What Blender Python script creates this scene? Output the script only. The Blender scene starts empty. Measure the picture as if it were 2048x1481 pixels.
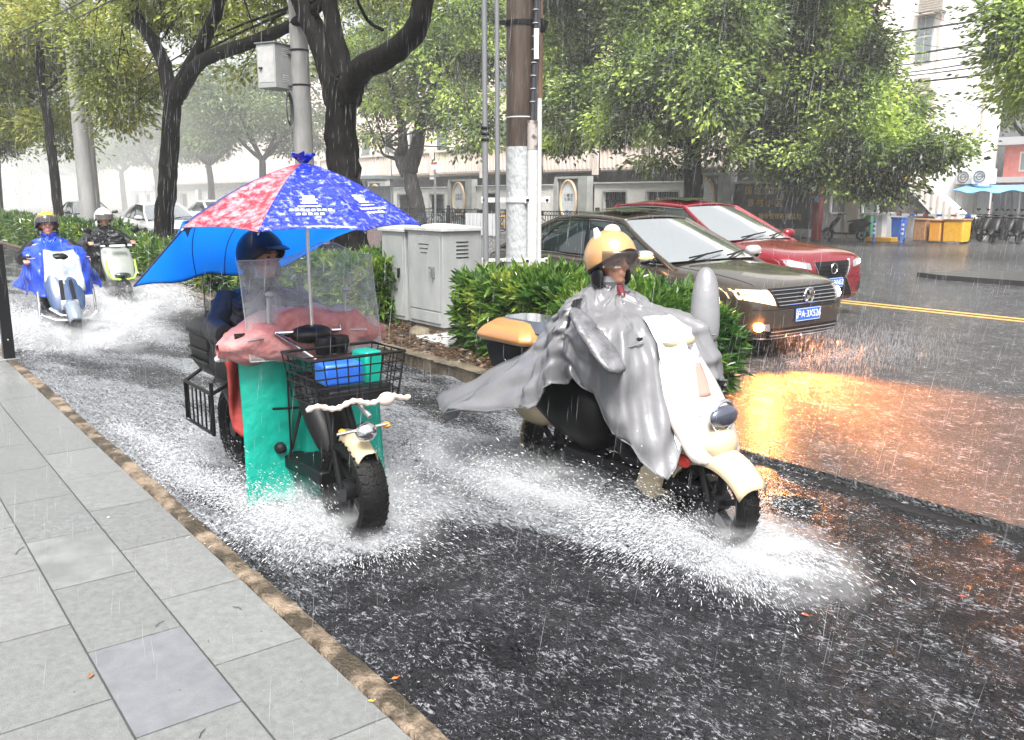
import bpy, bmesh, math, random
import numpy as np
from mathutils import Vector, Matrix
random.seed(7); RNG = np.random.default_rng(7)
D = bpy.data; S = bpy.context.scene; COL = S.collection; PI = math.pi
# ------------------------------------------------------------------ camera
# world: +X runs along the street towards the viewer's right, +Y across it, z=0 is the water in the cycle lane
FOC, CX, CY, HC = 1750.0, 1024.0, 740.5, 1.72
PITCH = math.atan(348.0 / FOC); HEAD = math.radians(142.6)
cd = D.cameras.new('camera'); cam = D.objects.new('camera', cd); COL.objects.link(cam)
cd.sensor_width = 36.0; cd.lens = 36.0 * FOC / 2048.0; cd.clip_start = 0.05; cd.clip_end = 2000
cam.location = (0, 0, HC); cam.rotation_euler = (PI / 2 - PITCH, 0, HEAD - PI / 2)
S.camera = cam
# ------------------------------------------------------------------ sky, sun, exposure
W = D.worlds.new('World'); S.world = W; W.use_nodes = True
nt = W.node_tree; bg = nt.nodes['Background']
sky = nt.nodes.new('ShaderNodeTexSky'); sky.sky_type = 'NISHITA'; sky.sun_disc = False
SUN_EL, SUN_ROT = math.radians(58), math.radians(125)
sky.sun_elevation = SUN_EL; sky.sun_rotation = SUN_ROT; sky.dust_density = 6; sky.air_density = 1.0
hs = nt.nodes.new('ShaderNodeHueSaturation'); hs.inputs['Saturation'].default_value = 0.12
nt.links.new(sky.outputs[0], hs.inputs['Color']); nt.links.new(hs.outputs[0], bg.inputs[0])
bg.inputs[1].default_value = 0.14
sl = D.lights.new('sun', 'SUN'); sl.energy = 3.2; sl.angle = math.radians(25); sl.color = (1, .97, .93)
so = D.objects.new('sun', sl); COL.objects.link(so)
dv = Vector((math.sin(SUN_ROT) * math.cos(SUN_EL), math.cos(SUN_ROT) * math.cos(SUN_EL), math.sin(SUN_EL)))
so.rotation_euler = dv.to_track_quat('Z', 'Y').to_euler(); so.location = (0, 0, 30)
S.view_settings.view_transform = 'Standard'; S.view_settings.look = 'None'; S.view_settings.gamma = 1
S.view_settings.exposure = 1.15
S.cycles.max_bounces = 8; S.cycles.transparent_max_bounces = 16; S.cycles.volume_bounces = 1
S.cycles.use_denoising = True

# ------------------------------------------------------------------ measuring helpers (pixel of a survey photo -> point on a plane)
_f = np.array([math.cos(HEAD), math.sin(HEAD), 0]); _R = np.array([math.sin(HEAD), -math.cos(HEAD), 0]); _Z = np.array([0, 0, 1.])
_F = _f * math.cos(PITCH) - _Z * math.sin(PITCH); _U = _f * math.sin(PITCH) + _Z * math.cos(PITCH)
def ray(u, v): return _F + _R * (u - CX) / FOC + _U * (CY - v) / FOC
def PY(u, v, y):
    d = ray(u, v); t = y / d[1]; return Vector((d[0] * t, y, HC + d[2] * t))
def PX(u, v, x):
    d = ray(u, v); t = x / d[0]; return Vector((x, d[1] * t, HC + d[2] * t))

# ------------------------------------------------------------------ materials
MATS = {}
def mat(name, col, rough=.5, metal=0., col2=None, scale=6., mix=(.35, .65), bump=0., bscale=60., coat=0., ior=1.45,
        emit=None, estr=0., alpha=1., sub=None, stretch=None, trans=0., spec=.5):
    if name in MATS: return MATS[name]
    m = D.materials.new(name); m.use_nodes = True; MATS[name] = m
    n = m.node_tree.nodes; l = m.node_tree.links; b = n['Principled BSDF']
    b.inputs['Base Color'].default_value = (*col, 1); b.inputs['Roughness'].default_value = rough
    b.inputs['Metallic'].default_value = metal; b.inputs['IOR'].default_value = ior
    b.inputs['Coat Weight'].default_value = coat; b.inputs['Specular IOR Level'].default_value = spec; b.inputs['Coat Roughness'].default_value = .05
    b.inputs['Alpha'].default_value = alpha; b.inputs['Transmission Weight'].default_value = trans
    if emit: b.inputs['Emission Color'].default_value = (*emit, 1); b.inputs['Emission Strength'].default_value = estr
    tc = n.new('ShaderNodeTexCoord'); vec = tc.outputs['Object']
    if stretch:
        mp = n.new('ShaderNodeMapping'); mp.inputs['Scale'].default_value = stretch; l.new(vec, mp.inputs[0]); vec = mp.outputs[0]
    if col2:
        t = n.new('ShaderNodeTexNoise'); t.inputs['Scale'].default_value = scale; t.inputs['Detail'].default_value = 6
        t.inputs['Roughness'].default_value = .65; l.new(vec, t.inputs[0])
        r = n.new('ShaderNodeValToRGB'); r.color_ramp.elements[0].position = mix[0]; r.color_ramp.elements[1].position = mix[1]
        r.color_ramp.elements[0].color = (*col, 1); r.color_ramp.elements[1].color = (*col2, 1)
        l.new(t.outputs[0], r.inputs[0]); l.new(r.outputs[0], b.inputs['Base Color'])
    if bump:
        t = n.new('ShaderNodeTexNoise'); t.inputs['Scale'].default_value = bscale; t.inputs['Detail'].default_value = 5
        l.new(vec, t.inputs[0]); bp = n.new('ShaderNodeBump'); bp.inputs['Strength'].default_value = bump
        bp.inputs['Distance'].default_value = .02; l.new(t.outputs[0], bp.inputs['Height']); l.new(bp.outputs[0], b.inputs['Normal'])
    return m

def leafmat(name, dark, bright, lo=.42, hi=.62, scale=.8, rough=.35, warm=None):
    """wet leaves; colour varies between old and young growth in patches"""
    m = D.materials.new(name); m.use_nodes = True; n = m.node_tree.nodes; l = m.node_tree.links; b = n['Principled BSDF']
    tc = n.new('ShaderNodeTexCoord')
    t = n.new('ShaderNodeTexNoise'); t.inputs['Scale'].default_value = scale; t.inputs['Detail'].default_value = 3; l.new(tc.outputs['Object'], t.inputs[0])
    t2 = n.new('ShaderNodeTexNoise'); t2.inputs['Scale'].default_value = scale * 14; t2.inputs['Detail'].default_value = 2; l.new(tc.outputs['Object'], t2.inputs[0])
    ad = n.new('ShaderNodeMath'); ad.operation = 'MULTIPLY_ADD'; ad.inputs[1].default_value = .38; l.new(t2.outputs[0], ad.inputs[0])
    sc = n.new('ShaderNodeMath'); sc.operation = 'MULTIPLY'; sc.inputs[1].default_value = .62; l.new(t.outputs[0], sc.inputs[0]); l.new(sc.outputs[0], ad.inputs[2])
    r = n.new('ShaderNodeValToRGB'); e = r.color_ramp.elements; e[0].position = lo; e[1].position = hi
    e[0].color = (*dark, 1); e[1].color = (*bright, 1); l.new(ad.outputs[0], r.inputs[0])
    if warm:
        x = e.new(hi + .06); x.color = (*warm, 1)
    l.new(r.outputs[0], b.inputs['Base Color']); b.inputs['Roughness'].default_value = rough
    tr = n.new('ShaderNodeBsdfTranslucent'); l.new(r.outputs[0], tr.inputs[0])
    mx = n.new('ShaderNodeMixShader'); mx.inputs[0].default_value = .35
    l.new(b.outputs[0], mx.inputs[1]); l.new(tr.outputs[0], mx.inputs[2]); l.new(mx.outputs[0], n['Material Output'].inputs[0])
    MATS[name] = m; return m

# ------------------------------------------------------------------ object helpers
def link(o, parent=None):
    COL.objects.link(o)
    if parent is not None: o.parent = parent
    return o
def tag(o, label=None, cat=None, group=None, kind=None):
    if label: o['label'] = label
    if cat: o['category'] = cat
    if group: o['group'] = group
    if kind: o['kind'] = kind
    return o
def thing(name, label, cat, loc=(0, 0, 0), rz=0., group=None):
    o = D.objects.new(name, None); o.empty_display_size = .2; link(o); o.location = loc; o.rotation_euler = (0, 0, rz)
    return tag(o, label, cat, group)
def kids(o): return [c for c in D.objects if c.parent == o]
def copy_tree(o, loc, rz=0., label=None, parent=None):
    c = o.copy(); link(c, parent)
    if parent is None:
        c.location = loc; c.rotation_euler = (0, 0, rz)
        if label: c['label'] = label
    for ch in kids(o): copy_tree(ch, None, parent=c)
    return c
def np_mesh(name, verts, faces, mats, parent=None, smooth=False, midx=None):
    """verts (n,3); faces (m,k) all of one size"""
    me = D.meshes.new(name); verts = np.asarray(verts, np.float32); faces = np.asarray(faces, np.int32)
    k = faces.shape[1]; me.vertices.add(len(verts)); me.vertices.foreach_set('co', verts.ravel())
    me.loops.add(faces.size); me.loops.foreach_set('vertex_index', faces.ravel())
    me.polygons.add(len(faces)); me.polygons.foreach_set('loop_start', np.arange(0, faces.size, k, dtype=np.int32))
    me.polygons.foreach_set('loop_total', np.full(len(faces), k, np.int32))
    me.polygons.foreach_set('use_smooth', np.full(len(faces), smooth))
    if midx is not None: me.polygons.foreach_set('material_index', np.asarray(midx, np.int32))
    for m in (mats if isinstance(mats, (list, tuple)) else [mats]): me.materials.append(m)
    me.update(); me.validate()
    o = D.objects.new(name, me); return link(o, parent)

def frame(d, up=(0, 0, 1)):
    d = Vector(d).normalized(); u = Vector(up)
    if abs(d.dot(u)) > .97: u = Vector((1, 0, 0)) if abs(d.x) < .9 else Vector((0, 1, 0))
    a = u.cross(d).normalized(); b = d.cross(a).normalized(); return a, b
class MB:
    def __init__(s): s.v = []; s.f = []; s.m = []; s.cur = 0
    def add(s, vs, fs):
        o = len(s.v); s.v += [tuple(p) for p in vs]
        for f in fs: s.f.append([i + o for i in f]); s.m.append(s.cur)
        return s
    def box(s, c, d, rz=0., rot=None):
        M = rot if rot is not None else Matrix.Rotation(rz, 3, 'Z'); x, y, z = [q / 2 for q in d]; c = Vector(c)
        vs = [c + M @ Vector((a * x, b * y, e * z)) for e in (-1, 1) for a, b in ((-1, -1), (1, -1), (1, 1), (-1, 1))]
        return s.add(vs, [(0, 3, 2, 1), (4, 5, 6, 7), (0, 1, 5, 4), (1, 2, 6, 5), (2, 3, 7, 6), (3, 0, 4, 7)])
    def bb(s, a, b):
        return s.box([(a[i] + b[i]) / 2 for i in range(3)], [abs(b[i] - a[i]) for i in range(3)])
    def bar(s, p, q, w, h=None, up=(0, 0, 1)):
        p, q = Vector(p), Vector(q); a, b = frame(q - p, up); h = h or w; vs = []
        for e in (p, q): vs += [e - a * w / 2 - b * h / 2, e + a * w / 2 - b * h / 2, e + a * w / 2 + b * h / 2, e - a * w / 2 + b * h / 2]
        return s.add(vs, [(0, 3, 2, 1), (4, 5, 6, 7), (0, 1, 5, 4), (1, 2, 6, 5), (2, 3, 7, 6), (3, 0, 4, 7)])
    def tube(s, pts, r, n=8, cap=True, jit=0., flat=1.):
        pts = [Vector(p) for p in pts]; k = len(pts); rs = r if isinstance(r, (list, tuple)) else [r] * k
        vs = []; fs = []; pa = None
        for i, p in enumerate(pts):
            d = (pts[min(i + 1, k - 1)] - pts[max(i - 1, 0)])
            if pa is None: a, b = frame(d)
            else:
                d.normalize(); a = (pa - d * pa.dot(d)).normalized(); b = d.cross(a).normalized()
            pa = a
            for j in range(n):
                t = 2 * PI * j / n; rr = rs[i] * (1 + (random.random() - .5) * jit)
                vs.append(p + a * math.cos(t) * rr + b * math.sin(t) * rr * flat)
        for i in range(k - 1):
            for j in range(n): fs.append((i * n + j, i * n + (j + 1) % n, (i + 1) * n + (j + 1) % n, (i + 1) * n + j))
        if cap: fs.append(tuple(range(n))[::-1]); fs.append(tuple((k - 1) * n + j for j in range(n)))
        return s.add(vs, fs)
    def cyl(s, p, q, r, n=16): return s.tube([p, q], r, n)
    def lathe(s, prof, c=(0, 0, 0), axis='z', n=20, close=False):
        """prof: (radius, height) pairs"""
        vs = []; fs = []; k = len(prof)
        for (r, h) in prof:
            for j in range(n):
                t = 2 * PI * j / n; x, y = r * math.cos(t), r * math.sin(t)
                q = {'z': (x, y, h), 'y': (y, h, x), 'x': (h, x, y)}[axis]; vs.append((q[0] + c[0], q[1] + c[1], q[2] + c[2]))
        for i in range(k if close else k - 1):
            i2 = (i + 1) % k
            for j in range(n): fs.append((i * n + j, i * n + (j + 1) % n, i2 * n + (j + 1) % n, i2 * n + j))
        if not close:
            if prof[0][0] > 1e-5: fs.append(tuple(range(n))[::-1])
            if prof[-1][0] > 1e-5: fs.append(tuple((k - 1) * n + j for j in range(n)))
        return s.add(vs, fs)
    def torus(s, c, R, r, axis='y', n=28, m=10, flat=1.):
        pr = [(R + r * math.cos(2 * PI * i / m), r * flat * math.sin(2 * PI * i / m)) for i in range(m)]
        return s.lathe(pr, c, axis, n, True)
    def loft(s, rings, cap=True):
        n = len(rings[0]); vs = [p for r in rings for p in r]; fs = []
        for i in range(len(rings) - 1):
            for j in range(n): fs.append((i * n + j, i * n + (j + 1) % n, (i + 1) * n + (j + 1) % n, (i + 1) * n + j))
        if cap: fs.append(tuple(range(n))[::-1]); fs.append(tuple((len(rings) - 1) * n + j for j in range(n)))
        return s.add(vs, fs)
    def grid(s, fn, nu, nv):
        vs = [fn(i / nu, j / nv) for i in range(nu + 1) for j in range(nv + 1)]
        fs = [(i * (nv + 1) + j, (i + 1) * (nv + 1) + j, (i + 1) * (nv + 1) + j + 1, i * (nv + 1) + j + 1) for i in range(nu) for j in range(nv)]
        return s.add(vs, fs)
    def prism(s, pts, d):
        """pts: planar 3-D outline, d: extrusion vector"""
        pts = [Vector(p) for p in pts]; d = Vector(d); n = len(pts)
        return s.add(pts + [p + d for p in pts], [tuple(range(n))[::-1], tuple(range(n, 2 * n))] + [(i, (i + 1) % n, n + (i + 1) % n, n + i) for i in range(n)])
    def ell(s, c, r, n=12, m=8, rot=None, e=1.):
        vs = []; fs = []; c = Vector(c)
        def pw(x): return math.copysign(abs(x) ** e, x)
        for i in range(m + 1):
            ph = -PI / 2 + PI * i / m
            for j in range(n):
                t = 2 * PI * j / n; q = Vector((r[0] * pw(math.cos(ph)) * pw(math.cos(t)), r[1] * pw(math.cos(ph)) * pw(math.sin(t)), r[2] * pw(math.sin(ph))))
                vs.append(c + (rot @ q if rot is not None else q))
        for i in range(m):
            for j in range(n): fs.append((i * n + j, i * n + (j + 1) % n, (i + 1) * n + (j + 1) % n, (i + 1) * n + j))
        return s.add(vs, fs)
    def build(s, name, m, parent=None, smooth=True, ang=35, sub=0, bevel=0., solid=0.):
        me = D.meshes.new(name); me.from_pydata([tuple(p) for p in s.v], [], s.f)
        for x in (m if isinstance(m, (list, tuple)) else [m]): me.materials.append(x)
        if isinstance(m, (list, tuple)): me.polygons.foreach_set('material_index', s.m)
        bm = bmesh.new(); bm.from_mesh(me); bmesh.ops.remove_doubles(bm, verts=bm.verts, dist=1e-5)
        bmesh.ops.recalc_face_normals(bm, faces=bm.faces); bm.to_mesh(me); bm.free()
        if smooth:
            me.polygons.foreach_set('use_smooth', [True] * len(me.polygons))
            if not sub: me.set_sharp_from_angle(angle=math.radians(ang))
        o = D.objects.new(name, me); link(o, parent)
        if solid: q = o.modifiers.new('solid', 'SOLIDIFY'); q.thickness = solid; q.offset = 0
        if bevel: q = o.modifiers.new('bevel', 'BEVEL'); q.width = bevel; q.segments = 2; q.limit_method = 'ANGLE'
        if sub: q = o.modifiers.new('sub', 'SUBSURF'); q.levels = q.render_levels = sub
        return o
def bake(o):
    """apply the modifiers"""
    dg = bpy.context.evaluated_depsgraph_get(); dg.update(); me = D.meshes.new_from_object(o.evaluated_get(dg)); o.modifiers.clear(); o.data = me; return o
def cut(o, mbs):
    """cut the shapes in mbs out of o"""
    bpy.context.view_layer.update()
    for mb in mbs:
        c = mb.build('cutter', MATS['black_plastic'], None, False); c.matrix_world = o.matrix_world.copy()
        if o.parent: c.matrix_world = o.parent.matrix_world @ o.matrix_basis
        q = o.modifiers.new('b', 'BOOLEAN'); q.operation = 'DIFFERENCE'; q.solver = 'EXACT'; q.object = c
        bpy.context.view_layer.update(); bake(o); D.objects.remove(c)
    return o
def text_geo(s, size, depth=.004):
    cu = D.curves.new('writing', 'FONT'); cu.body = s; cu.size = size; cu.align_x = 'CENTER'; cu.align_y = 'CENTER'; cu.extrude = depth
    cu.resolution_u = 3
    o = D.objects.new('writing', cu); COL.objects.link(o); bpy.context.view_layer.update()
    me = D.meshes.new_from_object(o.evaluated_get(bpy.context.evaluated_depsgraph_get())); D.objects.remove(o); D.curves.remove(cu); return me
def text(name, s, size, m, parent, loc, rot, depth=.004, sx=1.):
    me = text_geo(s, size, depth); me.name = name; me.materials.clear(); me.materials.append(m)
    o = D.objects.new(name, me); link(o, parent); o.location = loc; o.rotation_euler = rot; o.scale = (sx, 1, 1); return o

# ------------------------------------------------------------------ foliage helpers
def leaves(P0, Dr, L, Wd, fold=.25):
    """one folded rhombic leaf at each point: P0 (n,3) base, Dr (n,3) direction, L,Wd (n,)"""
    n = len(P0); Dr = Dr / np.linalg.norm(Dr, axis=1, keepdims=True)
    rnd = RNG.normal(size=(n, 3)); rnd[:, 2] += 1.2
    Sd = np.cross(Dr, rnd); Sd /= np.linalg.norm(Sd, axis=1, keepdims=True) + 1e-9; Nn = np.cross(Sd, Dr)
    L = L[:, None]; Wd = Wd[:, None]; mid = P0 + Dr * L * .45
    v = np.stack([P0, mid + Sd * Wd / 2 + Nn * Wd * fold, P0 + Dr * L - Nn * L * .12, mid - Sd * Wd / 2 + Nn * Wd * fold], 1).reshape(-1, 3)
    b = np.arange(n)[:, None] * 4; f = np.concatenate([b + np.array([[0, 2, 1]]), b + np.array([[0, 3, 2]])], 1).reshape(-1, 3)
    return v, f
def crown_points(blobs, n, clump=.35, per=26):
    """points gathered in small clumps in the outer part of ellipsoids (c, r)"""
    vol = np.array([(b[1][0] * b[1][1] * b[1][2]) ** .75 for b in blobs]); vol /= vol.sum(); out = []; dirs = []
    for b, w in zip(blobs, vol):
        k = max(1, int(n * w / per)); u = RNG.normal(size=(k, 3)); u /= np.linalg.norm(u, axis=1, keepdims=True)
        rad = RNG.uniform(.35, 1.0, (k, 1)) ** .6 * (1 + RNG.normal(0, .10, (k, 1)))
        c = np.array(b[0]) + u * rad * np.array(b[1])
        cc = np.repeat(c, per, 0); g = RNG.normal(size=cc.shape) * clump * np.array([1, 1, .45])
        out.append(cc + g); dd = g / clump * .8 + np.repeat(u, per, 0) * .5 + RNG.normal(size=cc.shape) * .35; dd[:, 2] -= .35; dirs.append(dd)
    return np.concatenate(out), np.concatenate(dirs)
def crown_mesh(name, blobs, n, L, m, parent, clump=.35, per=26, asp=.5):
    p, d = crown_points(blobs, n, clump, per); k = len(p); LL = RNG.uniform(.7, 1.25, k) * L
    v, f = leaves(p, d, LL, LL * asp); return np_mesh(name, v, f, m, parent)
# ------------------------------------------------------------------ materials in use
M = {}
M['asphalt_base'] = mat('asphalt_base', (.05, .05, .052), .8)
M['slab_a'] = mat('slab_a', (.135, .14, .137), .20, col2=(.195, .20, .195), scale=38, bump=.5, bscale=260, mix=(.3, .7))
M['slab_b'] = mat('slab_b', (.15, .155, .15), .16, col2=(.215, .22, .215), scale=30, bump=.5, bscale=240, mix=(.3, .7))
M['slab_c'] = mat('slab_c', (.125, .128, .137), .22, col2=(.175, .178, .19), scale=8, bump=.25, bscale=220, mix=(.3, .7))
M['slab_d'] = mat('slab_d', (.13, .135, .132), .06, col2=(.19, .195, .19), scale=4, bump=.3, bscale=160, mix=(.4, .6))
M['joint'] = mat('joint', (.07, .072, .07), .6)
M['kerb'] = mat('kerb_stone', (.045, .034, .02), .5, col2=(.27, .205, .145), scale=5, mix=(.46, .62), bump=1.0, bscale=70)
M['kerb2'] = mat('kerb_stone_far', (.05, .04, .025), .5, col2=(.17, .14, .10), scale=4, bump=.8, bscale=60)
M['soil'] = mat('soil', (.022, .017, .012), .55, col2=(.07, .05, .032), scale=14, bump=1, bscale=50)
M['black_plastic'] = mat('black_plastic', (.004, .004, .005), .42, spec=.35)
M['black_metal'] = mat('black_metal', (.008, .008, .009), .4, .2, spec=.35)
M['rubber'] = mat('rubber', (.004, .004, .004), .6, spec=.3, bump=.4, bscale=90)
M['chrome'] = mat('chrome', (.75, .75, .77), .12, 1.)
M['steel'] = mat('steel', (.42, .43, .44), .35, .8, col2=(.3, .3, .31), scale=12)
M['glass_dark'] = mat('glass_dark', (.015, .025, .025), .04, 0, ior=1.7, coat=.6)
M['glass_sky'] = mat('glass_sky', (.62, .66, .67), .06, .85, ior=2.0, coat=1., bump=.05, bscale=60)
M['white_paint'] = mat('white_paint', (.50, .50, .50), .45, col2=(.40, .40, .40), scale=9, bump=.35, bscale=18, mix=(.5, .8))
M['pole_grey'] = mat('pole_grey', (.30, .31, .32), .5, col2=(.38, .39, .40), scale=12, bump=.9, bscale=30, stretch=(1, 1, .5))
M['conc_wet'] = mat('conc_wet', (.035, .024, .018), .35, col2=(.10, .075, .06), scale=10, bump=.35, bscale=40, stretch=(1, 1, .12), mix=(.4, .75))
M['conc_rust'] = mat('conc_rust', (.10, .055, .035), .45, col2=(.16, .09, .06), scale=6, stretch=(1, 1, .2))
M['concrete'] = mat('concrete', (.20, .20, .195), .5, col2=(.29, .285, .275), scale=5, bump=.3, bscale=50, stretch=(1, 1, .3))
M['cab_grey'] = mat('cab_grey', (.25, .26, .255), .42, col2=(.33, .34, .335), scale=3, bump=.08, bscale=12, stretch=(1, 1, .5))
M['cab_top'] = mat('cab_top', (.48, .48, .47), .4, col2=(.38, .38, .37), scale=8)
M['wall_cream'] = mat('wall_cream', (.62, .61, .57), .7, col2=(.72, .71, .67), scale=1.2, bump=.1, bscale=30)
M['wall_grey'] = mat('wall_grey', (.10, .105, .10), .7, col2=(.16, .165, .16), scale=2)
M['stone_trim'] = mat('stone_trim', (.30, .31, .30), .6, col2=(.40, .41, .39), scale=3)
M['pink_wall'] = mat('pink_wall', (.68, .57, .50), .7, col2=(.76, .66, .60), scale=.8)
M['pink_trim'] = mat('pink_trim', (.70, .62, .56), .7, col2=(.60, .52, .47), scale=2)
M['white_wall'] = mat('white_wall', (.86, .84, .80), .7, col2=(.90, .88, .85), scale=.5)
M['sign_stone'] = mat('sign_stone', (.022, .026, .024), .22, col2=(.05, .055, .05), scale=6, coat=.3)
M['gold'] = mat('gold', (.85, .55, .20), .45, .1)
M['frame_gold'] = mat('frame_gold', (.62, .44, .26), .45, col2=(.70, .52, .34), scale=12)
M['panel_white'] = mat('panel_white', (.55, .57, .60), .35, col2=(.66, .68, .69), scale=5)
M['ink'] = mat('ink', (.05, .06, .08), .6)
M['red_paint'] = mat('red_paint', (.38, .05, .05), .5, col2=(.28, .03, .03), scale=6)
M['blue_plastic'] = mat('blue_plastic', (.02, .12, .55), .35, coat=.3)
M['green_plastic'] = mat('green_plastic', (.10, .42, .26), .4)
M['yellow_paint'] = mat('yellow_paint', (.80, .42, .03), .45, col2=(.66, .33, .03), scale=9)
M['orange_bin'] = mat('orange_bin', (.72, .32, .04), .45)
M['rust_sheet'] = mat('rust_sheet', (.30, .14, .06), .6, col2=(.42, .22, .10), scale=7)
M['sheet'] = mat('sheet', (.42, .42, .42), .5, col2=(.30, .30, .31), scale=4, stretch=(1, 1, .3))
M['awning_blue'] = mat('awning_blue', (.10, .30, .62), .5, col2=(.18, .42, .74), scale=5)
M['red_wall'] = mat('red_wall', (.55, .17, .15), .7, col2=(.62, .25, .22), scale=2)
M['roof_grey'] = mat('roof_grey', (.30, .31, .32), .6)
M['bark'] = mat('bark', (.002, .0018, .0017), .75, spec=.15, col2=(.012, .0105, .0095), scale=16, bump=1.0, bscale=22, stretch=(1, 1, .22))
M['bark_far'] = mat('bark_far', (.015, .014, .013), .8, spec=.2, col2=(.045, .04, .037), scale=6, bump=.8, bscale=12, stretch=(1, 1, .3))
M['leaf_a'] = leafmat('leaf_a', (.055, .075, .022), (.34, .40, .08), .40, .54, .8, warm=(.50, .47, .10))
M['leaf_b'] = leafmat('leaf_b', (.03, .048, .022), (.26, .36, .09), .43, .53, .6, warm=(.50, .62, .13))
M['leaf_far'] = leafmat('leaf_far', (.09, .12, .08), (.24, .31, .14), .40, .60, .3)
M['leaf_hedge'] = leafmat('leaf_hedge', (.02, .07, .014), (.11, .21, .03), .40, .56, 2.2, rough=.2, warm=(.34, .38, .06))
M['leaf_brown'] = mat('leaf_brown', (.20, .08, .03), .5, col2=(.35, .17, .07), scale=30)
M['leaf_red'] = mat('leaf_red', (.42, .07, .03), .4)
M['leaf_orange'] = mat('leaf_orange', (.75, .20, .02), .4)
M['leaf_yellow'] = mat('leaf_yellow', (.75, .50, .04), .4)
M['cable'] = mat('cable', (.03, .03, .035), .5)
M['drop'] = mat('drop', (.50, .51, .53), .2, 0, ior=1.33); M['rain'] = mat('rain_water', (.36, .37, .39), .2, ior=1.33)
M['cloth_black'] = mat('cloth_black', (.006, .006, .008), .55, spec=.3, bump=.3, bscale=18)
M['skin'] = mat('skin', (.42, .21, .14), .5)
M['skin_dark'] = mat('skin_dark', (.46, .21, .14), .45)

# ------------------------------------------------------------------ wet surfaces
FLK = .62
def wet_mat(name, base, base2, rough, bstr, scales, foam=False, nscale=3.):
    m = D.materials.new(name); m.use_nodes = True; n = m.node_tree.nodes; l = m.node_tree.links; b = n['Principled BSDF']
    tc = n.new('ShaderNodeTexCoord'); vec = tc.outputs['Object']
    t = n.new('ShaderNodeTexNoise'); t.inputs['Scale'].default_value = nscale; t.inputs['Detail'].default_value = 8; t.inputs['Roughness'].default_value = .7; l.new(vec, t.inputs[0])
    r = n.new('ShaderNodeValToRGB'); r.color_ramp.elements[0].position = .35; r.color_ramp.elements[1].position = .7
    r.color_ramp.elements[0].color = (*base, 1); r.color_ramp.elements[1].color = (*base2, 1); l.new(t.outputs[0], r.inputs[0])
    b.inputs['Roughness'].default_value = rough; b.inputs['IOR'].default_value = 1.36
    prev = None
    for (sc, st, kind, strch) in scales:
        mp = n.new('ShaderNodeMapping'); mp.inputs['Scale'].default_value = strch; l.new(vec, mp.inputs[0])
        if kind == 'n':
            q = n.new('ShaderNodeTexNoise'); q.inputs['Scale'].default_value = sc; q.inputs['Detail'].default_value = 3; q.inputs['Distortion'].default_value = .6
            out = q.outputs[0]
        else:
            q = n.new('ShaderNodeTexVoronoi'); q.inputs['Scale'].default_value = sc; q.feature = 'SMOOTH_F1'; out = q.outputs['Distance']
        l.new(mp.outputs[0], q.inputs[0])
        bp = n.new('ShaderNodeBump'); bp.inputs['Strength'].default_value = st * bstr; bp.inputs['Distance'].default_value = 1.8 / sc
        l.new(out, bp.inputs['Height'])
        if prev: l.new(prev.outputs[0], bp.inputs['Normal'])
        prev = bp
    l.new(prev.outputs[0], b.inputs['Normal'])
    fl = n.new('ShaderNodeTexNoise'); fl.inputs['Scale'].default_value = 52 if foam else 40; fl.inputs['Detail'].default_value = 5; fl.inputs['Roughness'].default_value = .65; fl.inputs['Distortion'].default_value = 1.0
    mf = n.new('ShaderNodeMapping'); mf.inputs['Scale'].default_value = (.55, 1.1, 1); mf.inputs['Rotation'].default_value = (0, 0, -.9); l.new(vec, mf.inputs[0]); l.new(mf.outputs[0], fl.inputs[0])
    f2 = n.new('ShaderNodeTexNoise'); f2.inputs['Scale'].default_value = 5; f2.inputs['Detail'].default_value = 3; l.new(vec, f2.inputs[0])
    fa = n.new('ShaderNodeMath'); fa.operation = 'MULTIPLY_ADD'; fa.inputs[1].default_value = .35; l.new(f2.outputs[0], fa.inputs[0]); l.new(fl.outputs[0], fa.inputs[2])
    fr = n.new('ShaderNodeMapRange'); fr.inputs['From Min'].default_value = .73; fr.inputs['From Max'].default_value = .86; fr.inputs['To Max'].default_value = FLK; l.new(fa.outputs[0], fr.inputs[0])
    fm = n.new('ShaderNodeMix'); fm.data_type = 'RGBA'; l.new(fr.outputs[0], fm.inputs[0]); l.new(r.outputs[0], fm.inputs[6]); fm.inputs[7].default_value = (.50, .51, .55, 1)
    col = fm.outputs[2]; l.new(col, b.inputs['Base Color'])
    if foam:
        at = n.new('ShaderNodeAttribute'); at.attribute_name = 'foam'
        q = n.new('ShaderNodeTexNoise'); q.inputs['Scale'].default_value = 48; q.inputs['Detail'].default_value = 9; q.inputs['Roughness'].default_value = .75; q.inputs['Distortion'].default_value = 1.4
        mp = n.new('ShaderNodeMapping'); mp.inputs['Scale'].default_value = (.28, 1, 1); mp.inputs['Rotation'].default_value = (0, 0, .22); l.new(vec, mp.inputs[0]); l.new(mp.outputs[0], q.inputs[0])
        su = n.new('ShaderNodeMath'); su.operation = 'ADD'; l.new(at.outputs['Fac'], su.inputs[0]); l.new(q.outputs[0], su.inputs[1])
        rr = n.new('ShaderNodeMapRange'); rr.interpolation_type = 'SMOOTHSTEP'; rr.inputs['From Min'].default_value = .70; rr.inputs['From Max'].default_value = .98; l.new(su.outputs[0], rr.inputs[0])
        mx = n.new('ShaderNodeMix'); mx.data_type = 'RGBA'; l.new(rr.outputs[0], mx.inputs[0]); l.new(col, mx.inputs[6]); mx.inputs[7].default_value = (.42, .44, .47, 1)
        col = mx.outputs[2]; l.new(col, b.inputs['Base Color'])
        ro = n.new('ShaderNodeMapRange'); ro.inputs['To Min'].default_value = rough; ro.inputs['To Max'].default_value = .6; l.new(rr.outputs[0], ro.inputs[0]); l.new(ro.outputs[0], b.inputs['Roughness'])
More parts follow.
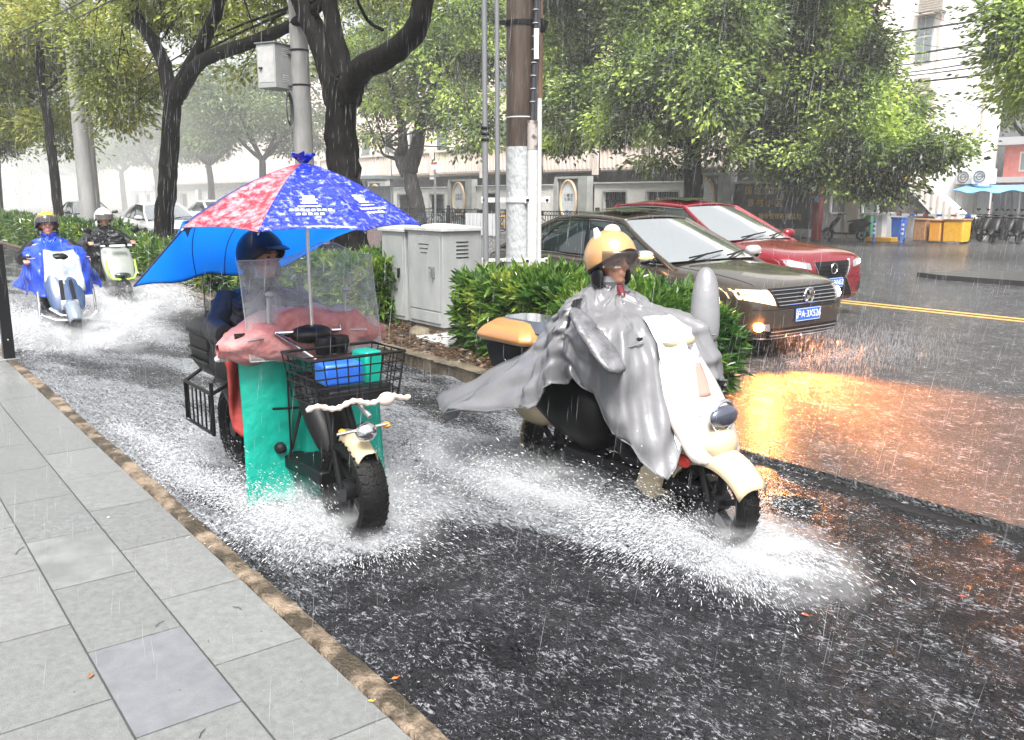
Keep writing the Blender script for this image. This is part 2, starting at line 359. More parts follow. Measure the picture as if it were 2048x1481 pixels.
    l.new(col, b.inputs['Base Color']); MATS[name] = m; return m
M['water'] = wet_mat('lane_water', (.007, .007, .009), (.026, .026, .03), .18, 1.0,
                     [(9, .9, 'n', (.6, 1, 1)), (30, 1.2, 'n', (.7, 1, 1)), (80, 1.15, 'n', (1, 1, 1))], foam=True)
M['road'] = wet_mat('wet_road', (.045, .046, .048), (.085, .086, .088), .20, .8,
                    [(5, .3, 'n', (.5, 1, 1)), (26, 1.2, 'n', (.6, 1, 1)), (70, 1.4, 'n', (1, 1, 1))], nscale=1.5)
M['walk_far'] = wet_mat('wet_walk', (.10, .10, .10), (.17, .17, .165), .3, .5, [(12, .5, 'n', (1, 1, 1))])
M['road_yellow'] = mat('road_yellow', (.62, .36, .05), .35, col2=(.42, .27, .08), scale=8, bump=.3, bscale=40)
M['road_white'] = mat('road_white', (.62, .62, .62), .35, col2=(.40, .40, .40), scale=8)

# ------------------------------------------------------------------ ground, lane, pavement
YK, YP = 1.30, 4.56          # near kerb face, planter kerb face
XP = -5.05                   # end of the planting strip
g = MB(); g.bb((-420, -60, -.5), (120, 300, -.10)); tag(g.build('ground', M['asphalt_base'], None, False), kind='structure')
# flooded cycle lane
def lane_water():
    xs = [3.0]
    while xs[-1] > -70: xs.append(xs[-1] - max(.02, abs(xs[-1] + .3) * .0075))
    xs = np.array(xs); ys = np.linspace(YK - .02, YP + .02, 170); X, Y = np.meshgrid(xs, ys, indexing='ij')
    Zz = np.zeros_like(X)
    for k in range(26):
        a = RNG.uniform(0, 2 * PI); wl = RNG.uniform(.09, .6); ph = RNG.uniform(0, 6.3)
        Zz += np.sin((X * math.cos(a) + Y * math.sin(a)) * 2 * PI / wl + ph) * wl * .0045
    Zz *= np.clip(.45 + .55 * np.sin(X * 1.3 + 2 * np.sin(Y * 2)) ** 2, .3, 1)
    Fm = np.zeros_like(X)
    for (xf, xr, y0, s) in ((-2.62, -3.98, 3.33, 1.0), (-3.86, -5.42, 1.93, .95), (-11.3, -12.6, 2.15, 1.0), (-14.2, -15.4, 3.4, 1.0)):
        for x0, k in ((xf, 1.0), (xr, .9)):
            dx = np.clip(x0 + .25 - X, 0, None); beh = (X < x0 + .25)
            arm = np.abs(np.abs(Y - y0) - .10 - dx * .42); wd = .07 + dx * .11
            Fm += beh * s * k * .42 * np.exp(-(arm / wd) ** 2) * np.exp(-dx / 3.2)
            Zz += beh * s * k * .05 * np.exp(-(arm / (wd * .8)) ** 2) * np.exp(-dx / 1.6)
            core = np.exp(-((Y - y0) / (.22 + dx * .12)) ** 2)
            Fm += beh * s * k * .2 * core * np.exp(-dx / 4.5)
            Fm += .35 * s * np.exp(-(((X - x0 - .05) / .32) ** 2 + ((Y - y0) / .34) ** 2))
    Fm += .10 * np.clip((-X - 3.6) / 3, 0, 1) + .10 * np.exp(-((Y - YK) / .35) ** 2) * (X < -3.2)
    lf = np.zeros_like(X)
    for k in range(14):
        a = RNG.uniform(-.5, .5); wl = RNG.uniform(.25, 1.6); lf += np.sin((X * math.sin(a) + Y * math.cos(a)) * 2 * PI / wl + RNG.uniform(0, 6.3) + 1.5 * np.sin(X * RNG.uniform(.8, 3)))
    Fm += lf * .022
    Zz += lf * .0016
    v = np.stack([X, Y, Zz - .004], -1).reshape(-1, 3); nx, ny = X.shape; i = np.arange(nx - 1)[:, None] * ny + np.arange(ny - 1)[None, :]
    i = i.ravel(); f = np.stack([i, i + 1, i + ny + 1, i + ny], 1)
    o = np_mesh('water', v, f, M['water'], None, True); at = o.data.attributes.new('foam', 'FLOAT', 'POINT'); at.data.foreach_set('value', (np.clip(Fm, 0, .30) + .045).astype(np.float32).ravel())
    tag(o, kind='structure')
lane_water()
r = MB(); r.bb((-420, YP + .16, -.09), (60, 22.4, .03)); tag(r.build('road', M['road'], None, False), kind='structure')
r = MB(); r.bb((XP + .14, YP + .02, -.09), (60, YP + .157, -.018)); tag(r.build('gutter', mat('gutter', (.015, .014, .014), .35, bump=.8, bscale=25), None, False), kind='structure')
r = MB()
r.bb((-300, 12.72, .0305), (40, 12.84, .034)); r.bb((-300, 13.0, .0305), (40, 13.12, .034)); tag(r.build('road_marking', M['road_yellow'], None, False), kind='structure')
r = MB()
for k in range(-18, 4): r.bb((k * 9 - 3.0, 9.72, .0305), (k * 9 - .8, 9.84, .034)); r.bb((k * 7 + .6, 16.6, .0305), (k * 7 + 3, 16.72, .034))
tag(r.build('road_marking', M['road_white'], None, False), kind='structure')
r = MB(); r.bb((-420, 22.4, -.09), (-21.2, 31.0, .16)); tag(r.build('far_pavement', M['walk_far'], None, False), kind='structure')
r = MB(); r.bb((-21.19, 22.41, -.09), (60, 60, .026)); tag(r.build('driveway', M['road'], None, False), kind='structure')
r = MB(); r.bb((-420, 31.0, -.09), (-21.2, 60, .155)); tag(r.build('yard', M['walk_far'], None, False), kind='structure')
# low kerbed island far right
r = MB(); pts = [(-9.6, 18.2), (-9.0, 17.9), (4, 17.7), (9, 17.8), (9, 20.2), (4, 20.4), (-8.6, 20.1)]
r.prism([(x, y, .031) for x, y in pts], (0, 0, .10)); tag(r.build('traffic_island', mat('island_dark', (.03, .03, .03), .35, bump=.3), None, False), kind='structure')

# pavement of granite slabs
pv = MB()
pv.bb((-60, -8, -.09), (4, YK - .10, .108)); pv.m = [4] * len(pv.m)
rows = [1.198]
while rows[-1] > -3.2: rows.append(rows[-1] - .331)
for k in range(len(rows) - 1):
    y1, y0 = rows[k], rows[k + 1]; x = 2.2 + (0 if k % 2 == 0 else .30) - (.03 if k % 2 else 0.0) + .019
    while x > -34:
        x2 = x - .632; gp = .0038
        pv.cur = random.choice([0, 0, 0, 1, 1, 0, 3])
        if k == 1 and abs(x - (-2.56)) < .35: pv.cur = 2
        z = .12 + random.uniform(-.0008, .0008)
        a, b, c, d = (x - gp, y0 + gp), (x - gp, y1 - gp), (x2 + gp, y1 - gp), (x2 + gp, y0 + gp)
        pv.add([(*a, z), (*b, z), (*c, z), (*d, z), (*a, .105), (*b, .105), (*c, .105), (*d, .105)],
               [(0, 1, 2, 3), (0, 4, 5, 1), (1, 5, 6, 2), (2, 6, 7, 3), (3, 7, 4, 0)]); x = x2
tag(pv.build('pavement', [M['slab_a'], M['slab_b'], M['slab_c'], M['slab_d'], M['joint']], None, False), kind='structure')
def kerb_run(name, x0, x1, ya, yb, zt, m, step=.9, rough=.006):
    v = []; f = []
    nx = int(abs(x1 - x0) / .045); ny = 5; mb = MB()
    prof = [(ya, -.09), (ya, zt - .012), (ya + .012, zt), ((ya + yb) / 2, zt), (yb - .02, zt - .003), (yb, zt - .03), (yb, -.09)]
    for i in range(nx + 1):
        x = x0 + (x1 - x0) * i / nx; off = math.sin(x * 7.3) * .003 + math.sin(x * 2.1) * .004; jt = -.012 if abs((x / step) % 1) < .05 else 0
        for j, (y, z) in enumerate(prof): v.append((x, y + (off + random.uniform(-rough, rough) if j > 2 else 0), z + (random.uniform(-rough, rough) * .8 + jt if 0 < j < 6 else 0)))
    n = len(prof)
    for i in range(nx):
        for j in range(n - 1): f.append((i * n + j, i * n + j + 1, (i + 1) * n + j + 1, (i + 1) * n + j))
    f.append(tuple(range(n))); f.append(tuple(nx * n + j for j in range(n))[::-1])
    mb.add(v, f); o = mb.build(name, m, None, True, 40); tag(o, kind='structure'); return o
kerb_run('kerb', 3, -36, 1.203, YK + .005, .122, M['kerb'], rough=.004)
kerb_run('planter_kerb', XP, -75, YP + .13, YP - .01, .13, M['kerb2'])
kerb_run('planter_kerb', XP, -75, 6.25, 6.38, .13, M['kerb2'])
r = MB(); r.bb((XP + .02, YP + .0, -.09), (XP + .13, 6.38, .13)); tag(r.build('planter_kerb', M['kerb2'], None, True, bevel=.01), kind='structure')
def soil_fn(i, j):
    x = XP - i * 70; y = YP + .1 + j * 1.62; return (x, y, .09 + .03 * math.sin(x * 2.3 + y) * math.sin(y * 3 + x * .7) + random.uniform(0, .02))
r = MB(); r.grid(soil_fn, 600, 14); tag(r.build('soil_bed', M['soil'], None, True), kind='structure')
# leaf litter on the soil
n = 2600; px = RNG.uniform(-11, XP - .1, n); py = RNG.uniform(YP + .12, 5.6, n)
p = np.stack([px, py, np.full(n, .125) + RNG.uniform(0, .02, n)], 1); d = RNG.normal(size=(n, 3)); d[:, 2] *= .12
v, f = leaves(p, d, RNG.uniform(.03, .09, n), RNG.uniform(.015, .04, n), .08)
tag(np_mesh('leaf_litter', v, f, mat('litter', (.03,.016,.009), .4, col2=(.12,.07,.04), scale=20)), 'wet brown fallen leaves and twigs scattered on the soil beside the cabinets', 'leaf litter', kind='stuff')

# ------------------------------------------------------------------ far side: boundary wall, panels, building
def wall_thing(x0, x1, holes, label, group, ztop=2.3):
    o = thing('boundary_wall', label, 'wall', ((x0 + x1) / 2, 31.1, .16), 0, group); c = (x0 + x1) / 2; hz = ztop - .16
    mb = MB(); hs = sorted(holes); xs = [x0] + [q for h in hs for q in h] + [x1]
    for i in range(0, len(xs), 2): mb.bb((xs[i] - c, -.12, 0), (xs[i + 1] - c, .12, hz))
    for h in hs: mb.bb((h[0] - c, -.12, 0), (h[1] - c, .12, .45)); mb.bb((h[0] - c, -.12, hz - .38), (h[1] - c, .12, hz))
    mb.build('masonry', M['wall_cream'], o, False)
    cp = MB(); cp.bb((x0 - c, -.22, hz), (x1 - c, .22, hz + .09)); cp.build('coping', M['stone_trim'], o, False, bevel=.02)
    for h in hs:
        fr = MB(); a, b = h[0] - c, h[1] - c; t = .09
        fr.bb((a - t, -.17, .45 - t), (a, -.122, hz - .38 + t)); fr.bb((b, -.17, .45 - t), (b + t, -.122, hz - .38 + t)); fr.bb((a, -.17, hz - .38), (b, -.122, hz - .38 + t)); fr.bb((a, -.17, .45 - t), (b, -.122, .45))
        w = fr.build('window_surround', M['stone_trim'], o, False)
        q = MB(); kx = a + .06
        while kx < b - .04: q.bb((kx, -.02, .46), (kx + .03, .02, hz - .39)); kx += .16
        for zz in (.75, 1.3): q.bb((a + .005, -.03, zz), (b - .005, -.021, zz + .04))
        q.build('grille', M['black_metal'], w, False)
        q = MB(); q.bb((a + .003, .08, .453), (b - .003, .10, hz - .383)); q.build('dark_glass', mat('dim_glass', (.08, .09, .09), .3), w, False)
    return o
def oval_panel(xc, label, chars, zt=2.72, w=2.7):
    o = thing('oval_plaque', label, 'plaque', (xc, 30.9, .16), 0, 'oval plaques along the wall')
    h = zt - .16; mb = MB(); mb.bb((-w / 2 + .32, -.2, 0), (w / 2 - .75, .14, h - .12)); mb.build('stone_backing', M['wall_grey'], o, False)
    mb = MB(); q = [(-w / 2, 0), (-w / 2 + .31, 0), (-w / 2 + .31, h - .11), (w / 2 - .76, h - .11), (w / 2 - .76, h - .5), (w / 2 - .76, 0), (w / 2 - .3, 0), (w / 2 - .3, h - .38), (w / 2 - .2, h), (-w / 2 + .2, h), (-w / 2, h - .38)]
    def pr_(pts): mb.prism([(x, -.3, z) for x, z in pts], (0, .42, 0))
    pr_([(-w / 2, 0), (-w / 2 + .31, 0), (-w / 2 + .31, h - .11), (-w / 2 + .31, h), (-w / 2 + .12, h), (-w / 2, h - .35)])
    pr_([(w / 2 - .74, 0), (w / 2 - .05, 0), (w / 2 - .05, h), (w / 2 - .74, h)])
    pr_([(-w / 2 + .315, h - .11), (w / 2 - .745, h - .11), (w / 2 - .745, h), (-w / 2 + .315, h)])
    mb.build('surround', M['stone_trim'], o, False)
    cx = -.21; cz = h / 2 + .05; rx, rz = .62, 1.02
    R_ = MB(); pts = [(cx + rx * math.cos(t), -.24, cz + rz * math.sin(t)) for t in [2 * PI * i / 32 for i in range(33)]]
    R_.tube(pts, .075, 8, False); R_.build('oval_frame', M['frame_gold'], o)
    q = MB(); q.prism([(cx + (rx - .02) * math.cos(2 * PI * i / 32), -.235, cz + (rz - .02) * math.sin(2 * PI * i / 32)) for i in range(32)], (0, .03, 0))
    pl = q.build('painted_plate', M['panel_white'], o, False)
    for k, s in enumerate(chars): text('writing', s, .20, M['ink'], pl, (cx - .14 + .3 * k, -.238, cz + .15), (PI / 2, 0, 0), .002)
    q = MB(); q.prism([(cx - .34, -.237, cz - .62), (cx - .1, -.237, cz - .45), (cx + .1, -.237, cz - .55), (cx + .36, -.237, cz - .5), (cx + .3, -.237, cz - .75), (cx - .2, -.237, cz - .8)], (0, -.003, 0))
    q.build('painted_hills', mat('plate_blue', (.22, .27, .33), .5), pl, False)
    return o
wall_thing(-33.6, -27.35, [(-31.7, -30.1), (-28.9, -27.9)] and [(-32.9, -31.3), (-29.9, -27.9)], 'cream boundary wall with two dark grilled openings left of the tree trunk', 'boundary wall sections', 2.3)
wall_thing(-44.0, -36.45, [(-43.3, -41.7), (-40.3, -38.6)], 'cream boundary wall section behind the painted utility pole', 'boundary wall sections', 2.25)
wall_thing(-54.5, -46.75, [(-53.4, -51.8), (-49.3, -47.6)], 'cream boundary wall section beside the bus shelter', 'boundary wall sections', 2.2)
wall_thing(-66, -57.3, [(-64, -62.2), (-60.5, -58.8)], 'cream boundary wall section seen hazily behind the umbrella', 'boundary wall sections', 2.2)
far_l = ['pale far wall section seen right of the forked tree trunk', 'faint far wall section fading in the rain, third from the end', 'faint far wall section, second from the end', 'farthest pale wall section almost lost in the rain']
for k in range(4): wall_thing(-80 - 14 * k, -68 - 14 * k, [(-78 - 14 * k, -76 - 14 * k), (-73 - 14 * k, -71 - 14 * k)], far_l[k], 'boundary wall sections', 2.3)
oval_panel(-35.05, 'gold oval plaque on dark stone just right of the utility pole', ['小康\n生活', '和谐\n家园'])
oval_panel(-45.3, 'gold oval plaque on dark stone just left of the utility pole', ['平安\n社区', '文明\n家园'])
oval_panel(-25.95, 'large gold oval plaque beside the black stone name wall', ['梅\n兰'])
oval_panel(-55.8, 'half hidden oval plaque beside the bus shelter', ['和\n美'])
# stone name wall
o = thing('name_wall', 'black stone name wall with gold characters behind the red car', 'sign', (-22.85, 31.0, .1), 0)
mb = MB(); mb.bb((-1.95, -.1, .32), (1.95, .14, 2.12)); st = mb.build('stone_face', M['sign_stone'], o, False)
mb = MB(); mb.bb((-1.98, -.16, 2.12), (1.98, .2, 2.22)); mb.bb((-1.98, -.16, 0), (1.98, .2, .32)); mb.build('stone_border', M['stone_trim'], o, False, bevel=.01)
for s, x, z, sz in (('国 定 路277弄', -.15, 1.82, .36), ('铁 村 小 区', -.22, 1.33, .36), ('物业管理有限公司', .55, .78, .26)):
    text('gold_writing', s, sz, M['gold'], st, (x, -.115, z), (PI / 2, 0, 0), .015)
# red pillar
o = thing('gate_pillar', 'red gate pillar with a light blue notice at the driveway', 'pillar', (-20.35, 30.6, .03))
mb = MB(); mb.bb((-.14, -.14, 0), (.14, .14, 2.2)); mb.build('shaft', M['red_paint'], o, False, bevel=.01)
mb = MB(); mb.bb((-.17, -.17, 2.2), (.17, .17, 2.34)); mb.build('cap', mat('pillar_cap', (.55, .3, .27), .5), o, False, bevel=.01)
mb = MB(); mb.bb((-.1, -.146, 1.45), (.1, -.142, 1.72)); mb.build('notice', mat('notice', (.35, .6, .8), .5), o, False)

# residential building with a raised walkway
o = thing('apartment_building', 'pink and cream building with ribbed balcony balustrade behind the trees', 'building', (-48, 34, .155))
X = lambda x: x + 48
mb = MB(); mb.bb((X(-130), 2.0, 0), (X(-22.6), 10, 3.2)); mb.build('ground_floor', M['wall_grey'], o, False)
mb = MB(); mb.bb((X(-130), 3.2, 3.2), (X(-22.6), 11, 13)); mb.build('upper_wall', M['pink_wall'], o, False)
mb = MB(); mb.bb((X(-130), -.15, 2.95), (X(-22.6), 3.2, 3.19)); mb.build('walkway_slab', M['pink_trim'], o, False)
def balustrade(x0, x1, zb, zt):
    mb = MB(); mb.bb((X(x0), -.3, zb), (X(x1), -.2, zt - .15)); x = x0 + .15
    while x < x1 - .1: mb.bb((X(x), -.38, zb + .12), (X(x + .12), -.30, zt - .16)); x += .34
    return mb
b = balustrade(-41.05, -22.6, 2.95, 4.3).build('balustrade', M['pink_wall'], o, False)
mb = MB(); mb.bb((X(-41.1), -.45, 4.16), (X(-22.55), -.1, 4.32)); mb.build('handrail', M['pink_trim'], b, False)
b = balustrade(-75, -41.4, 3.05, 4.65).build('balustrade', M['pink_wall'], o, False)
mb = MB(); mb.bb((X(-75), -.45, 4.5), (X(-41.3), -.1, 4.66)); mb.build('handrail', M['pink_trim'], b, False)
for x in (-41.2, -36.3, -31.7, -26.9, -47, -53, -59, -65, -71):
    mb = MB(); mb.bb((X(x - .22), -.55, 0 if x in (-41.2,) else 2.7), (X(x + .22), -.385, 4.75 if x < -41 else 4.42)); mb.bb((X(x - .22), -.385, 0 if x in (-41.2,) else 2.7), (X(x + .22), -.46, 4.75 if x < -41 else 4.42)); mb.build('pier', M['pink_trim'], o, False)
for x in list(range(-74, -24, 4)):
    for z in (5.2, 8.6):
        mb = MB(); w = 1.5 if x % 8 else .9; mb.bb((X(x), 3.12, z - .9 if z < 6 else z), (X(x + w), 3.19, z + 1.5)); wd = mb.build('window', M['pink_trim'], o, False)
        mb = MB(); mb.bb((X(x + .08), 3.09, z - .8 if z < 6 else z + .08), (X(x + w - .08), 3.12, z + 1.42)); mb.build('pane', mat('dull_pane', (.13, .16, .17), .25), wd, False)
# dark ground-floor strips
# faint beige house far left
for (xa, ya, w, hh, lb) in ((-150, 30, 30, 13, 'faint beige building at the far left end of the street'),):
    o = thing('house', lb, 'building', (xa, ya, 0))
    mb = MB(); mb.bb((-w / 2, 0, 0), (w / 2, 12, hh)); mb.build('wall', mat('beige', (.62, .52, .36), .7), o, False)
    for i in range(6):
        for j in range(4):
            mb = MB(); mb.bb((-w / 2 + 2 + i * 4.6, -.06, 1.5 + 3 * j), (-w / 2 + 4 + i * 4.6, .0, 3.2 + 3 * j)); mb.build('window', MATS['dull_pane'], o, False)

# tall white building
o = thing('apartment_block', 'tall white apartment block at the right with a narrow window column', 'building', (-20, 38, .03)); X = lambda x: x + 20
mb = MB(); mb.prism([(X(-27.5), 0, 0), (X(-17.25), 0, 0), (X(-21.3), 9.2, 0), (X(-27.5), 9.2, 0)], (0, 0, 19)); mb.build('wall', M['white_wall'], o, False)
mb = MB(); mb.bb((X(-20.0), -.1, 0), (X(-19.9), -.003, 19)); mb.build('downpipe', M['pink_trim'], o, False)
mb = MB(); mb.bb((X(-17.85), -.1, 0), (X(-17.75), -.003, 19)); mb.build('downpipe', M['pink_trim'], o, False)
for (x0, x1, z0, z1) in ((-21.0, -20.25, 7.3, 9.2), (-21.0, -20.25, 4.5, 5.95), (-18.2, -17.6, 10.4, 11.6), (-24.5, -23.2, 4.5, 6.), (-24.5, -23.2, 7.6, 9.)):
    mb = MB(); mb.bb((X(x0), -.05, z0), (X(x1), -.002, z1)); w_ = mb.build('window', mat('win_frame', (.5, .5, .5), .5), o, False)
    mb = MB(); n_ = 2
    for i in range(n_):
        a = x0 + .05 + (x1 - x0 - .05) * i / n_; mb.bb((X(a), -.07, z0 + .06), (X(a + (x1 - x0) / n_ - .08), -.051, z0 + (z1 - z0) * .55)); mb.bb((X(a), -.07, z0 + (z1 - z0) * .6), (X(a + (x1 - x0) / n_ - .08), -.051, z1 - .06))
    mb.build('pane', mat('pane_grey', (.22, .25, .27), .15), w_, False)
    mb = MB(); mb.bb((X(x0 - .08), -.35, z1 + .03), (X(x1 + .08), -.002, z1 + .12)); mb.build('canopy', M['pink_trim'], w_, False)
def ac_unit(loc, label, w=.85, h=.6, louvre=False):
    a = thing('air_conditioner', label, 'air conditioner', loc, 0, 'air conditioner units on the white block')
    mb = MB(); mb.bb((-w / 2, -.35, 0), (w / 2, -.02, h)); mb.build('casing', mat('ac_white', (.66, .65, .62), .5, col2=(.55, .53, .5), scale=5), a, True, bevel=.02)
    if louvre:
        mb = MB()
        for k in range(7): mb.bb((-w / 2 + .04, -.375, .06 + k * h / 8), (w / 2 - .04, -.352, .1 + k * h / 8))
        mb.build('louvres', mat('ac_louvre', (.45, .38, .33), .5), a, False)
    else:
        mb = MB(); mb.torus((-.1, -.36, h / 2), h * .36, .02, 'y', 20, 6); mb.torus((-.1, -.36, h / 2), h * .2, .015, 'y', 16, 6); mb.bb((-.11 - h * .34, -.37, h / 2 - .01), (-.09 + h * .34, -.355, h / 2 + .01)); mb.build('fan_grille', mat('fan_dark', (.12, .12, .13), .5), a)
    mb = MB(); mb.bar((-w / 2 + .1, -.35, -.03), (-w / 2 + .1, -.002, -.03), .04); mb.bar((w / 2 - .1, -.35, -.03), (w / 2 - .1, -.002, -.03), .04); mb.bar((w / 2 - .1, -.33, -.05), (w / 2 - .1, -.02, -.3), .03); mb.build('bracket', M['steel'], a, False)
ac_unit((-18.15, 38, 2.2), 'left of the two white air conditioner units above the blue awning')
ac_unit((-17.65, 38, 2.2), 'right of the two white air conditioner units above the blue awning') if False else ac_unit((-17.75 + .45, 37.6, 2.2), 'right of the two white air conditioner units above the blue awning')
ac_unit((-20.3, 38, 9.3), 'louvred air conditioner cage high on the white block', 1.1, .8, True)
ac_unit((-20.4, 38, 6.15), 'air conditioner unit below a window of the white block', .8, .55, True)
# outside stair of the white block
o = thing('outdoor_stair', 'cream ribbed outdoor staircase wall descending beside the barrier gate', 'staircase', (-18.6, 35, .03)); X = lambda x: x + 18.6
mb = MB(); prof = [(-21.2, 4.6), (-16.6, .9), (-16.35, .9), (-16.35, 0), (-17.25, 0), (-18.0, .9), (-19.2, 2.0), (-20.6, 3.2), (-21.2, 3.5)]
mb.prism([(X(x), 0, z) for x, z in prof], (0, .16, 0)); mb.build('parapet', M['white_wall'], o, False)
mb = MB(); x = -21
while x < -16.6:
    t = (x + 21.2) / 4.6; zt = 4.6 - 3.7 * t - .18; zb = max(.05, np.interp(x, [-21.2, -20.6, -19.2, -18.0, -17.25, -16], [3.6, 3.3, 2.1, 1.0, .05, .05])) + .1
    if zt > zb: mb.prism([(X(x), -.05, zb), (X(x + .09), -.05, zb - .02), (X(x + .09), -.05, zt - .06), (X(x), -.05, zt)], (0, .047, 0))
    x += .26
mb.build('ribs', M['pink_trim'], o, False)
mb = MB()
for k in range(20): mb.bb((X(-21 + k * .22), .16, 4.0 - k * .2 - .25), (X(-21 + k * .22 + .24), 1.5, 4.0 - k * .2))
mb.build('steps', M['stone_trim'], o, False)
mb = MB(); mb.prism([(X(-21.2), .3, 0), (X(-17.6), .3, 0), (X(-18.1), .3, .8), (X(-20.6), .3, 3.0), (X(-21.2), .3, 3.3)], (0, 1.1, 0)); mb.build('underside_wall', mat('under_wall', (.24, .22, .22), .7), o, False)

# gate house
o = thing('guard_booth', 'small glazed guard booth under the tree by the gate', 'booth', (-20.2, 33, .03)); X = lambda x: x + 20.2
mb = MB(); mb.bb((X(-21.4), 0, 0), (X(-19.2), 2.2, .95)); mb.build('base_wall', mat('booth_grey', (.3, .31, .31), .6), o, False)
mb = MB(); mb.bb((X(-21.5), -.25, 2.35), (X(-19.1), 2.3, 2.5)); mb.build('roof', M['yellow_paint'], o, False)
mb = MB()
for x in (-21.4, -20.7, -19.95, -19.28): mb.bb((X(x), -.02, .95), (X(x + .08), .06, 2.35))
mb.bb((X(-21.4), -.02, .951), (X(-19.2), .06, 1.03)); mb.build('window_frame', mat('frame_white', (.7, .7, .7), .4), o, False)
mb = MB(); mb.bb((X(-21.32), .1, 1.0), (X(-19.28), .12, 2.35)); mb.build('glass', mat('booth_glass', (.25, .28, .28), .15), o, False)
mb = MB(); mb.bb((X(-20.62), -.1, .0), (X(-20.0), -.021, 2.1)); mb.build('door', mat('booth_door', (.30, .26, .20), .4, col2=(.2, .2, .18), scale=2), o, False)
mb = MB(); mb.bb((X(-20.45), -.13, 1.55), (X(-20.25), -.101, 1.75)); mb.build('red_notice', M['leaf_red'], o, False)
# barrier gate
o = thing('barrier_gate', 'white boom barrier machine on a yellow base with striped arm', 'barrier', (-18.0, 31.4, .03)); X = lambda x: x + 18.0
mb = MB(); mb.bb((X(-18.55), -.25, 0), (X(-17.55), .25, .17)); mb.build('base', M['yellow_paint'], o, True, bevel=.02)
mb = MB(); mb.bb((X(-18.35), -.17, .17), (X(-17.98), .17, 1.02)); mb.build('housing', mat('machine_white', (.72, .73, .75), .4), o, True, bevel=.02)
mb = MB(); mb.bb((X(-18.42), -.2, 1.02), (X(-17.7), .2, 1.09)); mb.build('lid', mat('machine_lid', (.62, .63, .65), .4), o, True, bevel=.01)
mb = MB(); mb.bb((X(-18.9), -.26, .98), (X(-14.55), -.21, 1.06)); arm = mb.build('boom_arm', mat('machine_white', (0, 0, 0)), o, False)
for k in range(6):
    mb = MB(); mb.bb((X(-17.4 + .5 * k), -.263, .982), (X(-17.2 + .5 * k), -.261, 1.058)); mb.build('stripe', M['red_paint'] if k % 2 == 0 else M['blue_plastic'], arm, False)
def bollard(x, y, label):
    o = thing('bollard', label, 'bollard', (x, y, .03), 0, 'blue and white bollards by the barrier')
    mb = MB(); mb.lathe([(.075, 0), (.075, .04), (.045, .05), (.045, .78), (.03, .8), (0, .8)], n=14); sh = mb.build('post', M['blue_plastic'], o)
    for k in range(3): mb = MB(); mb.lathe([(.048, .3 + .16 * k), (.048, .38 + .16 * k)], n=14, close=False); mb.build('white_band', mat('machine_white', (0, 0, 0)), sh)
bollard(-18.1, 30.9, 'blue bollard with white bands standing in front of the barrier machine')
bollard(-17.1, 31.1, 'blue bollard with white bands standing beside the orange bins')
def bin_(x, y, w, h, m, label, lidm=None):
    o = thing('waste_bin', label, 'bin', (x, y, .03)); mb = MB()
    mb.loft([[(-w * .42, -w * .4, .06), (w * .42, -w * .4, .06), (w * .42, w * .4, .06), (-w * .42, w * .4, .06)], [(-w / 2, -w / 2, h), (w / 2, -w / 2, h), (w / 2, w / 2, h), (-w / 2, w / 2, h)]]); mb.build('body', m, o, True, bevel=.02)
    mb = MB(); mb.bb((-w / 2 - .02, -w / 2 - .03, h), (w / 2 + .02, w / 2 + .02, h + .06)); mb.build('lid', lidm or m, o, True, bevel=.02)
    for s in (-1, 1): mb = MB(); mb.lathe([(.0, -.02), (.07, -.02), (.07, .02), (0, .02)], (s * w * .35, w * .35, .07), 'x', 12); mb.build('wheel', M['rubber'], o)
bin_(-17.75, 32.0, .42, .85, M['blue_plastic'], 'blue wheeled bin beside the barrier machine')
bin_(-19.1, 32.2, .42, .95, M['green_plastic'], 'green wheeled bin behind the barrier machine')
def crate(x, w, h, m, label):
    o = thing('storage_box', label, 'box', (x, 32.4, .03)); mb = MB(); mb.bb((-w / 2, -.3, .05), (w / 2, .3, h)); b_ = mb.build('body', m, o, True, bevel=.03)
    mb = MB(); mb.bb((-w / 2 - .03, -.33, h), (w / 2 + .03, .33, h + .06)); mb.build('rim', M['rust_sheet'], o, True, bevel=.01)
crate(-17.0, .45, .8, M['rust_sheet'], 'brown rusty box leftmost beside the orange bins')
crate(-16.42, .42, .78, M['orange_bin'], 'narrow orange bin between the rusty box and the larger bin')
crate(-15.75, .72, .82, M['yellow_paint'], 'wide yellow orange bin standing below the staircase')
# right hand side: sheet fence, blue awning, red house
o = thing('sheet_fence', 'grey corrugated sheet wall under the blue awning', 'fence', (-14, 38.2, .03)); mb = MB()
x = -17.2
while x < -6: mb.bb((x + 14, 0, 0), (x + 14.28, .05, 1.9)); mb.bb((x + 14.28, .03, 0), (x + 14.4, .06, 1.9)); x += .4
mb.build('sheets', M['sheet'], o, False)
mb = MB(); mb.bb((-3.2, -.02, 1.9), (8, .09, 2.0)); mb.build('top_rail', M['steel'], o, False)
o = thing('awning', 'bright blue tarpaulin awning over the parked mopeds', 'awning', (-17, 37.2, 1.9)); mb = MB()
mb.grid(lambda i, j: (-1.1 + 2.9 * i, -.9 + 1.8 * j, .02 + .28 * j + .05 * math.sin(i * 17) * (1 - j) - .05 * math.sin(i * PI)), 24, 6); mb.build('canopy', M['awning_blue'], o, True, solid=.02)
for s in (-.9, 1.6): mb = MB(); mb.tube([(s, -.8, .02), (s, -.8, -1.87)], .025, 8); mb.build('post', M['steel'], o)
o = thing('red_house', 'low red walled house with grey roof at the right edge', 'house', (-16.9, 44, .03)); mb = MB(); mb.bb((-2.6, 0, 0), (9, 6, 4.0)); mb.build('wall', M['red_wall'], o, False)
mb = MB(); mb.bb((-3.0, -.7, 4.0), (9.4, 6.5, 4.35)); mb.build('roof', M['roof_grey'], o, False)
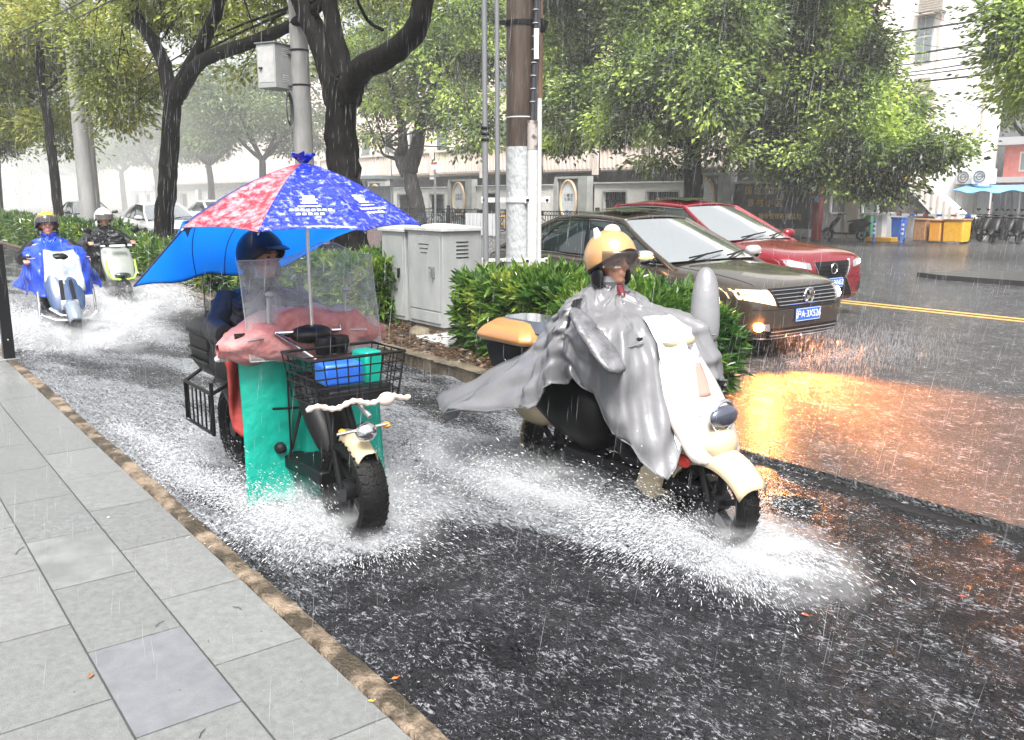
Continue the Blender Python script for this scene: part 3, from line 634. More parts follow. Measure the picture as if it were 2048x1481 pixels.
mb = MB(); mb.bb((-2.9, -1.2, 2.3), (9.4, -.002, 2.55)); mb.build('lower_roof', M['roof_grey'], o, False)
for x in (-1.9, .6, 3.4):
    mb = MB(); mb.bb((x, -.05, 2.8), (x + 1.3, -.003, 3.7)); w_ = mb.build('window', M['pink_trim'], o, False)
    mb = MB(); mb.bb((x + .08, -.08, 2.88), (x + 1.22, -.051, 3.62)); mb.build('pane', MATS['pane_grey'], w_, False)
# cone-footed stand
for (x, lb) in ((-15.3, 'black cone footed stand left of the moped row'), (-14.3, 'thin black stand standing among the parked mopeds')):
    o = thing('barrier_stand', lb, 'stand', (x, 32.7, .03), 0, 'black barrier stands'); mb = MB(); mb.lathe([(.33, 0), (.3, .03), (.12, .16), (.03, .5), (.02, .5), (0, .5)], n=4); mb.build('foot', M['black_metal'], o, False)
    mb = MB(); mb.tube([(0, 0, .45), (0, 0, 1.0)], .025, 8); mb.build('post', M['black_metal'], o)
o = tag(MB().tube([(-15.3, 32.7, 1.0), (-13.0, 32.9, .93), (-11, 33, .98)], .025, 8).build('barrier_bar', M['black_metal']), 'thin dark horizontal bar resting between the black stands', 'bar')
# ------------------------------------------------------------------ trees
def limb(mb, pts, r0, r1, n=10, jit=.12, seg=5):
    """smooth limb through pts"""
    P = [Vector(p) for p in pts]; out = []; k = len(P)
    for i in range(k - 1):
        a, b, c, d = P[max(i - 1, 0)], P[i], P[i + 1], P[min(i + 2, k - 1)]
        for j in range(seg):
            t = j / seg; out.append(.5 * ((2 * b) + (c - a) * t + (2 * a - 5 * b + 4 * c - d) * t * t + (3 * b - a - 3 * c + d) * t ** 3))
    out.append(P[-1]); m = len(out); rs = [r0 + (r1 - r0) * (i / (m - 1)) ** .8 for i in range(m)]
    out = [o + Vector((random.gauss(0, 1), random.gauss(0, 1), 0)) * rs[i] * .05 for i, o in enumerate(out)]
    mb.tube(out, rs, n, True, jit)
def tree(label, base, r0, trunk, limbs, blobs, nleaf, L, lm, group=None, bark='bark', clump=.35, twig=0, cat='tree', flare=1.25, asp=.5):
    """base: world point; trunk/limbs: lists of world points (limbs: (pts, r0, r1)); blobs: (centre, radii) in world"""
    b = Vector(base); o = thing('broadleaf_tree', label, cat, b, 0, group)
    mb = MB(); loc = lambda p: Vector(p) - b
    tp = [loc(p) for p in trunk]
    pts = [tp[0], tp[0].lerp(tp[1], .12)] + tp[1:]; m = len(pts)
    mb2 = []
    limb(mb, pts, r0 * flare, r0 * .8, 16, .10, 6); mb.build('trunk', M[bark], o, True, 60)
    for (pp, a, c) in limbs:
        q = MB(); limb(q, [loc(p) for p in pp], a, c, 10, .12, 5); q.build('limb', M[bark], o, True, 60)
    if twig:
        q = MB()
        for k in range(twig):
            bl = random.choice(blobs); c = loc(bl[0]); src = loc(random.choice(limbs)[0][-1]) if limbs else tp[-1]
            e = c + Vector([random.uniform(-.7, .7) * bl[1][i] for i in range(3)]); mid = (src + e) / 2 + Vector((random.gauss(0, .2), random.gauss(0, .2), random.uniform(0, .5)))
            limb(q, [src, mid, e], r0 * .16, r0 * .03, 5, .1, 3)
        q.build('twigs', M[bark], o, True, 60)
    crown_mesh('crown', [((loc(c)), r) for c, r in blobs], nleaf, L, M[lm], o, clump, asp=asp)
    return o
# row of trees in the planting strip (y about 5.8)
def q5(u, v, y=5.8): return PY(u, v, y)
# nearest: thick forked trunk behind the umbrella
tb = Vector((q5(703, 520).x, 5.8, .09)); tr = [tb, q5(700, 480), q5(690, 380), q5(684, 300), q5(683, 220), q5(688, 150)]
limbs = [([q5(680, 205), q5(650, 110), q5(620, 40), q5(575, -60, 5.6), q5(520, -200, 5.3), q5(480, -420, 5)], .21, .10),
         ([q5(690, 160), q5(668, 60), q5(655, -20), q5(640, -160, 6.2), q5(660, -420, 6.4)], .15, .07),
         ([q5(693, 200), q5(718, 145), q5(775, 112), q5(825, 70), q5(845, 10), q5(850, -90), q5(830, -260), q5(880, -480)], .19, .09),
         ([q5(765, 60, 7.2), q5(735, 40, 6.8), q5(700, -30, 6.4), q5(690, -60, 6.2)], .03, .02)]
bl = [((-13.5, 6.5, 7.2), (2.2, 2.4, 1.2)), ((-10.5, 5.0, 7.6), (2.6, 2.6, 1.4)), ((-9.0, 7.4, 7.0), (2, 2, 1.0)), ((-14.6, 4.6, 6.3), (1.6, 1.6, .9)), ((-11.5, 8.6, 6.4), (2.0, 1.6, 1.0)),
      (PY(570, 20, 7.5), (.9, .8, .55)), (PY(690, 10, 8.5), (1.3, .9, .6)), (PY(760, -60, 8.5), (1.6, .9, .6)), ((-7.4, 5.8, 7.2), (1.6, 1.8, 1.0))]
tree('thick dark forked trunk standing directly behind the blue umbrella', tb, .25, tr, limbs, bl, 20000, .085, 'leaf_a', 'street trees in the planting strip', twig=26)
# second: the Y-shaped tree
tb = Vector((-19.6, 5.8, .09)); tr = [tb, q5(328, 470), q5(334, 380), q5(340, 290), q5(346, 200), q5(348, 180)]
limbs = [([q5(343, 205), q5(328, 130), q5(305, 80), q5(280, 45), q5(264, -20), q5(255, -130)], .17, .09),
         ([q5(350, 200), q5(372, 150), q5(400, 100), q5(422, 50), q5(436, 10), q5(440, -120)], .17, .09),
         ([q5(358, 190), q5(390, 135), q5(425, 112), q5(490, 90), q5(545, 68), q5(598, 42), q5(680, -20)], .15, .07),
         ([q5(300, 75), q5(255, 30), q5(225, -40)], .06, .03)]
def B(u, v, y, ru, rv, ry=None):
    """an ellipsoid of foliage ru by rv (photo pixels at that depth), ry metres deep"""
    c = PY(u, v, y); w = (np.array(c) - np.array((0, 0, HC))) @ _F; k = w / FOC; return (c, (ru * k, ry or (ru + rv) / 2 * k, rv * k))
bl = [B(215, 120, 5.8, 60, 60), B(240, 190, 6.0, 62, 46), B(245, 240, 6.2, 42, 26), B(190, 60, 6, 60, 50), B(310, 20, 6.4, 90, 40), B(430, 0, 6.4, 90, 40), B(500, 45, 6.6, 60, 30), B(545, 115, 6.6, 40, 22),
      B(285, 150, 6.6, 45, 40), B(470, 150, 7, 26, 14), B(330, -80, 6, 170, 70), B(560, -60, 6.4, 120, 50), B(400, 60, 8, 60, 30)]
tree('Y shaped dark tree with three thick limbs behind the black coated rider', tb, .20, tr, limbs, bl, 27000, .13, 'leaf_a', 'street trees in the planting strip', twig=24, clump=.3)
# third: slender left tree
tb = Vector((-31.8, 5.8, .09)); tr = [tb, q5(122, 470), q5(112, 380), q5(102, 290), q5(93, 220), q5(83, 180), q5(80, 100), q5(76, 40), q5(84, -30)]
limbs = [([q5(88, 205), q5(55, 188), q5(35, 172), q5(0, 160), q5(-40, 130)], .10, .05), ([q5(86, 190), q5(110, 165), q5(130, 140), q5(170, 120)], .06, .03),
         ([q5(90, 190), q5(115, 180), q5(132, 160)], .05, .03), ([q5(80, 100), q5(50, 60), q5(20, 20)], .05, .02)]
bl = [B(40, 70, 5.4, 70, 50), B(110, 30, 6, 70, 45), B(20, 150, 5.4, 70, 40), B(30, 250, 5.6, 55, 38), B(100, 245, 6.2, 48, 30), B(95, 120, 6.4, 55, 35), B(140, 190, 6.6, 30, 25), B(0, 290, 6.4, 40, 25), B(60, -40, 6, 140, 60), B(140, 270, 6.6, 26, 40)]
tree('slender dark tree behind the blue caped rider with a branch reaching left', tb, .14, tr, limbs, bl, 24000, .17, 'leaf_a', 'street trees in the planting strip', twig=18, clump=.4)
# further along the strip
proto_far = None
def round_tree(label, x, y, h, rc, n, L, lm, group, r=.2, bark='bark_far', lean=0., seed=0):
    random.seed(seed + 31); b = (x, y, .1); fk = h * .36
    tr = [b, (x + .1, y, h * .2), (x + lean, y + .1, fk)]
    lm_ = []; bl_ = []
    for k in range(5):
        a = 2 * PI * k / 5 + random.random(); e = (x + lean + math.cos(a) * rc * .55, y + math.sin(a) * rc * .55, h * random.uniform(.6, .8))
        lm_.append(([tr[-1], ((tr[-1][0] + e[0]) / 2 + math.cos(a) * .3, (tr[-1][1] + e[1]) / 2, fk + (e[2] - fk) * .4), e], r * .6, r * .2))
    for k in range(13):
        a = random.uniform(0, 2 * PI); d = rc * random.uniform(.25, .8); bl_.append(((x + lean + math.cos(a) * d, y + math.sin(a) * d, h * random.uniform(.48, .95)), [rc * random.uniform(.28, .45) for _ in range(2)] + [rc * random.uniform(.18, .3)]))
    bl_.append(((x + lean, y, h * .75), (rc * .6, rc * .6, h * .2)))
    return tree(label, b, r, tr, lm_, bl_, n, L, lm, group, bark, clump=.45, twig=10)
GA, GB = 'street trees further along the planting strip', 'hazy street trees across the road'
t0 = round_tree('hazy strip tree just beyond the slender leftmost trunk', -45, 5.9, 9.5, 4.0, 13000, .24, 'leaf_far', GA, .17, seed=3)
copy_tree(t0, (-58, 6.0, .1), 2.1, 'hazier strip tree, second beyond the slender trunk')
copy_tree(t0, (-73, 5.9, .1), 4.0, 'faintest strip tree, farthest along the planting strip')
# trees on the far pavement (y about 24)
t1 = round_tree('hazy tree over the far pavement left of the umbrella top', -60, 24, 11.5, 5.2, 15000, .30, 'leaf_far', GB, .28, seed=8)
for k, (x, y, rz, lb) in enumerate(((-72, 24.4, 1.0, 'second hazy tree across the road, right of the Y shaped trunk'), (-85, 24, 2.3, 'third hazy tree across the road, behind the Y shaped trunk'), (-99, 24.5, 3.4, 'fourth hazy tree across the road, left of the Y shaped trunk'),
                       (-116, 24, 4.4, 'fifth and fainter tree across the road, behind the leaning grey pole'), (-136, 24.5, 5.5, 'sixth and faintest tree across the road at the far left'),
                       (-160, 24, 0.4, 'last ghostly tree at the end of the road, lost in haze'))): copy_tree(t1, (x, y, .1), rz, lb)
def f24(u, v, y=24): return PY(u, v, y)
tb = Vector((f24(838, 460).x, 24, .16)); tr = [tb, f24(832, 410), f24(822, 360), f24(815, 335)]
limbs = [([f24(815, 345), f24(800, 315), f24(806, 290), f24(800, 240), f24(780, 160)], .42, .15), ([f24(818, 340), f24(835, 290), f24(842, 250), f24(865, 180), f24(900, 100)], .46, .16),
         ([f24(805, 325), f24(790, 318), f24(768, 310), f24(760, 296)], .14, .05), ([f24(806, 315), f24(790, 300), f24(770, 290)], .10, .04)]
bl = [B(770, 190, 24, 60, 45), B(880, 120, 24, 90, 55), B(930, 210, 24, 60, 45), B(960, 100, 25, 60, 60), B(830, 60, 24, 110, 50), B(750, 270, 24, 30, 22), B(860, 225, 24.5, 45, 35), B(970, 265, 23, 45, 35), B(730, 120, 26, 60, 60), B(940, 30, 25, 100, 50), B(930, 290, 23, 25, 18),
      B(800, -40, 24, 190, 60)]
tree('big grey barked forked tree beside the bus shelter across the road', tb, .42, tr, limbs, bl, 42000, .24, 'leaf_b', 'trees across the road', 'bark_far', .5, 14, asp=.55)
tb = Vector((f24(1388, 480).x, 24, .03)); tr = [tb, f24(1388, 400), f24(1386, 330), f24(1384, 275)]
limbs = [([f24(1384, 300), f24(1350, 262), f24(1300, 230), f24(1240, 180)], .26, .08), ([f24(1385, 280), f24(1378, 180), f24(1400, 80), f24(1420, -40)], .26, .1), ([f24(1386, 290), f24(1425, 262), f24(1480, 220), f24(1530, 160)], .24, .08), ([f24(1384, 300), f24(1330, 285), f24(1290, 280)], .1, .04)]
bl = [B(1290, 150, 22, 85, 55), B(1190, 200, 23, 80, 60), B(1120, 110, 24, 80, 80), B(1150, 20, 25, 110, 60), B(1390, 160, 22, 90, 60), B(1320, 60, 24, 110, 60), B(1130, 280, 24, 60, 28), B(1230, 250, 22, 60, 30), B(1320, 245, 22, 60, 30), B(1430, 215, 22, 60, 40),
      B(1460, 60, 24, 90, 60), B(1300, -50, 25, 260, 60), B(1320, 320, 23, 50, 14), B(1440, 300, 23, 38, 20), B(1090, 200, 25, 40, 60)]
tree('broad bright green tree with a straight dark trunk behind the brown car', tb, .34, tr, limbs, bl, 78000, .20, 'leaf_b', 'trees across the road', 'bark', .42, 20, asp=.55)
y2 = 29.3
def f29(u, v): return PY(u, v, y2)
tb = Vector((-21.6, 32.3, .15)); tr = [tb, (-21.6, 32.2, 1.5), (-21.5, 31.9, 3.0), (-21.7, 31.2, 4.2)]
limbs = [([(-21.7, 31.2, 4.2), f29(1560, 200), f29(1540, 90)], .2, .08), ([(-21.7, 31.2, 4.2), f29(1650, 180), f29(1680, 70)], .2, .08), ([(-21.5, 31.6, 3.6), f29(1700, 270), f29(1800, 290), f29(1880, 310)], .16, .05)]
bl = [B(1540, 90, 29, 90, 60), B(1630, 60, 28, 110, 70), B(1700, 120, 29, 80, 70), B(1600, 170, 27.5, 110, 60), B(1690, 220, 28, 90, 60), B(1550, 260, 27.5, 80, 45), B(1640, 300, 27.5, 90, 45), B(1740, 290, 28, 80, 45), B(1830, 305, 28.5, 70, 34), B(1890, 300, 29, 42, 26),
      B(1700, 360, 28, 50, 26), B(1770, 370, 28.5, 45, 26), B(1600, 345, 28, 55, 20), B(1480, 180, 28, 60, 70), B(1790, 225, 30, 50, 45), B(1600, -30, 28, 200, 60), B(1780, 400, 28.8, 20, 12), B(1525, 320, 28, 40, 20), B(1460, 100, 29, 60, 60)]
tree('wide drooping green tree hanging over the black stone name wall', tb, .24, tr, limbs, bl, 88000, .19, 'leaf_b', 'trees across the road', 'bark', .42, 22, asp=.55)
# tree whose branch enters at the top right corner, tree behind the white block
tb = Vector((-7.2, 24, .03)); tr = [tb, (-7.1, 24, 3), (-7.2, 24.1, 5)]
bl = [B(2035, 20, 23, 50, 25), B(2050, 95, 23, 55, 40), B(2065, 180, 23, 50, 30), B(2120, 80, 23, 80, 110), B(2180, -60, 24, 140, 90)]
tree('tree at the right edge with one green branch reaching into view', tb, .25, tr, [([(-7.2, 24.1, 5), (-8.6, 23.6, 6.4), (-9.8, 23, 7)], .14, .05), ([(-7.2, 24.1, 5), (-7, 24.4, 7), (-6.5, 24, 9)], .14, .05)], bl, 22000, .17, 'leaf_b', 'trees across the road', 'bark', .4, 8)
round_tree('light green tree rising behind the red walled house', -22.0, 54, 11.5, 4.2, 15000, .3, 'leaf_b', 'trees across the road', .25, seed=21)

# ------------------------------------------------------------------ hedges
def hedge(label, x0, x1, y0, y1, h, n, seed, ends=.12, L=.13):
    global RNG
    o = thing('hedge', label, 'hedge', ((x0 + x1) / 2, (y0 + y1) / 2, .1), 0, 'clipped hedges in the planting strip'); a, b = abs(x1 - x0) / 2, (y1 - y0) / 2
    h *= .84; k = n // 9; rt = 1 if ends > .2 else 0; q = RNG.uniform(-1, 1, (k, 3)); q[:, 2] = RNG.uniform(0, 1, k)
    face = RNG.integers(0, 6, k)
    q[:, 2] = np.where(face < 3, RNG.uniform(.88, 1.05, k), q[:, 2]); sgn = np.where(RNG.random(k) < .75, -1, 1)
    q[:, 1] = np.where((face == 3) | (face == 4), sgn * RNG.uniform(.85, 1.05, k), q[:, 1]); q[:, 0] = np.where(face == 5, np.sign(q[:, 0]) * RNG.uniform(.9, 1.06, k), q[:, 0])
    P = q * np.array([a, b, h]); P[:, 2] *= 1 - rt * .42 * np.clip(q[:, 0] - .2, 0, 1) ** 1.2; P[:, 2] += np.sin(P[:, 0] * 5 + seed) * .035 * (q[:, 2]) + np.abs(RNG.normal(0, .055, k)); P[:, 0] += RNG.normal(0, .05, k); P[:, 1] += RNG.normal(0, .04, k); P[:, 1] *= (.93 + .1 * q[:, 2])
    cn = P * np.array([0, 0, 0]) + np.array([0, 0, h * .4]); out = (q * np.array([.6, 1, .8]) + np.array([0, 0, .35])); out /= np.linalg.norm(out, axis=1, keepdims=True)
    P9 = np.repeat(P, 9, 0); d = RNG.normal(size=P9.shape) * .75 + np.repeat(out, 9, 0) * .9; LL = RNG.uniform(.55, 1.35, len(P9)) * L * 1.12
    v, f = leaves(P9, d, LL, LL * .30, .18); np_mesh('foliage', v, f, M['leaf_hedge'], o)
    st = MB()
    for i in range(int(a * 14)):
        x = random.uniform(-a, a) * .9; y = random.uniform(-b, b) * .8; st.tube([(x, y, -.02), (x + random.gauss(0, .05), y + random.gauss(0, .05), h * .5), (x + random.gauss(0, .1), y + random.gauss(0, .1), h * .9)], [.012, .009, .004], 5)
    st.build('stems', M['bark'], o)
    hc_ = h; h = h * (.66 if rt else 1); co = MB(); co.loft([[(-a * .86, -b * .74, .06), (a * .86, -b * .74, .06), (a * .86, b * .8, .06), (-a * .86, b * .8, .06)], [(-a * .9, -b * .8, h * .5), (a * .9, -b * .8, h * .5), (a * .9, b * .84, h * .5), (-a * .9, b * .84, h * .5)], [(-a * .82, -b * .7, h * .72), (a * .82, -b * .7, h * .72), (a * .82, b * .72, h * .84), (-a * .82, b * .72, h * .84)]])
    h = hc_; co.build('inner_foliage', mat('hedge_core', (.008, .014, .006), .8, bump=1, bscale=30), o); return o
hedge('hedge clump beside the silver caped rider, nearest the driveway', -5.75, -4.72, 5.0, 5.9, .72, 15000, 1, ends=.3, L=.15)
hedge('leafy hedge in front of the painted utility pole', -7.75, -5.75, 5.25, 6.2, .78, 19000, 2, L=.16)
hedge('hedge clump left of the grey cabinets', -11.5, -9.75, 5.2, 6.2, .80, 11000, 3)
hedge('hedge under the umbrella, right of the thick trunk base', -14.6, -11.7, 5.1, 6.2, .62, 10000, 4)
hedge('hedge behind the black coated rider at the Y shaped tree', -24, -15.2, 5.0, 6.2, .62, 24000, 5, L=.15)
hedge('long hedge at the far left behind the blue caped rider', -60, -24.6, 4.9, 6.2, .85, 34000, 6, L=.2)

# ------------------------------------------------------------------ poles
xp, yp = -7.62, 5.95
o = thing('utility_pole', 'thick utility pole, dark above and painted white below, with conduits', 'utility pole', (xp, yp, .09))
k = lambda v: PY(1035, v, yp).z - .09
zw = k(295)
mb = MB(); mb.tube([(0, 0, -.02), (0, 0, zw * .5), (0, 0, zw)], [.168, .165, .162], 28); mb.build('painted_base', M['pole_grey'], o)
mb = MB(); mb.tube([(0, 0, zw), (0, 0, 4.5), (0, 0, 9)], [.1615, .155, .13], 28); mb.build('shaft', M['conc_wet'], o)
# direction to the viewer (conduits are strapped on the road side facing the lane)
def around(ang, r): return Vector((math.cos(ang), math.sin(ang), 0)) * r
VA = math.atan2(-yp, -xp)   # angle towards the pavement viewer
def side(off, r=.2): return around(VA + off, r)
p1 = side(.62, .205)
mb = MB(); mb.tube([Vector((p1.x, p1.y, -.02)) * 1, p1 + Vector((0, 0, zw * .98)) - side(.62, .0)], [.058, .055], 18); mb.build('white_conduit', M['white_paint'], o)
mb = MB(); mb.tube([p1 + Vector((0, 0, zw * .98)), p1 * .99 + Vector((0, 0, zw + .26))], [.0562, .0562], 18); c_ = mb.build('conduit_mouth', mat('conduit_top', (.33, .30, .28), .5, col2=(.08, .06, .05), scale=12, mix=(.5, .6)), o)
pb = side(1.25, .19)
mb = MB(); mb.tube([pb + Vector((0, 0, 0)), pb + Vector((0, 0, zw + .03)), pb * 1.0 + Vector((0, 0, zw + .5))], .04, 14); mb.build('rear_conduit', M['white_paint'], o)
mb = MB(); mb.tube([pb + Vector((0, 0, zw + .5)), pb * .96 + Vector((0, 0, 7))], .045, 14); mb.build('brown_conduit', M['conc_rust'], o)
mb = MB(); p2 = side(.55, .2); p3 = side(.95, .2)
cp = [p1 * .99 + Vector((0, 0, zw + .2)), side(.66, .2) + Vector((0, 0, zw + .5)), side(.8, .2) + Vector((0, 0, zw + 1.0)), side(.92, .2) + Vector((0, 0, zw + 1.7)), side(.98, .2) + Vector((0, 0, 6))]
mb.tube(cp, .024, 10); mb.tube([c + side(1.4, .03) for c in cp], .018, 8); mb.build('black_cable', M['cable'], o)
mb = MB()
for j in range(11): zc = zw + .45 + j * .13; a = .64 + (zc - zw - .4) * .21; mb.torus(side(a, .2) + Vector((0, 0, zc)), .028, .005, 'z', 12, 5)
mb.build('cable_tie', mat('tie_grey', (.4, .4, .42), .4), o)
mb = MB(); q = side(.72, .235); mb.box(q + Vector((0, 0, zw + 1.02)), (.02, .05, .3), VA); mb.build('cable_tag', M['panel_white'], o, bevel=.004)
for nm, off, r, rad in (('left_conduit', -1.28, .40, .032), ('grey_conduit', -1.22, .27, .026)):
    q = side(off, r); zc = k(285) if nm[0] == 'l' else 9
    mb = MB(); mb.tube([q, q + Vector((0, 0, zc))], rad, 14); mb.build('thin_conduit', mat('conduit_grey', (.17, .175, .185), .45, .2), o)
    if nm[0] == 'l':
        mb = MB(); mb.tube([q + Vector((0, 0, zc)), q + Vector((0, 0, 9))], rad * .86, 14); mb.build('thin_conduit', MATS['conduit_grey'], o)
        mb = MB()
        for dz in (0, .06, .12): mb.lathe([(rad + .008, zc + dz), (rad + .012, zc + dz + .015), (rad + .008, zc + dz + .03)], q, n=14)
        mb.build('coupling', M['black_plastic'], o)
def band(z, wide, m, r=.176, h=.05):
    b = MB(); b.lathe([(r - .008, z), (r, z), (r, z + h), (r - .008, z + h)], n=28, close=True); bd = b.build('strap', m, o)
    if wide:
        b = MB(); e0 = side(-1.3, .42); e1 = side(1.25, .30); off = side(0, .0)
        for e in (e0, e1): b.bar(Vector((0, 0, z + h / 2)) + e * .42, Vector((0, 0, z + h / 2)) + e, .018, h * 1.0)
        b.build('bracket_arm', m, bd, False)
        b = MB()
        for e in (e0 * .98, e1 * .98, side(.35, .19), side(.9, .19)): b.box(e + Vector((0, 0, z + h / 2)), (.03, .06, h * 1.5), VA)
        b.build('clamp', m, bd, True, bevel=.004)
        b = MB()
        for e in (e0 * .98, e1 * .98, side(.35, .2), side(.9, .2)): b.lathe([(0, -.012), (.012, -.012), (.012, .012), (0, .012)], e + Vector((0, 0, z + h / 2)) + side(0, .022), 'x', 8)
        b.build('bolt', M['black_metal'], bd)
band(k(405), True, M['white_paint']); band(k(545), True, M['white_paint']); band(k(522), True, M['white_paint'], h=.035)
band(k(56), False, M['black_metal'], .168); band(k(238), False, M['white_paint'], .1655, .012)
b = MB(); b.bar(side(-1.3, .17) + Vector((0, 0, k(50))), side(-1.3, .30) + Vector((0, 0, k(50))), .05, .04); b.build('upper_lug', M['black_metal'], o, False)
b = MB(); b.bar(side(1.2, .17) + Vector((0, 0, k(50))), side(1.2, .27) + Vector((0, 0, k(60))), .05, .12); b.build('upper_lug', M['black_metal'], o, False)

def simple_pole(label, x, y, r0, r1, top, lean=(0, 0), m='concrete'):
    o = thing('utility_pole', label, 'utility pole', (x, y, .09), 0); mb = MB(); mb.tube([(0, 0, -.02), (lean[0] * .5, lean[1] * .5, top / 2), (lean[0], lean[1], top)], [r0, (r0 + r1) / 2, r1], 20); mb.build('shaft', M[m], o)
    return o
pl = simple_pole('light grey concrete pole with a metal box, between the umbrella and thick trunk', -12.9, 5.85, .155, .11, 9)
for z in (3.25, 3.75): mb = MB(); mb.lathe([(.135, z), (.142, z), (.142, z + .03), (.135, z + .03)], n=20, close=True); mb.build('strap', M['black_metal'], pl)
pl2 = simple_pole('leaning light grey concrete pole between the blue and black riders', -27.4, 5.8, .24, .13, 10, (-.4, -.0))
for z in (1.9, 2.1, 3.9, 4.15): mb = MB(); xx = -.4 * z / 10; mb.lathe([(.232 - z * .011, z), (.238 - z * .011, z), (.238 - z * .011, z + .02)], (xx, 0, 0), n=20); mb.build('strap', M['steel'], pl2)
pl3 = simple_pole('second grey concrete pole right behind the leaning pole', -28.6, 6.2, .2, .13, 8.5, (.0, .0))
# metal box on the middle pole
o = thing('meter_box', 'grey metal switch box with louvres strapped high on the concrete pole', 'electrical box', (-13.05, 5.55, 3.27)); 
az = VA2 = math.atan2(-5.5, 13.0); R3 = Matrix.Rotation(math.radians(-62), 3, 'Z')
mb = MB(); mb.box((0, 0, .33), (.50, .34, .62), rot=R3); mb.build('casing', M['cab_grey'], o, True, bevel=.008)
mb = MB(); mb.box((0, 0, .655), (.54, .38, .02), rot=R3); mb.build('lid', M['steel'], o, True, bevel=.004)
for z in (.12, .50):
    for j in range(4):
        mb = MB(); mb.box(R3 @ Vector((.02, .172, 0)) + Vector((0, 0, z + j * .03)), (.13, .006, .011), rot=R3); mb.build('louvre', M['white_paint'], o, False)
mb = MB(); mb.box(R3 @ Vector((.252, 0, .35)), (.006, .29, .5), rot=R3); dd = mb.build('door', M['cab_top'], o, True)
mb = MB(); mb.box(R3 @ Vector((.27, -.09, .3)), (.03, .05, .03), rot=R3); mb.build('handle', M['black_metal'], dd)
mb = MB(); mb.bar(R3 @ Vector((-.02, .17, .55)), Vector((.15, .3, .55)), .03, .05); mb.bar(R3 @ Vector((-.02, .17, .1)), Vector((.15, .3, .1)), .03, .05); mb.build('mount', M['steel'], o, False)
o = thing('cable_coil', 'coil of black cable hanging under the pole box', 'cable', (-12.86, 5.62, 2.98)); mb = MB()
for j in range(5):
    w_ = .085 + .012 * j; mb.tube([(math.cos(t) * w_ * .5 + .01 * j, math.cos(t) * -w_ * .6, math.sin(t) * (.2 + .01 * j) + .02) for t in [2 * PI * i / 20 for i in range(21)]], .009, 6, False)
mb.build('loops', M['cable'], o)
mb = MB(); mb.tube([(0, 0, .2), (-.02, -.02, .29)], .012, 6); mb.build('tail', M['cable'], o)

# ------------------------------------------------------------------ grey cabinets
def cabinet(label, x, y, w, dpt, h, roofed=True, rz=0., louv=True):
    o = thing('utility_cabinet', label, 'cabinet', (x, y, .1), rz, 'grey utility cabinets'); t = .0
    mb = MB(); mb.bb((-w / 2 + .02, -dpt / 2 + .02, -.03), (w / 2 - .02, dpt / 2 - .02, .09)); mb.build('plinth', M['kerb2'], o, False)
    mb = MB(); mb.bb((-w / 2, -dpt / 2, .09), (w / 2, dpt / 2, h)); mb.build('casing', M['cab_grey'], o, True, bevel=.006)
    mb = MB(); a, b = w / 2 + .035, dpt / 2 + .035
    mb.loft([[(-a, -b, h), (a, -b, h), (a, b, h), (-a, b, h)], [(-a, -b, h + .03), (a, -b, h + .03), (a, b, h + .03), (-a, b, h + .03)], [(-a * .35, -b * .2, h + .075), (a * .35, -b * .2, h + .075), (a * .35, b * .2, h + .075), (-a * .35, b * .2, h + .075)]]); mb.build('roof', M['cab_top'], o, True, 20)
    return o
# large cabinet: narrow door side faces the lane (-y), louvred end faces +x
dW, dD = .78, .55
o = cabinet('larger grey utility cabinet with a louvred side and small peaked lid', -8.98, 5.83, dW, dD, 1.22)
mb = MB(); mb.bb((-dW / 2 + .05, -dD / 2 - .012, .28), (dW / 2 - .05, -dD / 2 - .0005, 1.16)); d_ = mb.build('door', M['cab_grey'], o, True, bevel=.004)
mb = MB(); mb.bb((-dW / 2 + .06, -dD / 2 - .014, .135), (dW / 2 - .06, -dD / 2 - .0005, .262)); mb.build('lower_panel', M['cab_grey'], o, True, bevel=.003)
mb = MB(); mb.box((dW / 2 - .17, -dD / 2 - .03, .74), (.03, .03, .13)); mb.box((dW / 2 - .19, -dD / 2 - .045, .79), (.09, .02, .03)); mb.build('handle', M['steel'], d_, bevel=.003)
mb = MB()
for j in range(3): mb.box((.0, -dD / 2 - .0135, 1.06 - .05 * j), (.22 - .04 * j, .004, .008))
mb.build('vent_slots', M['black_metal'], d_, False)
mb = MB()
for j in range(5): mb.box((dW / 2 + .002, .0, 1.09 - .045 * j), (.006, .17, .012))
mb.build('louvres', M['black_metal'], o, False)
o = cabinet('smaller grey utility cabinet half hidden by the larger one', -9.72, 5.76, .58, .42, 1.19)
mb = MB(); mb.bb((-.25, -.222, .14), (.25, -.2105, 1.13)); d_ = mb.build('door', M['cab_grey'], o, True, bevel=.004)
mb = MB(); mb.box((.17, -.24, .68), (.03, .03, .12)); mb.build('handle', M['black_metal'], d_, bevel=.003)
o = tag(MB().bb((-8.6, 5.15, .1), (-7.9, 5.62, .14)).build('manhole_cover', M['stone_trim'], None, False, bevel=.01), 'flat wet stone cover slab on the soil in front of the larger cabinet', 'cover slab')
# planter rocks
for (x, y, s, lb) in ((-8.75, 5.32, .16, 'pale broken concrete lump at the foot of the larger cabinet'), (-9.4, 5.2, .09, 'small stone lying left of the cabinet plinth')):
    mb = MB(); mb.ell((x, y, .13), (s, s * .7, s * .55), 12, 8); o = mb.build('rock', M['kerb2'])
    for v in o.data.vertices: v.co += Vector((random.gauss(0, s * .07), random.gauss(0, s * .07), random.gauss(0, s * .06)))
    tag(o, lb, 'rock')

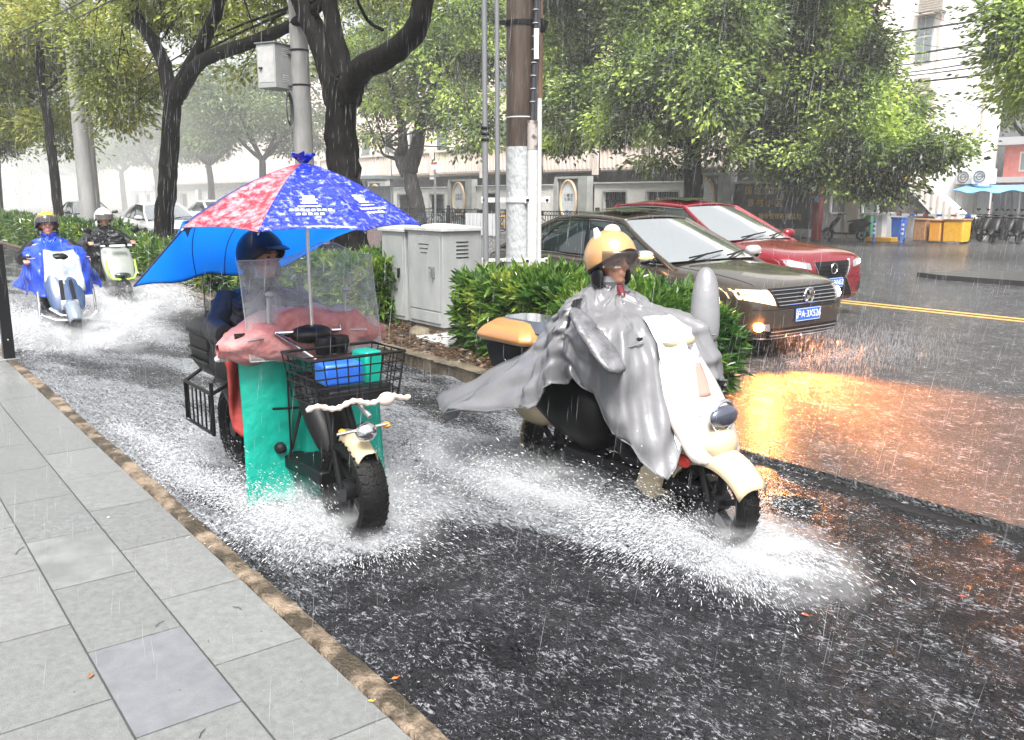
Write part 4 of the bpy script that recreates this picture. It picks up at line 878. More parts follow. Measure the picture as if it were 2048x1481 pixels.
# ------------------------------------------------------------------ railing and bicycles across the road
def rail_section(x0, label):
    o = thing('iron_railing', label, 'railing', (x0, 22.9, .16), 0, 'black iron railing sections across the road'); Lr = 5.0
    for x in (0, Lr):
        mb = MB(); mb.bb((x - .05, -.05, 0), (x + .05, .05, 1.02)); mb.ell((x, 0, 1.08), (.06, .06, .06), 8, 6); mb.build('post', M['black_metal'], o)
    for z in (.14, .78, .94): mb = MB(); mb.bb((.05, -.02, z), (Lr - .05, .02, z + .035)); mb.build('rail', M['black_metal'], o, False)
    mb = MB(); x = .2
    while x < Lr - .1: mb.bb((x, -.012, .175), (x + .024, .012, .78)); x += .16
    x = .3
    while x < Lr - .2: mb.torus((x, 0, .87), .06, .012, 'y', 12, 5); x += .2
    mb.build('pickets', M['black_metal'], o, False); return o
r0 = rail_section(-55.2, 'black iron railing section below the small street sign, farthest left')
for i, lb in enumerate(('black iron railing section left of the painted pole', 'black iron railing section directly behind the painted pole', 'black iron railing section right of the painted pole', 'black iron railing section above the rear of the brown car',
                        'black iron railing section behind the brown car roof', 'black iron railing section ending near the red car roof')): copy_tree(r0, (-50.1 + 5.1 * i, 22.9, .16), 0, lb)
def bicycle(label, frame_m, group='shared bicycles behind the railing'):
    o = thing('bicycle', label, 'bicycle', (0, 0, 0), 0, group)
    for x in (-.52, .52):
        mb = MB(); mb.torus((x, 0, .33), .31, .02, 'y', 24, 6); w = mb.build('wheel', M['rubber'], o)
        mb = MB()
        for k in range(8): t = PI * k / 8; mb.tube([(x - .3 * math.cos(t), 0, .33 - .3 * math.sin(t)), (x + .3 * math.cos(t), 0, .33 + .3 * math.sin(t))], .003, 4)
        mb.build('spokes', M['steel'], w)
    mb = MB(); mb.tube([(-.52, 0, .33), (-.12, 0, .30), (.38, 0, .72)], .022, 6); mb.tube([(-.12, 0, .3), (-.22, 0, .78)], .02, 6); mb.tube([(-.52, 0, .33), (-.2, 0, .66), (.36, 0, .66)], .018, 6); mb.tube([(.52, 0, .33), (.36, 0, .9)], .02, 6); mb.build('frame', frame_m, o)
    mb = MB(); mb.tube([(.3, -.26, .98), (.37, -.12, .96), (.37, .12, .96), (.3, .26, .98)], .014, 6); mb.build('handlebar', M['black_metal'], o)
    mb = MB(); mb.ell((-.24, 0, .82), (.13, .08, .035), 10, 6); mb.build('saddle', M['black_plastic'], o)
    mb = MB(); mb.bb((.42, -.14, .72), (.66, .14, .9)); mb.build('basket', M['black_metal'], o, False)
    mb = MB(); mb.tube([(-.52 + .34 * math.cos(t), 0, .33 + .34 * math.sin(t)) for t in np.linspace(.3, 2.6, 8)], .02, 6, flat=1.6); mb.build('mudguard', frame_m, o)
    return o
bk = bicycle('yellow shared bicycle seen through the railing near the brown car', M['yellow_paint']); bk.location = (-30.1, 23.9, .16); bk.rotation_euler.z = 1.3
names = [('-31.2', 'yellow shared bicycle second from the right behind the railing'), ('-32.5', 'yellow shared bicycle third from the right behind the railing'), ('-44.3', 'orange yellow bicycle just left of the painted pole behind the railing'), ('-50.6', 'yellow bicycle behind the railing nearest the bus shelter')]
for i, (x, lb) in enumerate(names): copy_tree(bk, (float(x), 23.9 + .1 * (i % 2), .16), 1.2 + .2 * i, lb)
bk2 = bicycle('black bicycle behind the railing, rightmost of the black ones', mat('bike_blue', (.03, .08, .12), .4)); bk2.location = (-34.5, 23.9, .16); bk2.rotation_euler.z = 1.4
for i, lb in enumerate(('black bicycle behind the railing, second from the right', 'black bicycle behind the railing, right beside the painted pole', 'black bicycle behind the railing, hidden partly by the painted pole', 'black bicycle behind the railing, left of the thin conduits', 'black bicycle behind the railing, below the left oval plaque',
                        'black bicycle behind the railing, above the grey cabinets', 'black bicycle behind the railing, leftmost of the black ones')): copy_tree(bk2, (-36.4 - 2.0 * i, 23.85 + .12 * (i % 3), .16), 1.3 + .25 * (i % 3), lb)
# pale slatted traffic barrier
o = thing('traffic_barrier', 'pale vertical slat barrier between pole and brown car', 'barrier', (-29.2, 21.6, .03)); mb = MB()
for i in range(8): mb.bb((i * .28 - 2.3, -.03, .08), (i * .28 - 2.12, .03, .98))
mb.build('slats', mat('slat_grey', (.50, .51, .52), .5), o, False); mb = MB(); mb.bb((-2.35, .031, .2), (.1, .06, .28)); mb.bb((-2.35, .031, .75), (.1, .06, .83)); mb.bb((-2.3, -.2, 0), (-2.2, .2, .078)); mb.bb((-.1, -.2, 0), (0, .2, .078)); mb.build('support', M['steel'], o, False)
# bus shelter
o = thing('bus_shelter', 'dark framed bus shelter with a teal advert behind the forked grey tree', 'bus shelter', (-47.2, 24.2, .16)); mb = MB()
mb.bb((-5.2, -.9, 2.45), (4.5, 1.0, 2.65)); mb.build('roof', mat('shelter_roof', (.22, .25, .25), .4), o, True, bevel=.03)
for x in (-4.8, -1.8, 1.3, 4.2): mb = MB(); mb.bb((x - .06, .3, 0), (x + .06, .42, 2.45)); mb.build('post', mat('shelter_post', (.20, .22, .22), .4), o, False)
for (a, b, m_) in ((-4.7, -1.9, mat('advert_teal', (.10, .32, .33), .3)), (-1.7, 1.2, mat('shelter_glass', (.12, .15, .15), .15)), (1.4, 4.1, MATS['shelter_glass'])):
    mb = MB(); mb.bb((a, .33, .5), (b, .38, 2.1)); mb.build('back_panel', m_, o, False)
mb = MB(); mb.bb((-3.5, -.1, .42), (3.5, .25, .48)); mb.build('bench', M['steel'], o, False)
o = thing('bus_stop_sign', 'thin pole with a small white and red sign beside the shelter', 'sign', (f24(871, 440, 22.2).x, 22.2, .16)); mb = MB(); mb.tube([(0, 0, 0), (0, 0, 2.75)], .05, 8); mb.build('post', M['steel'], o)
mb = MB(); mb.bb((-.3, -.03, 2.75), (.3, .03, 3.15)); p_ = mb.build('plate', M['panel_white'], o, False); mb = MB(); mb.bb((-.25, -.034, 2.98), (.25, -.031, 3.08)); mb.build('red_stripe', M['leaf_red'], p_, False)
mb = MB(); mb.bb((-.5, -.02, 2.42), (.5, .02, 2.5)); mb.build('crossbar', M['steel'], o, False)
o = tag(MB().bb((-44.4, 22.62, .5), (-40.9, 22.66, 1.45)).build('red_banner', mat('banner_red', (.55, .08, .05), .5), None, False), 'red and white banner board behind the painted pole', 'banner')
# overhead cables, right and left
def cable(p, q, sag, r, label, grp='overhead cables at the right'):
    p, q = Vector(p), Vector(q); mb = MB(); mb.tube([p.lerp(q, t) - Vector((0, 0, sag * 4 * t * (1 - t))) for t in [i / 24 for i in range(25)]], r, 6)
    tag(mb.build('overhead_cable', M['cable']), label, 'cable', grp)
cs = [((1700, 75), (2100, 18), .05, 'uppermost thick overhead cable crossing the white block'), ((1735, 115), (2100, 60), .1, 'second overhead cable from the top at the right'), ((1725, 128), (2100, 85), .12, 'third overhead cable from the top at the right'),
      ((1735, 134), (2100, 93), .22, 'fourth overhead cable, sagging beside its neighbour at the right'), ((1740, 150), (2100, 112), .1, 'fifth overhead cable from the top at the right'), ((1760, 160), (2100, 132), .08, 'lowest thick overhead cable at the right')]
for i, (a, b, s, lb) in enumerate(cs): cable(PY(a[0] - 120, a[1] + 16, 34 + .1 * i), PY(b[0], b[1], 29 + .1 * i), s * 1.5, .034 if i in (0, 1, 5) else .022, lb)
cable(PY(1720, 25, 37.5), PY(2040, 75, 30), .8, .012, 'thin slack wire looping across the white block'); cable(PY(1750, 0, 30), PY(2048, 88, 30), .02, .01, 'thin straight wire slanting down right over the white block')
cable(PY(1740, 140, 30), PY(2010, 230, 30), .05, .01, 'lower thin wire slanting down right over the white block')
cable(PY(-150, 150, 5.0), PY(290, -60, 5.0), .1, .02, 'upper overhead cable at the top left corner', 'overhead cables at the top left'); cable(PY(-150, 165, 5.1), PY(300, -40, 5.1), .25, .02, 'lower overhead cable at the top left corner', 'overhead cables at the top left')
# black post on the pavement edge
o = thing('post', 'black square post at the left edge of the pavement', 'post', (-9.90, 1.235, .12)); mb = MB(); mb.bb((-.05, -.05, 0), (.05, .05, 1.14)); mb.build('shaft', M['black_metal'], o, True, bevel=.006)
mb = MB(); mb.bb((-.09, -.09, 0), (.09, .09, .012)); mb.build('foot_plate', M['steel'], o, True, bevel=.002)
mb = MB(); mb.ell((.05, 0, .96), (.006, .01, .01), 8, 5); mb.ell((.05, 0, .2), (.006, .01, .01), 8, 5); mb.build('bolts', M['chrome'], o)
# ------------------------------------------------------------------ cars
from mathutils.bvhtree import BVHTree
def bvh_of(o): return BVHTree.FromPolygons([v.co.copy() for v in o.data.vertices], [list(p.vertices) for p in o.data.polygons])
def hit(bv, o, d):
    r_ = bv.ray_cast(Vector(o), Vector(d).normalized()); return r_[0] if r_[0] is not None else None
def patch(bv, corners, mode, off=.006, nu=12, nv=6, depth=.02, mb=None, pull=None):
    """conformal plate; corners (a,b) in (y,z) for mode 'x+', (x,z) for 'y+'/'y-', (x,y) for 'z'; order: bl, br, tr, tl"""
    mb = mb or MB(); D_ = {'x+': Vector((1, 0, 0)), 'y+': Vector((0, 1, 0)), 'y-': Vector((0, -1, 0)), 'z': Vector((0, 0, 1)), 'x-': Vector((-1, 0, 0))}[mode]
    rows = []; last = None
    for i in range(nu + 1):
        for j in range(nv + 1):
            s, t = i / nu, j / nv; c = [(1 - s) * (1 - t) * corners[0][k] + s * (1 - t) * corners[1][k] + s * t * corners[2][k] + (1 - s) * t * corners[3][k] for k in (0, 1)]
            o = {'x': Vector((0, c[0], c[1])), 'y': Vector((c[0], 0, c[1])), 'z': Vector((c[0], c[1], 0))}[mode[0]] + D_ * 5
            h = hit(bv, o, -D_)
            if h is None: h = (last if last is not None else o - D_ * 3); h = Vector((h.x if mode[0] == 'x' else o.x, h.y if mode[0] == 'y' else o.y, h.z if mode[0] == 'z' else o.z))
            last = h; rows.append(h + D_ * off)
    n = nv + 1; N = len(rows); vs = rows + [p - D_ * depth for p in rows]; fs = []
    for i in range(nu):
        for j in range(nv):
            a = i * n + j; fs.append((a, a + n, a + n + 1, a + 1)); fs.append((N + a, N + a + 1, N + a + n + 1, N + a + n))
    for i in range(nu):
        for j in (0, nv): a = i * n + j; fs.append((a, a + n, N + a + n, N + a))
    for j in range(nv):
        for i in (0, nu): a = i * n + j; fs.append((a, a + 1, N + a + 1, N + a))
    mb.add(vs, fs); return mb
def rim(o, c, r, w, mR, sgn):
    """tyre with rim as sub-part; axis y, outer face towards sgn"""
    mb = MB(); mb.lathe([(r * .66, -w / 2), (r * .93, -w / 2), (r, -w * .36), (r, w * .36), (r * .93, w / 2), (r * .66, w / 2)], c, 'y', 36, True); t = mb.build('wheel', M['rubber'], o, True, 50)
    q = MB(); f = w * .40 * sgn; q.lathe([(r * .67, -f), (r * .67, f), (r * .61, f), (r * .58, f * .5), (r * .58, -f)], c, 'y', 36, True)
    for k in range(10):
        a = 2 * PI * k / 10; ca, sa = math.cos(a), math.sin(a); C_ = Vector(c)
        q.bar(C_ + Vector((ca * r * .12, f * .92, sa * r * .12)), C_ + Vector((ca * r * .62, f * .85, sa * r * .62)), .035, .02, (0, 1, 0))
    q.lathe([(0, f * .7), (r * .17, f * .7), (r * .17, f * 1.02), (0, f * 1.04)], c, 'y', 18); q.build('rim', mR, t, True, 40); return t
def glasspatch(mb, A, B, C_, D_, bul, nu=12, nv=6):
    """A,B bottom left/right, C_ top right, D_ top left, bul bulge vector"""
    A, B, C_, D_ = map(Vector, (A, B, C_, D_)); bul = Vector(bul)
    mb.grid(lambda s, t: A * (1 - s) * (1 - t) + B * s * (1 - t) + C_ * s * t + D_ * (1 - s) * t + bul * (1 - (2 * s - 1) ** 2) * (1 - .3 * (2 * t - 1) ** 2), nu, nv); return mb
def car(label, loc, rz, paint, st, cab, wheels, front, rear_simple=True, group='cars on the road', lights='off', cat='car'):
    o = thing('car', label, cat, loc, rz, group)
    rings = []
    for (x, w, zb, zs, zt) in st:
        h = [(0, zb), (w * .6, zb), (w * .92, zb + .03), (w * .99, zb + .16), (w, (zb + zs) / 2 + .03), (w * .985, zs - .09), (w * .95, zs - .015), (w * .84, zs + (zt - zs) * .35), (w * .45, zt - .008), (0, zt)]
        ring = [(x, y, z) for y, z in h] + [(x, -y, z) for y, z in h[-2:0:-1]]; rings.append(ring)
    mb = MB(); mb.loft(rings); body = mb.build('body', paint, o, True, sub=2); bake(body); bv = bvh_of(body)
    cuts = []
    for x in wheels['x']:
        for s in (-1, 1): c = MB(); c.lathe([(0, s * (wheels['y'] - .18)), (wheels['r'] + .055, s * (wheels['y'] - .18)), (wheels['r'] + .055, s * 1.3), (0, s * 1.3)], (x, 0, wheels['r'] + .01), 'y', 40); cuts.append(c)
    cut(body, cuts)
    me = body.data; me.polygons.foreach_set('use_smooth', [True] * len(me.polygons)); me.set_sharp_from_angle(angle=math.radians(40))
    for x in wheels['x']:
        for s in (-1, 1):
            rim(o, (x, s * wheels['y'], wheels['r']), wheels['r'], .21, M['chrome'] if lights != 'x' else M['steel'], s)
            b = MB(); b.lathe([(wheels['r'] + .05, s * (wheels['y'] - .17)), (.05, s * (wheels['y'] - .17)), (.05, s * (wheels['y'] - .16)), (wheels['r'] + .05, s * (wheels['y'] - .16))], (x, 0, wheels['r'] + .01), 'y', 24); b.build('wheel_well', M['black_plastic'], o)
    xa, ya, za, xb, yb, zb_, xc, yc, zc, xd, yd, zd, crown = cab   # A base, A top, C top, C base, roof crown
    for s in (-1, 1): pass
    q = MB(); glasspatch(q, (xa, -ya, za), (xa, ya, za), (xb, yb, zb_), (xb, -yb, zb_), (.17, 0, .03)); ws = q.build('windscreen', M['glass_sky'], o, True, 180)
    q = MB(); glasspatch(q, (xd, yd, zd), (xd, -yd, zd), (xc, -yc, zc), (xc, yc, zc), (-.12, 0, .02)); q.build('rear_window', M['glass_dark'], o, True, 180)
    q = MB(); q.grid(lambda s, t: Vector((xc + (xb - xc) * s + .16 * (1 - (2 * t - 1) ** 2) * (s - .42) + .0, (2 * t - 1) * (yc + (yb - yc) * s + .05 * math.sin(PI * s)), zb_ + (zc - zb_) * (1 - s) + crown * (1 - (2 * t - 1) ** 2) * (.55 + .45 * math.sin(PI * s)) + .035 * math.sin(PI * s))), 16, 12)
    roof = q.build('roof', paint, o, True, 180, solid=.012)
    if front.get('sunroof'):
        q = MB(); q.grid(lambda s, t: Vector((xc + (xb - xc) * (.38 + .5 * s) + .05, (2 * t - 1) * .42, zb_ + crown * .62 + .035 * math.sin(PI * (.38 + .5 * s)) + .03 + .022 * (1 - (2 * t - 1) ** 2) + crown * .2 * math.sin(PI * (.38 + .5 * s)))), 6, 6); q.build('sunroof', M['glass_dark'], roof, True, 180)
    nm = [('front_window', .02, .42), ('rear_side_window', .45, .80), ('quarter_window', .82, .985)]
    for s in (-1, 1):
        def SP(u, v, k=0.):   # along belt u, up v
            b_ = Vector((xa + (xd - xa) * u, s * (ya + .015 + (yd - ya) * u + .045 * math.sin(PI * u)), za - .03 + (zd - za) * u)); tu = u
            t_ = Vector((xb + (xc - xb) * u, s * (yb + (yc - yb) * u + .05 * math.sin(PI * u)), zb_ + (zc - zb_) * u + .035 * math.sin(PI * u)))
            p = b_.lerp(t_, v); p.y += s * (.03 * math.sin(PI * v) + k); return p
        for (n_, u0, u1) in nm: q = MB(); q.grid(lambda a, b: SP(u0 + (u1 - u0) * a, .04 + .9 * b), 10, 6); q.build(n_, M['glass_dark'], o, True, 180)
        q = MB(); q.grid(lambda a, b: SP(.418 + .034 * a, .02 + .95 * b, .006), 2, 6); q.build('door_pillar', M['black_plastic'], o, True, 180)
        q = MB(); q.tube([SP(0, v, -.005) for v in (-.15, .0, .25, .5, .75, 1)], [.05, .04, .032, .03, .03, .032], 8); q.build('front_pillar', paint, o, True, 60)
        q = MB(); q.tube([SP(1, v, -.005) for v in (-.15, .0, .25, .5, .75, 1)], [.09, .08, .07, .06, .05, .045], 8); q.build('rear_pillar', paint, o, True, 60)
        q = MB(); q.tube([SP(u, 1.0, .0) for u in [i / 14 for i in range(15)]], .026, 8); q.build('roof_rail', paint, o, True, 60)
        q = MB(); q.tube([SP(u, .0, .012) for u in [i / 14 for i in range(15)]], .010, 6); q.tube([SP(u, .94, .012) for u in [.02 + .96 * i / 14 for i in range(15)]], .008, 6); q.build('window_trim', M['chrome'], o)
        # seams and handles
        md = 'y+' if s > 0 else 'y-'
        for x in (xa - .28, (xb + xc) / 2 - .02, xd + .42):
            q = MB(); pts = [];
            for z in (.30, .45, .6, .75, .88): h = hit(bv, (x + (z - .6) * .05, s * 5, z), (0, -s, 0)); pts.append(h + Vector((0, s * .0006, 0))) if h else None
            if len(pts) > 1: q.tube(pts, .005, 5); q.build('door_seam', M['black_plastic'], o)
        for x in ((xa + xb) / 2 - .62, (xc + xd) / 2 + .35):
            h = hit(bv, (x, s * 5, .82), (0, -s, 0))
            if h: q = MB(); q.ell(h + Vector((0, s * .012, 0)), (.095, .016, .017), 12, 6); q.build('door_handle', M['chrome'], o)
        # mirror
        m0 = SP(.05, .0, .0); c = m0 + Vector((-.02, s * .19, .09)); q = MB(); q.ell(c, (.075, .125, .072), 14, 10, e=.8); mr = q.build('mirror', front.get('mirror_paint', paint), o); 
        q = MB(); q.bar(m0 + Vector((-.02, 0, .02)), c + Vector((0, -s * .05, -.04)), .05, .04); q.ell(c + Vector((0, 0, -.035)), (.07, .115, .05), 12, 8); q.build('mirror_base', M['black_plastic'], mr)
        if lights == 'amber' and s < 0:
            q = MB(); q.ell(c + Vector((.035, -.01, -.004)), (.05, .12, .018), 12, 6); q.build('indicator', mat('amber_lit', (.9, .3, .02), .3, emit=(1, .33, .03), estr=9), mr)
    # skirts
    for s in (-1, 1):
        f1 = wheels['x'][0] - wheels['r'] - .09; f2 = wheels['x'][1] + wheels['r'] + .09
        q = MB(); q.box(((f1 + f2) / 2, s * (wheels['y'] + .02), .215), (f1 - f2, .09, .09)); q.build('sill', M['black_plastic'], o, bevel=.01)
    # wipers
    for (y0, y1) in ((-.5, .12), (.08, .68)):
        q = MB(); f_ = lambda s, t: Vector((xa + (xb - xa) * t + .17 * (1 - (s / ya) ** 2) + .015, s, za + (zb_ - za) * t + .03 * (1 - (s / ya) ** 2) + .012))
        q.tube([f_(y0 + (y1 - y0) * k / 6, .04 + .10 * k / 6 * 1.1) for k in range(7)], .010, 6); q.tube([f_(y0 - .05, -.03), f_((y0 + y1) / 2, .1)], .011, 6); q.build('wiper', M['black_plastic'], o)
    front['fn'](o, bv); return o
def vw_front(o, bv):
    q = patch(bv, [(-.50, .555), (.50, .555), (.56, .745), (-.56, .745)], 'x+', .004, 20, 6, .02); g_ = q.build('grille', M['black_plastic'], o, True, 30)
    for k in range(5):
        z = .575 + .037 * k; w = .50 + .012 * k; q = MB(); pts = []
        for i in range(17): y = -w + 2 * w * i / 16; h = hit(bv, (5, y, z), (-1, 0, 0)); pts.append(h + Vector((.012, 0, 0)))
        q.tube(pts, .0085, 6, flat=.7); q.build('grille_slat', M['chrome'], g_)
    h = hit(bv, (5, 0, .655), (-1, 0, 0)) + Vector((.035, 0, 0)); q = MB(); q.torus(h, .078, .011, 'x', 28, 8); bd = q.build('emblem', M['chrome'], o)
    q = MB(); q.lathe([(0, -.012), (.076, -.012), (.076, 0), (0, 0)], h, 'x', 24); q.build('emblem_back', M['black_plastic'], bd)
    for pts in (((-.034, .062), (0, .008), (.034, .062)), ((-.066, .03), (-.033, -.058), (0, -.004), (.033, -.058), (.066, .03))):
        q = MB(); P_ = [h + Vector((.006, a, b)) for a, b in pts]
        for a, b in zip(P_, P_[1:]): q.bar(a, b, .014, .012)
        q.build('emblem_stroke', M['chrome'], bd, False)
    for s in (-1, 1):
        cor = [(s * .535, .575), (s * .86, .645), (s * .86, .745), (s * .575, .735)]
        q = patch(bv, cor, 'x+', .004, 14, 6, .03); hl = q.build('headlight', mat('lamp_clear', (.30, .31, .32), .06, .4, coat=1), o, True, 40)
        if s < 0:
            hl.data.materials[0] = mat('lamp_glow', (.8, .5, .25), .1, coat=1, emit=(1, .50, .18), estr=1.1)
            q = patch(bv, [(s * .56, .59), (s * .80, .645), (s * .80, .725), (s * .59, .72)], 'x+', .007, 12, 6, .005); q.build('lit_lamp', mat('lamp_lit', (1, .8, .5), .3, emit=(1, .72, .42), estr=25), hl)
        else:
            q = patch(bv, [(s * .60, .60), (s * .70, .625), (s * .70, .70), (s * .61, .70)], 'x+', .007, 6, 4, .005); q.build('lit_lamp', mat('lamp_lit', (0, 0, 0)), hl)
    q = patch(bv, [(-.60, .235), (.60, .235), (.66, .335), (-.66, .335)], 'x+', .004, 22, 4, .02); lo_ = q.build('lower_intake', M['black_plastic'], o, True, 40)
    for z in (.26, .30):
        pts = [hit(bv, (5, -.58 + 1.16 * i / 14, z), (-1, 0, 0)) + Vector((.008, 0, 0)) for i in range(15)]; q = MB(); q.tube(pts, .006, 6); q.build('intake_bar', M['steel'], lo_)
    pts = []
    for i in range(23):
        y = -.78 + 1.56 * i / 22; h = hit(bv, (5, y, .225), (-1, 0, 0))
        if h: pts.append(h + Vector((.006, 0, 0)))
    q = MB(); q.tube(pts, .010, 6); q.build('chrome_lip', M['chrome'], o)
    for s in (-1, 1):
        q = patch(bv, [(s * .60, .31), (s * .76, .33), (s * .76, .395), (s * .62, .39)], 'x+', .006, 8, 5, .02); f_ = q.build('fog_lamp', mat('lamp_clear', (0, 0, 0)), o, True, 40)
        if s < 0: q = MB(); h = hit(bv, (5, s * .72, .36), (-1, 0, 0)); q.ell(h + Vector((.004, 0, 0)), (.03, .085, .045), 14, 8); q.build('lit_fog_bulb', mat('fog_lit', (1, .5, .15), .3, emit=(1, .42, .10), estr=60), f_)
    plate(o, bv, .455, '沪A·3X526')
    pts = [hit(bv, (5, -.84 + 1.68 * i / 24, .535), (-1, 0, 0)) for i in range(25)]; q = MB(); q.tube([p + Vector((.0005, 0, 0)) for p in pts if p], .0045, 5); q.build('bumper_seam', M['black_plastic'], o)
    for s in (-1, 1):
        q = MB(); pts = [hit(bv, (x, s * (.72 + .0 * x) * (1 - .05 * (x - 1) ** 2), 3), (0, 0, -1)) for x in np.linspace(1.15, 2.33, 12)]; q.tube([p + Vector((0, 0, .0)) for p in pts if p], .004, 5); q.build('bonnet_seam', M['black_plastic'], o)
def plate(o, bv, z, s, w=.44, hh=.14, blue=True):
    h = hit(bv, (5, 0, z), (-1, 0, 0)); x = h.x + .012
    q = MB(); q.bb((x - .006, -w / 2, z - hh / 2), (x + .006, w / 2, z + hh / 2)); p = q.build('number_plate', mat('plate_blue_paint', (.015, .10, .50), .35), o, bevel=.004)
    q = MB()
    for (a, b) in (((-w / 2 + .006, z - hh / 2 + .006), (w / 2 - .006, z - hh / 2 + .010)), ((-w / 2 + .006, z + hh / 2 - .010), (w / 2 - .006, z + hh / 2 - .006)), ((-w / 2 + .006, z - hh / 2 + .006), (-w / 2 + .010, z + hh / 2 - .006)), ((w / 2 - .010, z - hh / 2 + .006), (w / 2 - .006, z + hh / 2 - .006))):
        q.bb((x + .0062, a[0], a[1]), (x + .0075, b[0], b[1]))
    q.build('plate_border', mat('plate_white', (.8, .8, .8), .4), p, False)
    text('plate_writing', s, .105, MATS['plate_white'], p, (x + .0085, 0, z), (PI / 2, 0, PI / 2), .001, .92 if len(s) > 6 else 1)
ST = [(2.45, .52, .30, .52, .56), (2.43, .66, .23, .64, .68), (2.35, .80, .19, .725, .775), (2.15, .875, .18, .785, .855), (1.7, .905, .18, .84, .93), (1.2, .915, .18, .885, .975), (.5, .918, .18, .915, .985), (-.6, .918, .18, .94, 1.01), (-1.5, .91, .19, .965, 1.05), (-2.05, .88, .22, .97, 1.05), (-2.32, .82, .26, .93, .99), (-2.43, .70, .36, .80, .85)]
CAB = (1.14, .765, .955, .20, .575, 1.395, -.98, .555, 1.40, -1.93, .68, 1.03, .075)
WH = {'x': (1.40, -1.41), 'y': .80, 'r': .335}
M['vw_paint'] = mat('brown_paint', (.060, .047, .036), .18, .5, col2=(.075, .060, .047), scale=20, coat=1.0, bump=.10, bscale=160)
car('olive brown saloon car with lit amber fog lamp behind the hedge', (-7.93, 8.17, .03), 0, M['vw_paint'], ST, CAB, WH, {'fn': vw_front, 'sunroof': True, 'mirror_paint': mat('mirror_silver', (.55, .54, .52), .25, .5, coat=1)}, lights='amber')
def lex_front(o, bv):
    q = patch(bv, [(-.50, .30), (.50, .30), (.30, .56), (-.30, .56)], 'x+', .004, 16, 6, .02); patch(bv, [(-.30, .56), (.30, .56), (.42, .80), (-.42, .80)], 'x+', .004, 16, 6, .02, q); g_ = q.build('spindle_grille', M['black_plastic'], o, True, 40)
    for k in range(9):
        z = .34 + .05 * k; w = (.48 - .75 * (z - .3)) if z < .56 else .29 + .5 * (z - .56); pts = [hit(bv, (5, -w + 2 * w * i / 10, z), (-1, 0, 0)) + Vector((.008, 0, 0)) for i in range(11)]; q = MB(); q.tube(pts, .006, 5); q.build('grille_bar', M['black_metal'], g_)
    for s in (-1, 1):
        pts = [(s * .53, .28), (s * .32, .56), (s * .44, .82)]; q = MB(); P_ = [hit(bv, (5, a, b), (-1, 0, 0)) + Vector((.006, 0, 0)) for a, b in [(pts[0][0] + (pts[1][0] - pts[0][0]) * t, pts[0][1] + (pts[1][1] - pts[0][1]) * t) for t in (0, .5, 1)] + [(pts[1][0] + (pts[2][0] - pts[1][0]) * t, pts[1][1] + (pts[2][1] - pts[1][1]) * t) for t in (.5, 1)]]
        q.tube(P_, .012, 6); q.build('grille_edge', M['chrome'], g_)
        q = patch(bv, [(s * .50, .70), (s * .88, .76), (s * .88, .85), (s * .52, .79)], 'x+', .005, 14, 5, .03); hl = q.build('headlight', mat('lamp_clear', (0, 0, 0)), o, True, 40)
        q = patch(bv, [(s * .62, .735), (s * .84, .775), (s * .84, .81), (s * .64, .78)], 'x+', .008, 10, 3, .005); q.build('lit_lamp', mat('lamp_lit_white', (1, .95, .9), .3, emit=(1, .92, .8), estr=6), hl)
        q = patch(bv, [(s * .62, .36), (s * .80, .37), (s * .84, .50), (s * .66, .47)], 'x+', .005, 6, 4, .02); q.build('side_intake', M['black_plastic'], o, True, 40)
    h = hit(bv, (5, 0, .70), (-1, 0, 0)) + Vector((.02, 0, 0)); q = MB(); q.torus(h, .07, .010, 'x', 24, 6); e_ = q.build('emblem', M['chrome'], o)
    q = MB(); q.bar(h + Vector((0, -.03, .05)), h + Vector((0, .0, -.04)), .014); q.bar(h + Vector((0, .0, -.04)), h + Vector((0, .05, -.04)), .014); q.build('emblem_stroke', M['chrome'], e_, False)
    plate(o, bv, .50, '沪A·U6N52')
    pts = []
    for i in range(23):
        h = hit(bv, (5, -.84 + 1.68 * i / 22, .235), (-1, 0, 0))
        if h: pts.append(h + Vector((.006, 0, 0)))
    q = MB(); q.tube(pts, .012, 6); q.build('chrome_lip', M['chrome'], o)
ST2 = [(2.40, .62, .30, .62, .68), (2.37, .76, .24, .76, .83), (2.28, .87, .21, .86, .92), (2.05, .92, .20, .91, .985), (1.6, .935, .20, .95, 1.04), (1.1, .94, .20, .98, 1.08), (.4, .94, .20, 1.0, 1.09), (-.6, .94, .20, 1.03, 1.10), (-1.5, .935, .22, 1.06, 1.14), (-2.05, .91, .26, 1.06, 1.14), (-2.3, .85, .32, 1.0, 1.08), (-2.4, .72, .42, .9, .95)]
CAB2 = (1.10, .80, 1.05, .16, .62, 1.52, -1.25, .60, 1.53, -2.1, .72, 1.12, .08)
M['red_car'] = mat('red_car_paint', (.20, .003, .012), .22, .3, coat=1.0, bump=.06, bscale=160)
car('dark red estate car with spindle grille beyond the brown saloon', (-9.4, 11.0, .03), 0, M['red_car'], ST2, CAB2, {'x': (1.42, -1.40), 'y': .83, 'r': .36}, {'fn': lex_front, 'sunroof': True})
